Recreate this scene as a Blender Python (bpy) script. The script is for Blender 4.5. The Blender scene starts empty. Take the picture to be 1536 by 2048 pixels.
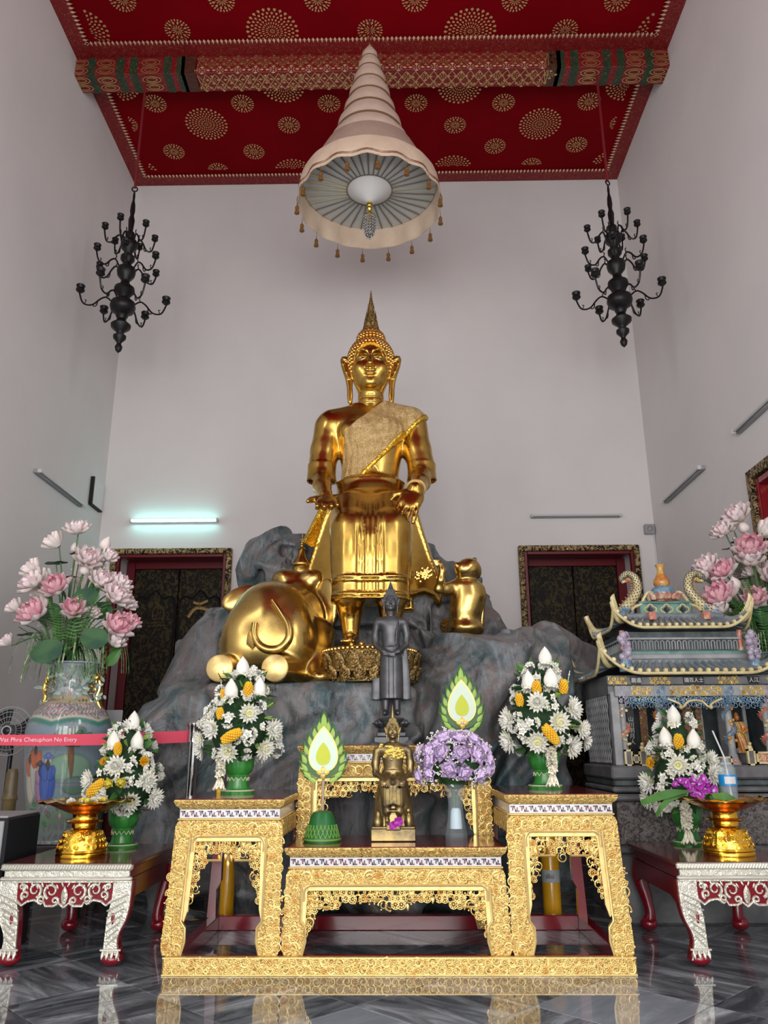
import bpy, math, random
import numpy as np
from math import sin, cos, pi, radians, sqrt
from mathutils import Matrix, Vector, Quaternion
SC = bpy.context.scene
COL = SC.collection
# ---------------------------------------------------------------- camera
FPX, PITCH, YAW, ROLL, EYE = 1580.0, radians(16.7), radians(0.8), radians(0.25), 1.1
cam_d = bpy.data.cameras.new('camera')
cam = bpy.data.objects.new('camera', cam_d)
COL.objects.link(cam)
CM = Matrix.Rotation(YAW, 4, 'Z') @ Matrix.Rotation(pi / 2 + PITCH, 4, 'X') @ Matrix.Rotation(-ROLL, 4, 'Z')
cam.matrix_world = Matrix.Translation((0, 0, EYE)) @ CM
cam_d.sensor_fit = 'VERTICAL'
cam_d.sensor_height = 24.0
cam_d.lens = 24.0 * FPX / 2048.0
cam_d.clip_start = 0.05
SC.camera = cam
# ---------------------------------------------------------------- world, lights, exposure
w = bpy.data.worlds.new('sky')
SC.world = w
w.use_nodes = True
w.node_tree.nodes['Background'].inputs[0].default_value = (0.75, 0.85, 1.0, 1)
w.node_tree.nodes['Background'].inputs[1].default_value = 1.0
SC.view_settings.view_transform = 'Standard'
SC.view_settings.look = 'None'
SC.view_settings.exposure = -0.10
SC.view_settings.gamma = 1.0
SC.view_settings.use_curve_mapping = False
SC.cycles.use_denoising = True
SC.cycles.max_bounces = 8
SC.cycles.diffuse_bounces = 4
SC.cycles.glossy_bounces = 4
SC.cycles.transmission_bounces = 8
SC.cycles.sample_clamp_indirect = 6.0
SC.cycles.caustics_reflective = False
SC.cycles.caustics_refractive = False

def daylight(name, loc, rot, sx, sy, power, col):
    l = bpy.data.lights.new(name, 'AREA')
    l.shape = 'RECTANGLE'
    l.size, l.size_y = sx, sy
    l.energy = power
    l.color = col
    o = bpy.data.objects.new(name, l)
    COL.objects.link(o)
    o.location = loc
    o.rotation_euler = rot
    return o
R90 = pi / 2
# daylight coming in through the doorways of the front wall behind the camera; the side fill lamps are added
daylight('daylight_centre_door', (-0.23, -3.9, 2.25), (R90, 0, 0), 2.4, 4.2, 290, (1.0, 0.985, 0.96))
daylight('daylight_left_door', (-2.6, -3.9, 2.0), (R90, 0, 0), 1.3, 3.7, 125, (1.0, 0.985, 0.96))
daylight('daylight_right_door', (2.15, -3.9, 2.0), (R90, 0, 0), 1.3, 3.7, 125, (1.0, 0.985, 0.96))
SIDE_FILLS = [(x, y, z, s) for s, x in ((1, -3.6), (-1, 3.13)) for y, z in ((-2.3, 2.5), (0.0, 2.5), (1.5, 5.3))]  # low pairs stand for unseen windows, high pair added to brighten the walls
for x, y, z, s in SIDE_FILLS:
    daylight('daylight_window', (x, y, z), (0, -s * R90, 0), 2.4, 1.15, 62 if z < 4 else 75, (0.98, 0.99, 1.0))

# ---------------------------------------------------------------- helpers
def ray(px, py):
    return CM.to_3x3() @ Vector(((px - 768) / FPX, -(py - 1024) / FPX, -1.0))
def at(px, py, Y):
    d = ray(px, py)
    t = Y / d.y
    return Vector((d.x * t, Y, EYE + d.z * t))
def atz(px, py, Z):
    d = ray(px, py)
    t = (Z - EYE) / d.z
    return Vector((d.x * t, d.y * t, Z))

MATS = {}
def mat(name, base, rough=0.5, metal=0.0, var=None, bump=None, coat=0.0, trans=0.0, emit=None, ior=1.45, rvar=None, alpha=1.0, sss=0.0, stretch=(1, 1, 1), subs=None, var2=None):
    """var=(colour, scale, low, high[, kind]); bump=(kind, scale, strength, dist)"""
    m = bpy.data.materials.new(name)
    MATS[name] = m
    m.use_nodes = True
    nt = m.node_tree
    N, L = nt.nodes, nt.links
    b = N['Principled BSDF']
    I = b.inputs
    I['Base Color'].default_value = (*base, 1)
    I['Roughness'].default_value = rough
    I['Metallic'].default_value = metal
    I['IOR'].default_value = ior
    I['Coat Weight'].default_value = coat
    I['Coat Roughness'].default_value = 0.08
    I['Transmission Weight'].default_value = trans
    I['Alpha'].default_value = alpha
    if sss:
        I['Subsurface Weight'].default_value = sss
        I['Subsurface Radius'].default_value = (0.02, 0.01, 0.01)
    if emit:
        I['Emission Color'].default_value = (*emit[0], 1)
        I['Emission Strength'].default_value = emit[1]
    tc = N.new('ShaderNodeTexCoord')
    mp = N.new('ShaderNodeMapping')
    mp.inputs['Scale'].default_value = stretch
    L.new(tc.outputs['Object'], mp.inputs['Vector'])
    def tex(kind, scale):
        if kind == 'noise' or kind == 'fine':
            t = N.new('ShaderNodeTexNoise')
            t.inputs['Scale'].default_value = scale
            t.inputs['Detail'].default_value = 6 if kind == 'noise' else 2
            t.inputs['Roughness'].default_value = 0.6
            o = t.outputs['Fac']
        elif kind == 'swirl':
            t = N.new('ShaderNodeTexNoise')
            t.inputs['Scale'].default_value = scale
            t.inputs['Detail'].default_value = 3
            t.inputs['Distortion'].default_value = 2.2
            o = t.outputs['Fac']
        elif kind == 'cell':
            t = N.new('ShaderNodeTexVoronoi')
            t.inputs['Scale'].default_value = scale
            o = t.outputs['Distance']
        elif kind == 'edge':
            t = N.new('ShaderNodeTexVoronoi')
            t.feature = 'DISTANCE_TO_EDGE'
            t.inputs['Scale'].default_value = scale
            o = t.outputs['Distance']
        else:
            t = N.new('ShaderNodeTexWave')
            t.inputs['Scale'].default_value = scale
            t.inputs['Distortion'].default_value = 6
            t.inputs['Detail'].default_value = 3
            o = t.outputs['Fac']
        L.new(mp.outputs[0], t.inputs['Vector'])
        return o
    cur = None
    for v in (var, var2):
        if v:
            rp = N.new('ShaderNodeMapRange')
            rp.inputs[1].default_value = v[2]
            rp.inputs[2].default_value = v[3]
            L.new(tex(v[4] if len(v) > 4 else 'noise', v[1]), rp.inputs[0])
            mx = N.new('ShaderNodeMix')
            mx.data_type = 'RGBA'
            L.new(rp.outputs[0], mx.inputs[0])
            if cur is None:
                mx.inputs[6].default_value = (*base, 1)
            else:
                L.new(cur, mx.inputs[6])
            mx.inputs[7].default_value = (*v[0], 1)
            cur = mx.outputs[2]
    if cur is not None:
        L.new(cur, I['Base Color'])
    if rvar:
        rp = N.new('ShaderNodeMapRange')
        rp.inputs[1].default_value = 0.35
        rp.inputs[2].default_value = 0.65
        rp.inputs[3].default_value = rvar[1]
        rp.inputs[4].default_value = rvar[2]
        L.new(tex('noise', rvar[0]), rp.inputs[0])
        L.new(rp.outputs[0], I['Roughness'])
    if bump:
        prev = None
        for bk in (bump if isinstance(bump, list) else [bump]):
            bp = N.new('ShaderNodeBump')
            bp.inputs['Strength'].default_value = bk[2]
            bp.inputs['Distance'].default_value = bk[3]
            L.new(tex(bk[0], bk[1]), bp.inputs['Height'])
            if prev:
                L.new(prev, bp.inputs['Normal'])
            prev = bp.outputs[0]
        L.new(prev, I['Normal'])
    return m

def colmat(name, rough=0.3, coat=0.3, bump=None, attr='Col'):
    m = mat(name, (1, 1, 1), rough, coat=coat, bump=bump)
    a = m.node_tree.nodes.new('ShaderNodeVertexColor')
    a.layer_name = attr
    m.node_tree.links.new(a.outputs[0], m.node_tree.nodes['Principled BSDF'].inputs['Base Color'])
    return m

class MB:
    """collects verts and faces of ONE mesh"""
    def __init__(s):
        s.v, s.f, s.n, s.mi = [], [], 0, []
    def add(s, V, F, M=None, m=0):
        V = np.asarray(V, float).reshape(-1, 3)
        if M is not None:
            A = np.array(M)
            V = V @ A[:3, :3].T + A[:3, 3]
        s.v.append(V)
        k = s.n
        s.f += [tuple(i + k for i in f) for f in F]
        s.mi += [m] * len(F)
        s.n += len(V)
        return s
    def addmb(s, o, M=None, m=0):
        V, F = o.data()
        return s.add(V, F, M, m)
    def data(s):
        return (np.concatenate(s.v) if s.v else np.zeros((0, 3))), s.f
    def box(s, c, h, M=None, bev=0.0, m=0):
        x, y, z = h
        if bev <= 0:
            V = [(c[0] + i * x, c[1] + j * y, c[2] + k * z) for i in (-1, 1) for j in (-1, 1) for k in (-1, 1)]
            F = [(0, 1, 3, 2), (4, 6, 7, 5), (0, 4, 5, 1), (2, 3, 7, 6), (0, 2, 6, 4), (1, 5, 7, 3)]
            return s.add(V, F, M, m)
        b = min(bev, x * .99, y * .99, z * .99)
        V, F, idx = [], [], {}
        for i in (-1, 1):
            for j in (-1, 1):
                for k in (-1, 1):
                    for a in range(3):
                        p = [i * (x - b), j * (y - b), k * (z - b)]
                        p[a] = (i * x, j * y, k * z)[a]
                        idx[i, j, k, a] = len(V)
                        V.append((c[0] + p[0], c[1] + p[1], c[2] + p[2]))
        for a in range(3):
            u, w_ = (a + 1) % 3, (a + 2) % 3
            for sg in (-1, 1):
                q = []
                for (p, r) in ((-1, -1), (1, -1), (1, 1), (-1, 1)):
                    t = [0, 0, 0]
                    t[a], t[u], t[w_] = sg, p, r
                    q.append(idx[t[0], t[1], t[2], a])
                F.append(tuple(q) if sg > 0 else tuple(q[::-1]))
            for p in (-1, 1):
                for r in (-1, 1):
                    t0, t1 = [0, 0, 0], [0, 0, 0]
                    t0[a], t1[a] = -1, 1
                    t0[u] = t1[u] = p
                    t0[w_] = t1[w_] = r
                    q = (idx[(*t0, u)], idx[(*t1, u)], idx[(*t1, w_)], idx[(*t0, w_)])
                    F.append(q if p * r < 0 else q[::-1])
        for i in (-1, 1):
            for j in (-1, 1):
                for k in (-1, 1):
                    q = (idx[i, j, k, 0], idx[i, j, k, 1], idx[i, j, k, 2])
                    F.append(q if i * j * k > 0 else q[::-1])
        return s.add(V, F, M, m)
    def lathe(s, prof, n=24, M=None, a0=0.0, a1=2 * pi, cap=False, m=0, sq=None):
        full = abs(a1 - a0 - 2 * pi) < 1e-6
        k = n if full else n + 1
        V, F = [], []
        for (r, z) in prof:
            for i in range(k):
                a = a0 + (a1 - a0) * i / n
                V.append((r * cos(a), r * sin(a) * (sq or 1), z))
        for j in range(len(prof) - 1):
            for i in range(n):
                i2 = (i + 1) % k
                F.append((j * k + i, j * k + i2, (j + 1) * k + i2, (j + 1) * k + i))
        if cap:
            F.append(tuple(range(k))[::-1])
            F.append(tuple((len(prof) - 1) * k + i for i in range(k)))
        return s.add(V, F, M, m)
    def tube(s, P, r, n=8, M=None, closed=False, cap=True, m=0, flat=1.0):
        P = [Vector(p) for p in P]
        k = len(P)
        R = r if isinstance(r, (list, tuple)) else [r] * k
        V, F = [], []
        up = None
        for i in range(k):
            if closed:
                t = P[(i + 1) % k] - P[i - 1]
            else:
                t = P[min(i + 1, k - 1)] - P[max(i - 1, 0)]
            t = t.normalized() if t.length > 1e-9 else Vector((0, 0, 1))
            if up is None:
                up = Vector((0, 0, 1)) if abs(t.z) < .9 else Vector((0, 1, 0))
            u = up - t * up.dot(t)
            if u.length < 1e-6:
                u = t.orthogonal()
            u.normalize()
            up = u
            w_ = t.cross(u)
            for j in range(n):
                a = 2 * pi * j / n
                V.append(P[i] + (u * cos(a) + w_ * sin(a) * flat) * R[i])
        for i in range(k if closed else k - 1):
            i2 = (i + 1) % k
            for j in range(n):
                j2 = (j + 1) % n
                F.append((i * n + j, i * n + j2, i2 * n + j2, i2 * n + j))
        if cap and not closed:
            F.append(tuple(range(n))[::-1])
            F.append(tuple((k - 1) * n + j for j in range(n)))
        return s.add(V, F, M, m)
    def prism(s, poly, y0, y1, M=None, m=0):
        """polygon in x,z extruded along y"""
        k = len(poly)
        V = [(p[0], y0, p[1]) for p in poly] + [(p[0], y1, p[1]) for p in poly]
        A = sum(poly[i][0] * poly[(i + 1) % k][1] - poly[(i + 1) % k][0] * poly[i][1] for i in range(k))
        F = [tuple(range(k)), tuple(range(k, 2 * k))[::-1]]
        F += [(i, i + k, (i + 1) % k + k, (i + 1) % k) for i in range(k)]
        if A < 0:
            F = [f[::-1] for f in F]
        return s.add(V, F, M, m)
    def ball(s, c, r, n=10, k=6, M=None, m=0):
        rx, ry, rz = (r, r, r) if not isinstance(r, (tuple, list)) else r
        V = [(c[0], c[1], c[2] - rz)]
        for j in range(1, k):
            t = pi * j / k
            for i in range(n):
                a = 2 * pi * i / n
                V.append((c[0] + rx * sin(t) * cos(a), c[1] + ry * sin(t) * sin(a), c[2] - rz * cos(t)))
        V.append((c[0], c[1], c[2] + rz))
        F = [(0, 1 + (i + 1) % n, 1 + i) for i in range(n)]
        for j in range(k - 2):
            for i in range(n):
                a, b = 1 + j * n + i, 1 + j * n + (i + 1) % n
                F.append((a, b, b + n, a + n))
        l = 1 + (k - 2) * n
        F += [(l + i, l + (i + 1) % n, len(V) - 1) for i in range(n)]
        return s.add(V, F, M, m)
    def sheet(s, fn, nu, nv, M=None, m=0, thick=0.0):
        """fn(u,v)->xyz on 0..1 grid"""
        V = [fn(i / nu, j / nv) for j in range(nv + 1) for i in range(nu + 1)]
        F = [(j * (nu + 1) + i, j * (nu + 1) + i + 1, (j + 1) * (nu + 1) + i + 1, (j + 1) * (nu + 1) + i) for j in range(nv) for i in range(nu)]
        return s.add(V, F, M, m)
    def mesh(s, name, mats, smooth=True):
        V, F = s.data()
        me = bpy.data.meshes.new(name)
        me.from_pydata(V.tolist(), [], F)
        for mm in (mats if isinstance(mats, (list, tuple)) else [mats]):
            me.materials.append(MATS[mm] if isinstance(mm, str) else mm)
        if max(s.mi, default=0) > 0:
            me.polygons.foreach_set('material_index', s.mi)
        if smooth:
            me.polygons.foreach_set('use_smooth', [True] * len(F))
            if smooth != 'all':
                me.set_sharp_from_angle(angle=radians(42))
        me.update()
        return me

def link(name, me, parent=None, M=None, label=None, kind=None):
    o = bpy.data.objects.new(name, me)
    COL.objects.link(o)
    if parent is not None:
        o.parent = parent
    if M is not None:
        o.matrix_local = M
    if label:
        o['label'] = label
    if kind:
        o['kind'] = kind
    return o
def obj(name, mb, mats, parent=None, smooth=True, M=None, label=None, kind=None):
    return link(name, mb.mesh(name, mats, smooth), parent, M, label, kind)
def tag(o, label, cat, group=None):
    o['label'] = label
    o['category'] = cat
    if group:
        o['group'] = group
    return o
def thing(name, label, cat, loc=(0, 0, 0), rz=0.0, group=None, sc=1.0):
    o = bpy.data.objects.new(name, None)
    o.empty_display_size = 0.05
    COL.objects.link(o)
    o.location = loc
    o.rotation_euler = (0, 0, rz)
    o.scale = (sc, sc, sc)
    return tag(o, label, cat, group)
def struct(name, mb, mats, parent=None, smooth=False):
    o = obj(name, mb, mats, parent, smooth)
    if parent is None:
        o['kind'] = 'structure'
    return o
def copy_tree(o, parent=None):
    c = o.copy()
    COL.objects.link(c)
    if parent is not None:
        c.parent = parent
    for ch in list(o.children):
        copy_tree(ch, c)
    return c
def T(x, y, z):
    return Matrix.Translation((x, y, z))
def S(a, b=None, c=None):
    return Matrix.Diagonal((a, a if b is None else b, a if c is None else c, 1))
def RX(a): return Matrix.Rotation(a, 4, 'X')
def RY(a): return Matrix.Rotation(a, 4, 'Y')
def RZ(a): return Matrix.Rotation(a, 4, 'Z')
def aim(d, spin=0.0):
    """matrix turning +Z to direction d"""
    q = Vector((0, 0, 1)).rotation_difference(Vector(d).normalized())
    return q.to_matrix().to_4x4() @ RZ(spin)
def spline(P, n=8, closed=False):
    P = [Vector(p) for p in P]
    k = len(P)
    out = []
    rng = range(k) if closed else range(k - 1)
    for i in rng:
        p0 = P[(i - 1) % k] if closed or i > 0 else P[0] * 2 - P[1]
        p1, p2 = P[i], P[(i + 1) % k]
        p3 = P[(i + 2) % k] if closed or i + 2 < k else P[-1] * 2 - P[-2]
        for j in range(n):
            t = j / n
            out.append(.5 * ((2 * p1) + (p2 - p0) * t + (2 * p0 - 5 * p1 + 4 * p2 - p3) * t * t + (3 * p1 - p0 - 3 * p2 + p3) * t ** 3))
    if not closed:
        out.append(P[-1])
    return out

# ---------------------------------------------------------------- signed-distance sculpting (surface nets)
class Sculpt:
    def __init__(s, lo, hi, h):
        s.lo, s.h = np.array(lo, float), h
        n = np.ceil((np.array(hi, float) - s.lo) / h).astype(int) + 1
        s.n = n
        s.ax = [np.float32(s.lo[i] + h * np.arange(n[i])) for i in range(3)]
        s.d = np.full(tuple(n), 9.0, np.float32)
    def op(s, f, lo, hi, k=0.02, mode='add', pad=None):
        pad = max(k * 1.2, s.h * 3) if pad is None else pad
        sl = []
        for i in range(3):
            a = int(max(0, math.floor((lo[i] - pad - s.lo[i]) / s.h)))
            b = int(min(s.n[i], math.ceil((hi[i] + pad - s.lo[i]) / s.h) + 1))
            if b <= a:
                return s
            sl.append(slice(a, b))
        X, Y, Z = s.ax[0][sl[0]][:, None, None], s.ax[1][sl[1]][None, :, None], s.ax[2][sl[2]][None, None, :]
        d2 = np.broadcast_to(f(X, Y, Z), tuple(x.stop - x.start for x in sl)).astype(np.float32)
        sl = tuple(sl)
        d1 = s.d[sl]
        if mode == 'add':
            h = np.maximum(k - np.abs(d1 - d2), 0) / k
            s.d[sl] = np.minimum(d1, d2) - h * h * k * .25
        elif mode == 'cut':
            d2 = -d2
            h = np.maximum(k - np.abs(d1 - d2), 0) / k
            s.d[sl] = np.maximum(d1, d2) + h * h * k * .25
        elif mode == 'and':
            s.d[sl] = np.maximum(d1, d2)
        return s
    def ell(s, c, r, R=None, k=0.02, mode='add'):
        c, r = np.array(c, float), np.array(r, float)
        Rm = np.array(R)[:3, :3].T if R is not None else np.eye(3)
        e = np.sqrt(((Rm.T * r) ** 2).sum(1))
        def f(X, Y, Z):
            x, y, z = X - c[0], Y - c[1], Z - c[2]
            q = [(Rm[i, 0] * x + Rm[i, 1] * y + Rm[i, 2] * z) / r[i] for i in range(3)]
            k0 = np.sqrt(q[0] ** 2 + q[1] ** 2 + q[2] ** 2)
            k1 = np.sqrt((q[0] / r[0]) ** 2 + (q[1] / r[1]) ** 2 + (q[2] / r[2]) ** 2) + 1e-6
            return k0 * (k0 - 1) / k1
        return s.op(f, c - e, c + e, k, mode)
    def cap(s, a, b, ra, rb=None, k=0.02, mode='add'):
        rb = ra if rb is None else rb
        a, b = np.array(a, float), np.array(b, float)
        ab = b - a
        L2 = max((ab ** 2).sum(), 1e-9)
        def f(X, Y, Z):
            x, y, z = X - a[0], Y - a[1], Z - a[2]
            t = np.clip((x * ab[0] + y * ab[1] + z * ab[2]) / L2, 0, 1)
            return np.sqrt((x - t * ab[0]) ** 2 + (y - t * ab[1]) ** 2 + (z - t * ab[2]) ** 2) - (ra + (rb - ra) * t)
        m = max(ra, rb)
        return s.op(f, np.minimum(a, b) - m, np.maximum(a, b) + m, k, mode)
    def chain(s, P, r, k=0.02, mode='add'):
        R = r if isinstance(r, (list, tuple)) else [r] * len(P)
        for i in range(len(P) - 1):
            s.cap(P[i], P[i + 1], R[i], R[i + 1], k, mode)
        return s
    def box(s, c, h, rd=0.01, R=None, k=0.02, mode='add'):
        c, h = np.array(c, float), np.array(h, float)
        Rm = np.array(R)[:3, :3].T if R is not None else np.eye(3)
        e = np.abs(Rm.T * h).sum(1)
        def f(X, Y, Z):
            x, y, z = X - c[0], Y - c[1], Z - c[2]
            q = [np.abs(Rm[i, 0] * x + Rm[i, 1] * y + Rm[i, 2] * z) - (h[i] - rd) for i in range(3)]
            o = np.sqrt(sum(np.maximum(a, 0) ** 2 for a in q))
            return o + np.minimum(np.maximum(np.maximum(q[0], q[1]), q[2]), 0) - rd
        return s.op(f, c - e, c + e, k, mode)
    def loft(s, keys, k=0.02, mode='add', axis=2, fold=None, pw=2.0):
        """keys: (t, cu, cv, ru, rv) ellipses stacked along an axis"""
        K = np.array(keys, float)
        K = K[np.argsort(K[:, 0])]
        o = [i for i in range(3) if i != axis]
        lo, hi = np.zeros(3), np.zeros(3)
        lo[axis], hi[axis] = K[0, 0], K[-1, 0]
        for j in range(2):
            lo[o[j]] = (K[:, 1 + j] - K[:, 3 + j]).min()
            hi[o[j]] = (K[:, 1 + j] + K[:, 3 + j]).max()
        tt = np.linspace(K[0, 0], K[-1, 0], 200)
        # smooth (monotone-ish) interpolation of the key ellipses
        I = []
        for j in range(1, 5):
            y = np.interp(tt, K[:, 0], K[:, j])
            w_ = max(3, int(200 / len(K) * .5)) | 1
            yp = np.pad(y, w_ // 2, mode='edge')
            I.append(np.convolve(yp, np.ones(w_) / w_, 'valid'))
        def f(X, Y, Z):
            G = [X, Y, Z]
            t = G[axis]
            c = [np.interp(t, tt, q) for q in I]
            u, v = (G[o[0]] - c[0]), (G[o[1]] - c[1])
            q = (np.abs(u / c[2]) ** pw + np.abs(v / c[3]) ** pw) ** (1 / pw)
            d = (q - 1) * np.minimum(c[2], c[3])
            if fold is not None:
                d = d + fold(u, v, t)
            return np.maximum(d, np.maximum(t - K[-1, 0], K[0, 0] - t))
        return s.op(f, lo, hi, k, mode)
    def data(s, disp=None):
        d = s.d
        if disp is not None:
            d = d + disp(s.ax[0][:, None, None], s.ax[1][None, :, None], s.ax[2][None, None, :])
        n = s.n
        ins = d < 0
        c = [ins[i:n[0] - 1 + i, j:n[1] - 1 + j, k:n[2] - 1 + k] for i in (0, 1) for j in (0, 1) for k in (0, 1)]
        cnt = sum(x.astype(np.int8) for x in c)
        act = (cnt > 0) & (cnt < 8)
        idx = -np.ones(act.shape, np.int64)
        A = np.argwhere(act)
        idx[act] = np.arange(len(A))
        acc, num = np.zeros((len(A), 3)), np.zeros(len(A))
        corners = [(i, j, k) for i in (0, 1) for j in (0, 1) for k in (0, 1)]
        D = [d[A[:, 0] + i, A[:, 1] + j, A[:, 2] + k].astype(float) for i, j, k in corners]
        for p in range(8):
            for q in range(p + 1, 8):
                a, b = corners[p], corners[q]
                if sum(abs(a[i] - b[i]) for i in range(3)) != 1:
                    continue
                m = (D[p] < 0) != (D[q] < 0)
                t = np.where(m, D[p] / np.where(m, D[p] - D[q], 1), 0)
                for i in range(3):
                    acc[:, i] += np.where(m, a[i] + t * (b[i] - a[i]), 0)
                num += m
        V = s.lo + (A + acc / num[:, None]) * s.h
        Q = []
        for ax in range(3):
            u, v = (ax + 1) % 3, (ax + 2) % 3
            a = [slice(1, -1)] * 3
            a[ax] = slice(0, -1)
            b = list(a)
            b[ax] = slice(1, None)
            s0, s1 = ins[tuple(a)], ins[tuple(b)]
            E = np.argwhere(s0 != s1)
            if not len(E):
                continue
            fl = s0[s0 != s1]
            E[:, u] += 1
            E[:, v] += 1
            def g(du, dv):
                e = E.copy()
                e[:, u] -= du
                e[:, v] -= dv
                return idx[e[:, 0], e[:, 1], e[:, 2]]
            q = np.stack([g(1, 1), g(0, 1), g(0, 0), g(1, 0)], 1)
            q[~fl] = q[~fl][:, ::-1]
            Q.append(q)
        return V, np.concatenate(Q)

def sculpt_mesh(name, parts, mats, origin=(0, 0, 0)):
    """several sculpted grids as one mesh"""
    Vs, Qs, k = [], [], 0
    for V, Q in parts:
        Vs.append(V)
        Qs.append(Q + k)
        k += len(V)
    V, Q = np.concatenate(Vs) - np.array(origin), np.concatenate(Qs)
    me = bpy.data.meshes.new(name)
    me.vertices.add(len(V))
    me.vertices.foreach_set('co', V.astype(np.float32).ravel())
    me.loops.add(Q.size)
    me.loops.foreach_set('vertex_index', Q.astype(np.int32).ravel())
    me.polygons.add(len(Q))
    me.polygons.foreach_set('loop_start', np.arange(0, Q.size, 4, dtype=np.int32))
    me.polygons.foreach_set('use_smooth', np.ones(len(Q), bool))
    me.update(calc_edges=True)
    me.validate()
    for mm in (mats if isinstance(mats, (list, tuple)) else [mats]):
        me.materials.append(MATS[mm])
    return me
# ---------------------------------------------------------------- materials
G_HI, G_LO = (0.86, 0.56, 0.13), (0.50, 0.26, 0.04)
mat('plaster', (0.77, 0.74, 0.73), 0.75, var=((0.71, 0.69, 0.685), 0.7, 0.35, 0.7), bump=('noise', 30, 0.06, 0.01))
mat('statue_gold', (0.66, 0.43, 0.11), 0.24, 1.0, var=((0.46, 0.27, 0.055), 2.2, 0.35, 0.75), rvar=(5.0, 0.20, 0.33), bump=('noise', 9.0, 0.05, 0.02))
mat('animal_gold', (0.64, 0.45, 0.15), 0.28, 1.0, var=((0.46, 0.31, 0.09), 3.0, 0.35, 0.75), rvar=(5.0, 0.22, 0.36), bump=('noise', 8.0, 0.06, 0.02))
mat('hair_gold', (0.72, 0.45, 0.12), 0.3, 1.0)
mat('cloth_gold', (0.84, 0.62, 0.30), 0.48, 0.6, var=((0.58, 0.38, 0.15), 14, 0.35, 0.65), bump=[('fine', 90, 0.9, 0.02), ('wave', 5, 0.35, 0.03)], stretch=(1, 1, 1))
mat('trim_gold', (0.78, 0.50, 0.06), 0.35, 0.9, bump=('cell', 60, 0.6, 0.01))
mat('antique_gold', (0.52, 0.36, 0.13), 0.38, 0.9, var=((0.10, 0.05, 0.02), 34, 0.38, 0.62, 'swirl'), bump=('swirl', 30, 0.9, 0.015))
mat('gilt', (0.78, 0.55, 0.19), 0.36, 0.6, var=((0.38, 0.17, 0.03), 42, 0.48, 0.72, 'swirl'), bump=[('swirl', 42, 0.8, 0.012), ('cell', 75, 0.5, 0.008)])
mat('gilt_plain', (0.82, 0.61, 0.25), 0.34, 0.55, var=((0.72, 0.45, 0.12), 18, 0.5, 0.75), bump=('noise', 40, 0.2, 0.006))
mat('gilt_boss', (0.80, 0.57, 0.20), 0.32, 0.6, var=((0.55, 0.25, 0.05), 25, 0.48, 0.66))
mat('red_lacquer', (0.23, 0.006, 0.016), 0.16, coat=0.5, var=((0.16, 0.006, 0.014), 3, 0.4, 0.7))
mat('red_top', (0.20, 0.035, 0.035), 0.14, coat=0.6, var=((0.12, 0.03, 0.03), 2.5, 0.35, 0.7))
mat('ceiling_red', (0.20, 0.0, 0.004), 0.8, var=((0.16, 0.0, 0.003), 1.0, 0.35, 0.7), ior=1.15)
mat('beam_red', (0.19, 0.003, 0.007), 0.5, var=((0.28, 0.07, 0.04), 30, 0.56, 0.62, 'swirl'))
mat('stencil_gold', (0.62, 0.42, 0.19), 0.35, 0.75)
mat('stencil_pale', (0.86, 0.66, 0.44), 0.35, 0.5)
mat('band_green', (0.012, 0.035, 0.018), 0.5, var=((0.16, 0.15, 0.06), 55, 0.56, 0.64, 'swirl'))
mat('band_brown', (0.06, 0.012, 0.008), 0.5, var=((0.16, 0.09, 0.04), 55, 0.54, 0.64, 'swirl'))
mat('door_black', (0.008, 0.006, 0.004), 0.5, ior=1.25, var=((0.055, 0.040, 0.014), 13, 0.50, 0.58, 'swirl'), stretch=(1, 1, .8))
mat('door_red', (0.13, 0.006, 0.012), 0.35)
mat('carved_frame', (0.42, 0.30, 0.13), 0.45, 0.5, var=((0.02, 0.012, 0.008), 16, 0.44, 0.56, 'swirl'), bump=('swirl', 16, 0.9, 0.03))
mat('line_gold', (0.30, 0.20, 0.07), 0.45, 0.6)
mat('black_iron', (0.010, 0.009, 0.010), 0.42, 0.3)
mat('rope_red', (0.18, 0.01, 0.015), 0.6)
mat('tube_lit', (1, 1, 1), 0.4, emit=((0.36, 1.0, 0.92), 17.0))
mat('tube_off', (0.62, 0.63, 0.64), 0.25, coat=0.4)
mat('fitting_white', (0.62, 0.62, 0.62), 0.4)
mat('fitting_grey', (0.33, 0.33, 0.34), 0.45)
mat('dark_plastic', (0.012, 0.014, 0.018), 0.4)
mat('black_hole', (0.006, 0.006, 0.007), 0.6)
mat('fabric_cream', (0.60, 0.46, 0.37), 0.8, var=((0.52, 0.40, 0.32), 5, 0.35, 0.7), bump=('noise', 12, 0.25, 0.02), sss=0.0)
mat('fabric_valance', (0.68, 0.53, 0.40), 0.75, var=((0.58, 0.44, 0.33), 4, 0.35, 0.7), bump=('noise', 14, 0.25, 0.02))
mat('fabric_brown', (0.20, 0.09, 0.04), 0.6)
mat('fabric_lining', (0.62, 0.64, 0.62), 0.7)
mat('lining_white', (0.72, 0.71, 0.69), 0.6)
mat('rib_brown', (0.20, 0.15, 0.12), 0.5)
mat('rib_gilt', (0.80, 0.68, 0.40), 0.3, 0.6)
mat('tassel_gold', (0.24, 0.11, 0.03), 0.6, 0.2, bump=('wave', 40, 0.5, 0.005))
mat('crystal', (0.34, 0.35, 0.36), 0.15, 0.8)
mat('brass', (0.85, 0.58, 0.14), 0.2, 1.0)

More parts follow.
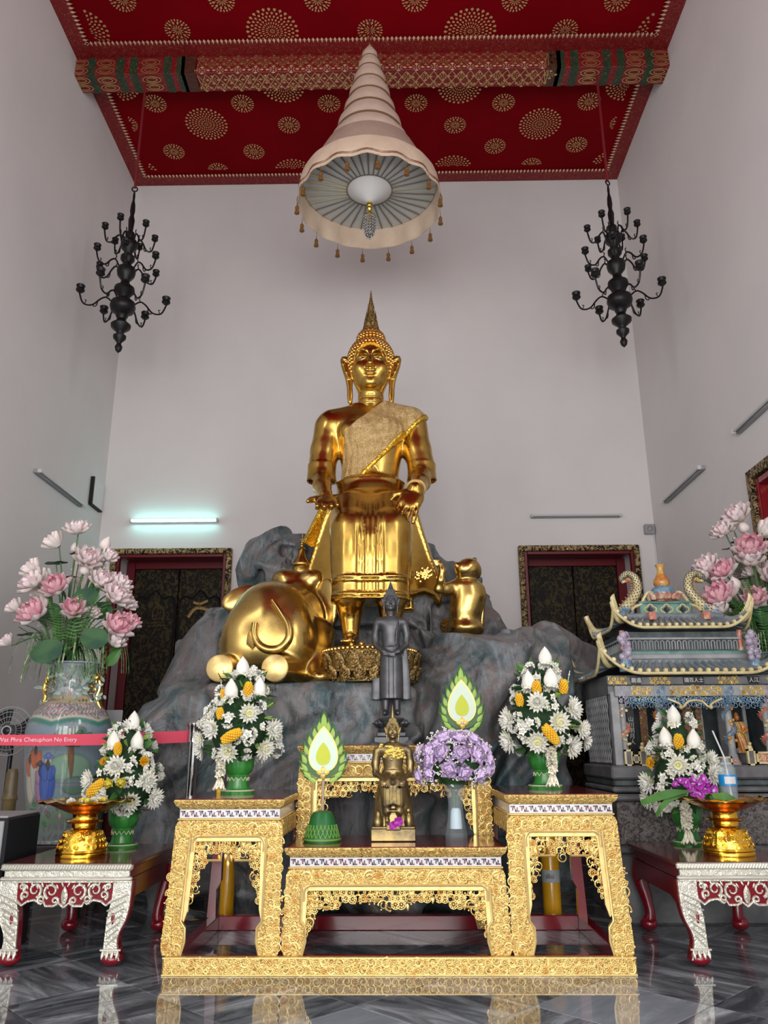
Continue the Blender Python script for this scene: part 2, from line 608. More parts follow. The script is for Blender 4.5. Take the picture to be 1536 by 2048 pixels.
# floor marble: veins follow each slab's own direction
def marble(name, dark, light, lo, hi, rot):
    m = mat(name, dark, 0.045, ior=1.6)
    nt = m.node_tree
    N, L = nt.nodes, nt.links
    b = N['Principled BSDF']
    tc = N.new('ShaderNodeTexCoord')
    mp = N.new('ShaderNodeMapping')
    mp.inputs['Rotation'].default_value = (0, 0, rot)
    mp.inputs['Scale'].default_value = (1.0, 4.6, 1)
    L.new(tc.outputs['Object'], mp.inputs[0])
    n1 = N.new('ShaderNodeTexNoise')
    n1.inputs['Scale'].default_value = 1.6
    n1.inputs['Detail'].default_value = 8
    n1.inputs['Roughness'].default_value = 0.62
    n1.inputs['Distortion'].default_value = 1.0
    L.new(mp.outputs[0], n1.inputs['Vector'])
    cr = N.new('ShaderNodeValToRGB')
    cr.color_ramp.elements[0].position = lo
    cr.color_ramp.elements[0].color = (*dark, 1)
    cr.color_ramp.elements[1].position = hi
    cr.color_ramp.elements[1].color = (*light, 1)
    e = cr.color_ramp.elements.new((lo + hi) / 2)
    e.color = (*[d * .72 + l * .28 for d, l in zip(dark, light)], 1)
    L.new(n1.outputs['Fac'], cr.inputs[0])
    L.new(cr.outputs[0], b.inputs['Base Color'])
for i in range(4):
    marble('marble_dark_%d' % i, (0.062, 0.070, 0.082), (0.52, 0.57, 0.62), 0.38, 0.70, 0.3 + i * .75)
marble('marble_light', (0.20, 0.23, 0.27), (0.50, 0.55, 0.60), 0.3, 0.75, -.6)
mat('floor_joint', (0.02, 0.02, 0.022), 0.6)

# ---------------------------------------------------------------- room shell
XL, XR, YB, YF, ZC = -3.69, 3.22, 9.5, -4.0, 8.9
RNG = random.Random(7)
mb = MB().box((-.235, 2.75, -.1), (3.9, 7.2, .085))
floor = struct('floor', mb, 'floor_joint')
# polished marble slabs laid diagonally
TS = 0.56
a45 = radians(45)
tile = MB().box((0, 0, -.009), (TS / 2 - .0012, TS / 2 - .0012, .009), bev=.0012)
tms = [tile.mesh('tile', 'marble_dark_%d' % i, False) for i in range(4)] + [tile.mesh('tile', 'marble_light', False)]
o0 = Vector((0.60, 3.62))
nt_ = 0
for i in range(-16, 24):
    for j in range(-16, 24):
        c = o0 + Vector((cos(a45) * i - sin(a45) * j, sin(a45) * i + cos(a45) * j)) * TS
        if not (XL - .36 < c.x < XR + .36 and 2.2 < c.y < 9.8) or abs(c.x + .1) > 1.2 + c.y * .55:
            continue
        li = (i, j) in ((1, 0), (-1, 1), (-2, -1), (3, -2))
        k = 4 if li else RNG.randrange(4)
        link('tile', tms[k], floor, T(c.x, c.y, 0) @ RZ(a45 + (RNG.randrange(4) * pi / 2 if not li else 0)))
        nt_ += 1

WT = .5
def wall_x(name, x, s):
    mb = MB().box((x + s * WT / 2, (YF + YB) / 2, ZC / 2), (WT / 2, (YB - YF) / 2, ZC / 2 + .05))
    return struct(name, mb, 'plaster')
wall_x('wall_left', XL, -1)
# right wall with the window opening near the camera
WY0, WY1, WZ0, WZ1 = 5.5, 6.72, 1.2, 3.39
mb = MB()
def slab(mb, y0, y1, z0, z1):
    mb.box((XR + WT / 2, (y0 + y1) / 2, (z0 + z1) / 2), (WT / 2, (y1 - y0) / 2, (z1 - z0) / 2))
slab(mb, YF, WY0, -.05, ZC + .05); slab(mb, WY1, YB, -.05, ZC + .05)
slab(mb, WY0, WY1, -.05, WZ0); slab(mb, WY0, WY1, WZ1, ZC + .05)
struct('wall_right', mb, 'plaster')
# back wall with two recessed doorways
DZ = 3.42
D1, D2 = (-3.44, -2.08), (1.585, 2.925)
mb = MB()
for x0, x1, z0, z1 in ((XL, D1[0], 0, DZ), (D1[1], D2[0], 0, DZ), (D2[1], XR, 0, DZ), (XL, XR, DZ, ZC)):
    mb.box(((x0 + x1) / 2, YB + .4, (z0 + z1) / 2), ((x1 - x0) / 2, .4, (z1 - z0) / 2))
struct('wall_back', mb, 'plaster')
# front wall behind the camera, with three doorways
mb = MB()
for x0, x1, z0, z1 in ((XL, -3.3, 0, 4.4), (-1.9, -1.5, 0, 4.4), (1.04, 1.44, 0, 4.4), (2.84, XR, 0, 4.4), (XL, XR, 4.4, ZC)):
    mb.box(((x0 + x1) / 2, YF - .2, (z0 + z1) / 2), ((x1 - x0) / 2, .18, (z1 - z0) / 2))
struct('wall_front', mb, 'plaster')

# ---- ceiling
BY0, BY1, BZ = 7.3, 7.57, 8.64
mb = MB().box((-.235, (YF + YB) / 2 + .2, ZC + .1), (3.9, (YB - YF) / 2 + .6, .1))
ceil = struct('ceiling', mb, 'ceiling_red')
def petal2(c, a, r0, r1, w_, z):
    u, v = Vector((cos(a), sin(a))), Vector((-sin(a), cos(a)))
    m_ = r0 * .35 + r1 * .65
    return [(*(c + u * r0), z), (*(c + u * m_ + v * w_), z), (*(c + u * r1), z), (*(c + u * m_ - v * w_), z)]
def rosette(c, R, big, clip):
    """a stencilled gold flower of separate petals on the ceiling, cut off at the bay's border"""
    V, F = [], []
    if big:
        rings = [(.02, .12, 10), (.14, .27, 16), (.28, .41, 24), (.42, .55, 24), (.56, .69, 28), (.70, .83, 28), (.84, 1.0, 28)]
    else:
        rings = [(.05, .50, 12), (.46, .78, 12), (.72, 1.0, 24)]
    c = Vector(c)
    for ri, (r0, r1, n) in enumerate(rings):
        for k in range(n):
            a = 2 * pi * (k + .5 * (ri % 2)) / n
            q = petal2(Vector((0, 0)), a, R * r0, R * r1, R * (r0 + r1) / 2 * pi / n * .62, -.004)
            m_ = c + Vector((cos(a), sin(a))) * R * (r0 + r1) / 2
            if clip[0] <= m_.x <= clip[1] and clip[2] <= m_.y <= clip[3]:
                F.append((len(V), len(V) + 3, len(V) + 2, len(V) + 1))
                V += q
    if F:
        obj('rosette', MB().add(V, F), 'stencil_gold', ceil, False, T(c.x, c.y, ZC))
IN = .30
bays = [(XL + IN, XR - IN, BY1 - .1, YB - IN), (XL + IN, XR - IN, 4.6, BY0 - .17)]
for big, pts in ((0, ((310, 207), (485, 207), (658, 207), (832, 206), (1007, 205), (1178, 203), (253, 248), (578, 250), (910, 250), (1242, 245), (348, 303), (508, 303), (990, 292), (1153, 289), (437, 340), (1062, 330), (738, 345))),
                 (1, ((413, 248), (1080, 248), (278, 345), (588, 345), (905, 338), (1222, 328), (565, 170), (920, 172), (233, 166), (1257, 166)))):
    for p in pts:
        c = atz(p[0], p[1], ZC)
        rosette((c.x, c.y), .275 if big else .148, big, bays[0])
for big, pts in ((0, ((355, 60), (740, 60), (1130, 60), (245, 0), (443, 0), (635, 0), (830, 0), (1030, 0), (1235, 0))), (1, ((545, 62), (940, 62), (165, 62), (1325, 62)))):
    for p in pts:
        c = atz(p[0], p[1], ZC)
        rosette((c.x, c.y), .30 if big else .148, big, bays[1])
# red border boards and their rows of gilt lotus beads around each bay
for (x0, x1, y0, y1), ends in ((((XL, XR, BY1, YB)), (0, 1)), (((XL, XR, 4.0, BY0)), (0, 1))):
    for q in ((x0 + .1, (y0 + y1) / 2, .1, (y1 - y0) / 2), (x1 - .1, (y0 + y1) / 2, .1, (y1 - y0) / 2)):
        obj('border_board', MB().box((q[0], q[1], ZC - .006), (q[2], q[3], .012), bev=.004), 'beam_red', ceil, False)
    obj('border_board', MB().box(((x0 + x1) / 2, y1 - .1, ZC - .006), ((x1 - x0) / 2 - .2, .1, .012), bev=.004), 'beam_red', ceil, False)
    b = MB()
    V, F = [], []
    def bead(x, y, a):
        k = len(V)
        q = petal2(Vector((x, y)), a, -.035, .035, .015, ZC - .021)
        V.extend(q); F.append((k, k + 3, k + 2, k + 1))
    n = int((x1 - x0 - .4) / .05)
    for i in range(n + 1):
        bead(x0 + .2 + (x1 - x0 - .4) * i / n, y1 - .2, -pi / 2)
    n = int((y1 - y0 - .2) / .05)
    for i in range(n + 1):
        y = y0 + (y1 - y0 - .2) * i / n
        bead(x0 + .2, y, pi); bead(x1 - .2, y, 0)
    obj('bead_row', b.add(V, F), 'stencil_pale', ceil, False, kind='stuff')
# ---- beam with its gilt pattern
mb = MB().box((-.235, (BY0 + BY1) / 2, (BZ + ZC) / 2), ((XR - XL) / 2, (BY1 - BY0) / 2, (ZC - BZ) / 2), bev=.006)
beam = struct('trim_1', mb, 'beam_red')
def dia(R, hole):
    V, F = [], []
    for k in range(4):
        a = k * pi / 2
        for (r0, r1, w_) in ((.42, 1.0, .26), (.12, .36, .12)):
            q = petal2(Vector((0, 0)), a, R * r0, R * r1, R * w_, 0)
            F.append((len(V), len(V) + 1, len(V) + 2, len(V) + 3)); V += q
        q = petal2(Vector((0, 0)), a + pi / 4, R * .3, R * .62, R * .1, 0)
        F.append((len(V), len(V) + 1, len(V) + 2, len(V) + 3)); V += q
    return MB().add(V, F)
dm = dia(.085, 1).mesh('diamond_flower', 'stencil_gold', False)
dm2 = dia(.095, 1).mesh('diamond_flower', 'stencil_pale', False)
xa, xb = at(392, 140, BY0).x, at(1098, 140, BY0).x
step = .213
nn = int((xb - xa) / step)
front = lambda x, z: T(x, BY0 - .004, z) @ RX(pi / 2)
under = lambda x, y: T(x, y, BZ - .004) @ RX(pi)
for k in range(nn + 1):
    x = xa + (xb - xa) * (k + .35) / (nn + .7)
    link('diamond_flower', dm, beam, front(x + step / 2, 8.76) @ S(1, .8, 1))
    link('diamond_flower', dm2, beam, front(x, 8.672) @ S(1, .62, 1))
    link('diamond_flower', dm, beam, under(x + step / 2, BY0 + .10) @ S(1, .8, 1))
    link('diamond_flower', dm, beam, under(x, BY0 + .215) @ S(1, .7, 1))
    link('diamond_flower', dm, beam, front(x, 8.84) @ S(.8, .55, 1))
lat = MB()
for k in range(-2, int((xb - xa) / (step / 2)) + 2):
    x = xa + k * step / 2
    for d in (-1, 1):
        for P in (((x, 8.66), (x + d * .16, 8.86)),):
            u0, u1 = [min(max(p[0], xa), xb) for p in P]
            lat.tube([(u0, BY0 - .002, P[0][1]), (u1, BY0 - .002, P[1][1])], .005, 3)
            lat.tube([(u0, BY0 + .02, BZ - .002), (u1, BY1 - .02, BZ - .002)], .005, 3)
obj('gilt_lattice', lat, 'stencil_gold', beam, False, kind='stuff')
GB = ((182, 8), (240, 8), (267, 8), (334, 8), (361, 8), (376, 14))
GB2 = ((1302, 8), (1216, 8), (1244, 8), (1151, 8), (1123, 8), (1109, 14))
for px, hw in GB + GB2:
    x = at(px, 140, BY0).x
    mm = 'band_brown' if hw > 10 else 'band_green'
    obj('painted_band', MB().box((x, (BY0 + BY1) / 2, (BZ + ZC) / 2 - .003), (hw * .0058, (BY1 - BY0) / 2 + .004, (ZC - BZ) / 2 - .002)), mm, beam, False)
ov = MB()
for lst in (GB, GB2):
    xs = sorted(at(p, 140, BY0).x for p, h_ in lst)
    xs = [xs[0] - .28] + xs if lst is GB else xs + [xs[-1] + .25]
    for a, b in zip(xs[:-1], xs[1:]):
        if b - a > .2:
            for (f, u) in ((front, 8.69), (front, 8.80), (under, BY0 + .08), (under, BY0 + .19)):
                for r in (.085, .05):
                    P = [f((a + b) / 2, u) @ Vector((r * 1.25 * cos(t), r * .55 * sin(t), 0)) for t in np.linspace(0, 2 * pi, 17)[:-1]]
                    ov.tube(P, .006, 3, closed=True)
obj('gilt_oval', ov, 'stencil_gold', beam, False, kind='stuff')

# ---- doors
def doorway(name, x0, x1, seat):
    """gilt carved surround, red frame, recessed pair of black lacquer leaves"""
    YR = YB + .42
    d = thing(name, '', '')
    del d['label'], d['category']
    d['kind'] = 'structure'
    d.location = ((x0 + x1) / 2, YB, 0)
    hw = (x1 - x0) / 2
    fr = MB()
    for s in (-1, 1):
        fr.box((s * (hw + .035), -.03, (DZ + .07) / 2), (.035, .035, (DZ + .07) / 2), bev=.012)
    fr.box((0, -.03, DZ + .035), (hw, .035, .035), bev=.012)
    obj('carved_surround', fr, 'carved_frame', d)
    r = MB()
    for s in (-1, 1):
        r.box((s * (hw - .02), -.005, DZ / 2), (.02, .03, DZ / 2), bev=.006)
        r.box((s * (hw - .055), .40, DZ / 2), (.055, .04, DZ / 2), bev=.006)
    r.box((0, -.005, DZ - .02), (hw - .04, .03, .02), bev=.006)
    r.box((0, .40, DZ - .05), (hw - .11, .04, .05), bev=.006)
    r.box((0, .2, DZ - .005), (hw - .04, .17, .005))
    obj('red_frame', r, 'door_red', d)
    lw = (hw - .115) / 2
    for s in (-1, 1):
        lf = MB().box((s * (lw + .003), .40, (DZ - .1) / 2), (lw, .025, (DZ - .1) / 2), bev=.008)
        leaf = obj('leaf', lf, 'door_black', d)
        g = MB()
        cx, cz = s * (lw + .003), 2.72
        if seat:
            # painted cloud-framed niche with a throne motif, drawn in thin gold line
            P = spline([(cx - .25, .373, cz - .6), (cx - .26, .373, cz + .1), (cx - .2, .373, cz + .24), (cx - .1, .373, cz + .22), (cx, .373, cz + .32), (cx + .1, .373, cz + .22), (cx + .2, .373, cz + .24), (cx + .26, .373, cz + .1), (cx + .25, .373, cz - .6)], 6)
            obj('niche_line', MB().tube(P, .011, 4), 'black_hole', leaf)
            if s < 0:
                for z, w_ in ((cz - .13, .11), (cz - .09, .09), (cz - .04, .065)):
                    g.tube([(cx + .05 - w_, .372, z), (cx + .05 + w_, .372, z + .01)], .004, 4)
                g.tube(spline([(cx - .02, .372, cz - .04), (cx - .015, .372, cz + .06), (cx + .05, .372, cz + .13), (cx + .115, .372, cz + .06), (cx + .12, .372, cz - .04)], 5), .004, 4)
                g.tube([(cx + .05, .372, cz + .13), (cx + .05, .372, cz + .17)], .004, 4)
            else:
                g.tube(spline([(cx - .14, .372, cz - .02), (cx - .05, .372, cz + .09), (cx + .08, .372, cz + .08), (cx + .16, .372, cz + .02)], 5), .022, 5, flat=.3)
                g.tube(spline([(cx - .08, .372, cz + .17), (cx, .372, cz + .15), (cx + .1, .372, cz + .19)], 5), .018, 5, flat=.3)
                g.tube([(cx, .372, cz + .09), (cx, .372, cz + .15)], .01, 4)
            obj('gilt_motif', g, 'line_gold', leaf)
        else:
            P = spline([(cx - .2, .373, cz - .8), (cx - .2, .373, cz - .45), (cx, .373, cz - .25), (cx + .2, .373, cz - .45), (cx + .2, .373, cz - .8)], 5)
            obj('niche_line', MB().tube(P, .02, 4), 'black_hole', leaf)
    return d
doorway('door_1', D1[0], D1[1], True)
doorway('door_2', D2[0], D2[1], False)
obj('sill_panel', MB().box((0, .6, 1.7), (.8, .15, 1.75)), 'black_hole', bpy.data.objects['door_1'], False)
obj('sill_panel', MB().box((0, .6, 1.7), (.8, .15, 1.75)), 'black_hole', bpy.data.objects['door_2'], False)
# ---- window in the right wall: carved dark frame, red inner frame, gilt shutter
wn = thing('window_1', '', '')
del wn['label'], wn['category']
wn['kind'] = 'structure'
wn.location = (XR, 0, 0)
def ring(mb, y0, y1, z0, z1, w_, x0, x1, bev=.01):
    for a, b, c, d in ((y0 - w_, y0, z0 - w_, z1 + w_), (y1, y1 + w_, z0 - w_, z1 + w_), (y0, y1, z1, z1 + w_), (y0, y1, z0 - w_, z0)):
        mb.box(((x0 + x1) / 2, (a + b) / 2, (c + d) / 2), ((x1 - x0) / 2, (b - a) / 2, (d - c) / 2), bev=bev)
    return mb
obj('carved_surround', ring(MB(), WY0, WY1, WZ0, WZ1, .1, -.04, .03), 'carved_frame', wn)
obj('red_frame', ring(MB(), WY0 + .07, WY1 - .07, WZ0 + .07, WZ1 - .07, .07, -.01, .12), 'red_lacquer', wn)
sh = MB().box((.12, (WY0 + WY1) / 2, (WZ0 + WZ1) / 2), (.02, (WY1 - WY0) / 2 - .07, (WZ1 - WZ0) / 2 - .07))
shut = obj('shutter', sh, 'gilt_plain', wn, False)
fl = MB()
for k in range(14):
    y = WY0 + .11 + k * (WY1 - WY0 - .22) / 13
    fl.tube(spline([(.095, y, WZ0 + .12), (.09, y + .02, (WZ0 + WZ1) / 2), (.095, y - .01, WZ1 - .10)], 5), .022, 5)
obj('gilt_fold', fl, 'gilt_boss', shut)

for i, (x, y, z, s) in enumerate(SIDE_FILLS):  # frames added around the side fill lamps; the wall behind is solid
    q = thing('window_%d' % (i + 2), '', '')
    del q['label'], q['category']
    q['kind'] = 'structure'
    q.location = (XL if s > 0 else XR, y, z)
    obj('window_frame', ring(MB(), -.62, .62, -1.25, 1.25, .1, -.06 if s < 0 else 0, .0 if s < 0 else .06), 'carved_frame', q)
# ---- fluorescent fittings
def tube_light(label, M, L_, lit, group):
    t = thing('fluorescent_light', label, 'light', M.translation, 0, group)
    t.rotation_euler = M.to_euler()
    h = L_ / 2
    obj('fixture_body', MB().box((0, -.025, 0), (h, .025, .022), bev=.008), 'fitting_white' if lit else 'fitting_grey', t)
    for s in (-1, 1):
        obj('lamp_holder', MB().box((s * (h - .012), -.065, 0), (.012, .022, .022), bev=.006), 'fitting_white', t)
    tb = MB().tube([(-h + .024, -.07, 0), (h - .024, -.07, 0)], .014, 12)
    obj('glowing_tube' if lit else 'glass_tube', tb, 'tube_lit' if lit else 'tube_off', t)
    return t
a, b = at(263, 1044, YB), at(438, 1043, YB)
tube_light('lit fluorescent tube glowing cool white above the left doorway', T((a.x + b.x) / 2, YB, a.z), b.x - a.x, True, 'fluorescent lights')
a, b = at(1061, 1034, YB), at(1240, 1034, YB)
tube_light('unlit fluorescent tube on the back wall above the right doorway', T((a.x + b.x) / 2, YB, a.z), b.x - a.x, False, 'fluorescent lights')
def atx(px, py, X):
    d = ray(px, py)
    t = X / d.x
    return Vector((X, d.y * t, EYE + d.z * t))
def side_light(p, q, X, label):
    a, b = atx(*p, X), atx(*q, X)
    z = (a.z + b.z) / 2
    rz = -pi / 2 if X > 0 else pi / 2
    tube_light(label, T(X, (a.y + b.y) / 2, z) @ RZ(rz), max(.9, min(abs(a.y - b.y), 1.3)), False, 'fluorescent lights')
side_light((66, 942), (158, 1010), XL, 'unlit fluorescent tube on the left side wall above the pink lotus bouquet')
side_light((1335, 1002), (1412, 936), XR, 'unlit fluorescent tube low on the right side wall beside the back corner')
side_light((1490, 852), (1560, 795), XR, 'unlit fluorescent tube on the right side wall above the gilt window')
# notice frame on the left wall, speaker with its cable on the back wall
a, b = atx(184, 958, XL), atx(184, 1008, XL)
t = thing('wall_panel', 'thin white board with black edge on the left wall near the corner', 'panel', (XL, a.y, (a.z + b.z) / 2))
obj('board', MB().box((.02, .14, 0), (.02, .16, .17), bev=.004), 'plaster', t)
obj('edge_strip', MB().box((.022, -.025, 0), (.022, .012, .17)).box((.022, .14, -.178), (.022, .17, .01)), 'black_hole', t)
p = at(1297, 1060, YB)
t = thing('wall_speaker', 'small square grey box with round black hole high beside the right doorway', 'speaker', (p.x, YB, p.z))
obj('housing', MB().box((0, -.03, 0), (.062, .03, .062), bev=.008), 'fitting_grey', t)
obj('cone', MB().lathe([(0, .02), (.02, .014), (.032, 0)], 16, T(0, -.062, 0) @ RX(pi / 2) @ S(1, 1, -.4)), 'black_hole', t)
obj('cable', MB().tube(spline([(.04, -.02, -.06), (.06, -.01, -.2), (.062, -.01, -1.5), (.062, -.01, -3.3)], 4), .01, 6), 'fitting_white', t)
# ---------------------------------------------------------------- sculpt extras
def poly_dist(P, X, Z):
    """signed distance to a polygon (negative inside) on broadcast 2-D arrays"""
    P = np.array(P, float)
    d = np.full(np.broadcast(X, Z).shape, 1e9)
    ins = np.zeros(d.shape, bool)
    for i in range(len(P)):
        a, b = P[i], P[(i + 1) % len(P)]
        e = b - a
        wx, wz = X - a[0], Z - a[1]
        t = np.clip((wx * e[0] + wz * e[1]) / max((e ** 2).sum(), 1e-12), 0, 1)
        d = np.minimum(d, (wx - t * e[0]) ** 2 + (wz - t * e[1]) ** 2)
        c = ((a[1] > Z) != (b[1] > Z)) & (X < (b[0] - a[0]) * (Z - a[1]) / (b[1] - a[1] + 1e-12) + a[0])
        ins ^= c
    d = np.sqrt(d)
    return np.where(ins, -d, d)
def slab_op(s, P, y0, th, rd=.02, rim=0.0, curve=0.0, cx=0.0, k=0.02):
    A = np.array(P)
    lo = (A[:, 0].min(), y0 - th - abs(curve), A[:, 1].min())
    hi = (A[:, 0].max(), y0 + th + abs(curve), A[:, 1].max())
    def f(X, Y, Z):
        d2 = poly_dist(P, X, Z)
        t = np.full_like(d2, th)
        if rim:
            t = th + rim * np.exp(-((d2 + .028) / .014) ** 2)
        q = d2 + rd
        r = np.abs(Y - y0 - curve * (X - cx) ** 2) - (t - rd)
        return np.sqrt(np.maximum(q, 0) ** 2 + np.maximum(r, 0) ** 2) + np.minimum(np.maximum(q, r), 0) - rd
    return s.op(f, lo, hi, k)
def sculpt_head(F, o, s, detail=1.0):
    """serene face with long ear lobes; s=1 gives a face half a metre high"""
    o = np.array(o, float)
    P = lambda x, y, z: o + s * np.array((x, y, z))
    E = lambda c, r, k, m='add': F.ell(P(*c), np.array(r) * s, None, k * s, m)
    Cc = lambda pts, r, k: F.chain([P(*p) for p in pts], [q * s for q in r] if isinstance(r, (list, tuple)) else r * s, k * s)
    E((0, .03, .10), (.200, .215, .235), .03)
    E((0, -.02, -.02), (.180, .185, .235), .05)
    E((0, -.06, -.135), (.140, .130, .105), .05)
    E((0, -.165, -.19), (.055, .04, .042), .05)
    for q in (-1, 1):
        E((q * .085, -.15, -.045), (.07, .05, .06), .06)
        E((q * .075, -.205, .070), (.046, .022, .030), .02, 'cut')
        E((q * .076, -.178, .062), (.048, .026, .027), .012)
        Cc([(q * .010, -.214, .085), (q * .035, -.218, .118), (q * .075, -.206, .138), (q * .115, -.180, .130), (q * .148, -.140, .098)], [.012, .011, .010, .009, .006], .02)
        Cc([(q * .036, -.206, .058), (q * .075, -.207, .062), (q * .118, -.178, .064)], [.005, .006, .004], .006)
        E((q * .026, -.222, -.042), (.020, .024, .016), .018)
        ear = [(.170, .12), (.205, .135), (.245, .165), (.285, .160), (.300, .125), (.290, .06), (.270, -.01), (.250, -.07), (.238, -.13), (.230, -.19), (.228, -.27), (.222, -.33), (.200, -.352), (.176, -.33), (.172, -.25), (.176, -.17), (.176, -.09), (.170, -.02)]
        slab_op(F, [(o[0] + s * q * a, o[2] + s * b) for a, b in ear], o[1] - .01 * s, .026 * s, .022 * s, 0, .5 / s, o[0] + q * .2 * s, .012 * s)
        Cc([(q * .215, -.038, .10), (q * .262, -.034, .13), (q * .268, -.034, .07), (q * .238, -.038, -.02), (q * .212, -.04, -.08)], [.010, .012, .012, .012, .010], .012)
    Cc([(0, -.204, .10), (0, -.226, .03), (0, -.250, -.030)], [.014, .018, .026], .02)
    Cc([(-.068, -.185, -.090), (-.030, -.214, -.082), (0, -.222, -.089), (.030, -.214, -.082), (.068, -.185, -.090)], [.006, .013, .012, .013, .006], .012)
    Cc([(-.052, -.192, -.108), (-.02, -.214, -.120), (.02, -.214, -.120), (.052, -.192, -.108)], [.006, .014, .014, .006], .010)
    F.cap(P(0, .02, -.15), P(0, .03, -.42), .118 * s, .125 * s, .05 * s)
    for z in (-.275, -.335):
        F.loft([((P(0, 0, z - .014))[2], o[0], o[1] + .02 * s, .122 * s, .122 * s), ((P(0, 0, z + .014))[2], o[0], o[1] + .02 * s, .122 * s, .122 * s)], .02 * s)
def hair_cap(o, s, h, spire=True):
    """snail-curl hair with the topknot: carved cap plus rows of curls"""
    o = np.array(o, float)
    F = Sculpt(o + s * np.array((-.27, -.27, -.25)), o + s * np.array((.27, .31, .55)), h)
    P = lambda x, y, z: o + s * np.array((x, y, z))
    F.ell(P(0, .035, .115), np.array((.222, .232, .252)) * s, None, .02 * s)
    F.ell(P(0, .05, .02), np.array((.208, .2, .2)) * s, None, .03 * s)
    F.ell(P(0, .03, .345), np.array((.13, .14, .115)) * s, None, .05 * s)
    # the face opening
    F.ell(P(0, -.26, .0), np.array((.188, .26, .252)) * s, None, .006 * s, 'cut')
    mb = MB()
    R = np.random.default_rng(3)
    def put(c, r, lats):
        for lat in lats:
            n = max(1, int(2 * pi * cos(lat) * r[0] / .034))
            for i in range(n):
                a = 2 * pi * (i + .5 * (int(lat * 50) % 2)) / n
                x, y, z = c[0] + r[0] * cos(lat) * cos(a), c[1] + r[1] * cos(lat) * sin(a), c[2] + r[2] * sin(lat)
                if y < .0 and (x / .184) ** 2 + (z / .248) ** 2 < 1:
                    continue
                if z < -.16 or (abs(x) > .17 and z < .12 and y < .06 and z < -.02):
                    continue
                mb.ball(P(x, y, z), .0185 * s, 6, 4)
    put((0, .035, .115), (.226, .236, .256), [radians(q) for q in range(-60, 76, 8)])
    put((0, .03, .345), (.134, .144, .119), [radians(q) for q in range(-12, 86, 13)])
    V, Q = F.data()
    mb.add(V, [tuple(q) for q in Q.tolist()])
    return mb
def flame_finial(z0, h, r, n=6):
    """flame-shaped crown spire with rising leaf tongues"""
    mb = MB()
    mb.lathe([(r * .7, 0), (r, h * .04), (r * .95, h * .12), (r * .74, h * .3), (r * .5, h * .5), (r * .26, h * .74), (0.003, h)], 14)
    for lv, (z, q, nn) in enumerate(((.02, 1.0, 8), (.16, .86, 8), (.32, .66, 7), (.48, .46, 6))):
        for i in range(nn):
            a = 2 * pi * (i + .5 * (lv % 2)) / nn
            c, s_ = cos(a), sin(a)
            rr = r * q
            V = [(rr * 1.02 * c - rr * .38 * s_, rr * 1.02 * s_ + rr * .38 * c, h * z), (rr * 1.02 * c + rr * .38 * s_, rr * 1.02 * s_ - rr * .38 * c, h * z),
                 (rr * 1.22 * c, rr * 1.22 * s_, h * (z + .06)), (rr * .92 * c, rr * .92 * s_, h * (z + .24)), (rr * .8 * c, rr * .8 * s_, h * (z + .05))]
            mb.add(V, [(0, 1, 2), (1, 3, 2), (3, 0, 2), (0, 4, 1), (0, 3, 4), (1, 4, 3)])
    return mb

# ---------------------------------------------------------------- the great seated Buddha
BX, BYY = -.22, 7.0
bud = thing('buddha_statue', 'huge golden seated Buddha with flame crown and patterned shoulder sash on the rock', 'statue', (BX, BYY, 0))
F = Sculpt((-1.02, 6.0, 1.8), (.62, 7.36, 4.42), .010)
cx = BX
TORSO = [(2.95, cx, 7.0, .36, .28), (3.2, cx, 6.99, .34, .25), (3.42, cx, 6.98, .275, .20), (3.55, cx, 6.98, .262, .19), (3.75, cx, 6.98, .295, .205), (3.95, cx, 6.98, .345, .215), (4.08, cx, 7.0, .35, .19), (4.2, cx, 7.02, .22, .14), (4.26, cx, 7.02, .13, .12)]
F.loft(TORSO, .04)
F.cap((cx - .37, 7.01, 4.065), (cx + .37, 7.01, 4.065), .135, k=.07)
F.chain([(cx - .12, 7.02, 4.22), (cx - .36, 7.01, 4.10)], [.08, .12], .08)
F.chain([(cx + .12, 7.02, 4.22), (cx + .36, 7.01, 4.10)], [.08, .12], .08)
for q in (-1, 1):
    F.ell((cx + q * .14, 6.80, 3.93), (.13, .05, .10), None, .08)
# sleeves: broad upper arms hanging straight, open cuffs
for q, xe in ((-1, cx - .455), (1, cx + .475)):
    F.chain([(cx + q * .41, 7.0, 4.04), (cx + q * .435, 6.98, 3.8), (xe, 6.94, 3.62)], [.130, .130, .128], .04)
    F.loft([(3.47, xe, 6.92, .138, .138), (3.50, xe, 6.92, .136, .136), (3.64, xe, 6.94, .128, .128)], .02)
    F.loft([(3.44, xe, 6.92, .124, .124), (3.53, xe, 6.92, .118, .118)], .006, 'cut')
# rolled belt
F.loft([(3.40, cx, 6.97, .30, .235), (3.445, cx, 6.97, .315, .25), (3.49, cx, 6.97, .285, .222)], .03)
# the hanging skirt with its pleats
def pleat(u, v, t):
    a = np.abs(u)
    return np.clip((3.28 - t) / .25, 0, 1) * (.020 * np.exp(-((a - .055) / .010) ** 2) + .016 * np.exp(-((a - .100) / .009) ** 2) + .006 * np.cos(u * 70))
F.loft([(3.44, cx, 6.96, .285, .23), (3.30, cx + .005, 6.90, .315, .27), (3.12, cx + .015, 6.76, .350, .34), (2.95, cx + .02, 6.62, .365, .36), (2.78, cx + .022, 6.50, .355, .31), (2.6, cx + .022, 6.42, .335, .24), (2.42, cx + .02, 6.40, .31, .195), (2.25, cx + .02, 6.40, .305, .19)], .06, fold=pleat, pw=2.4)
for q in (-1, 1):
    F.chain([(cx + .01 + q * .16, 6.62, 3.10), (cx + .02 + q * .165, 6.37, 2.85), (cx + .02 + q * .165, 6.32, 2.27)], [.18, .165, .128], .05)
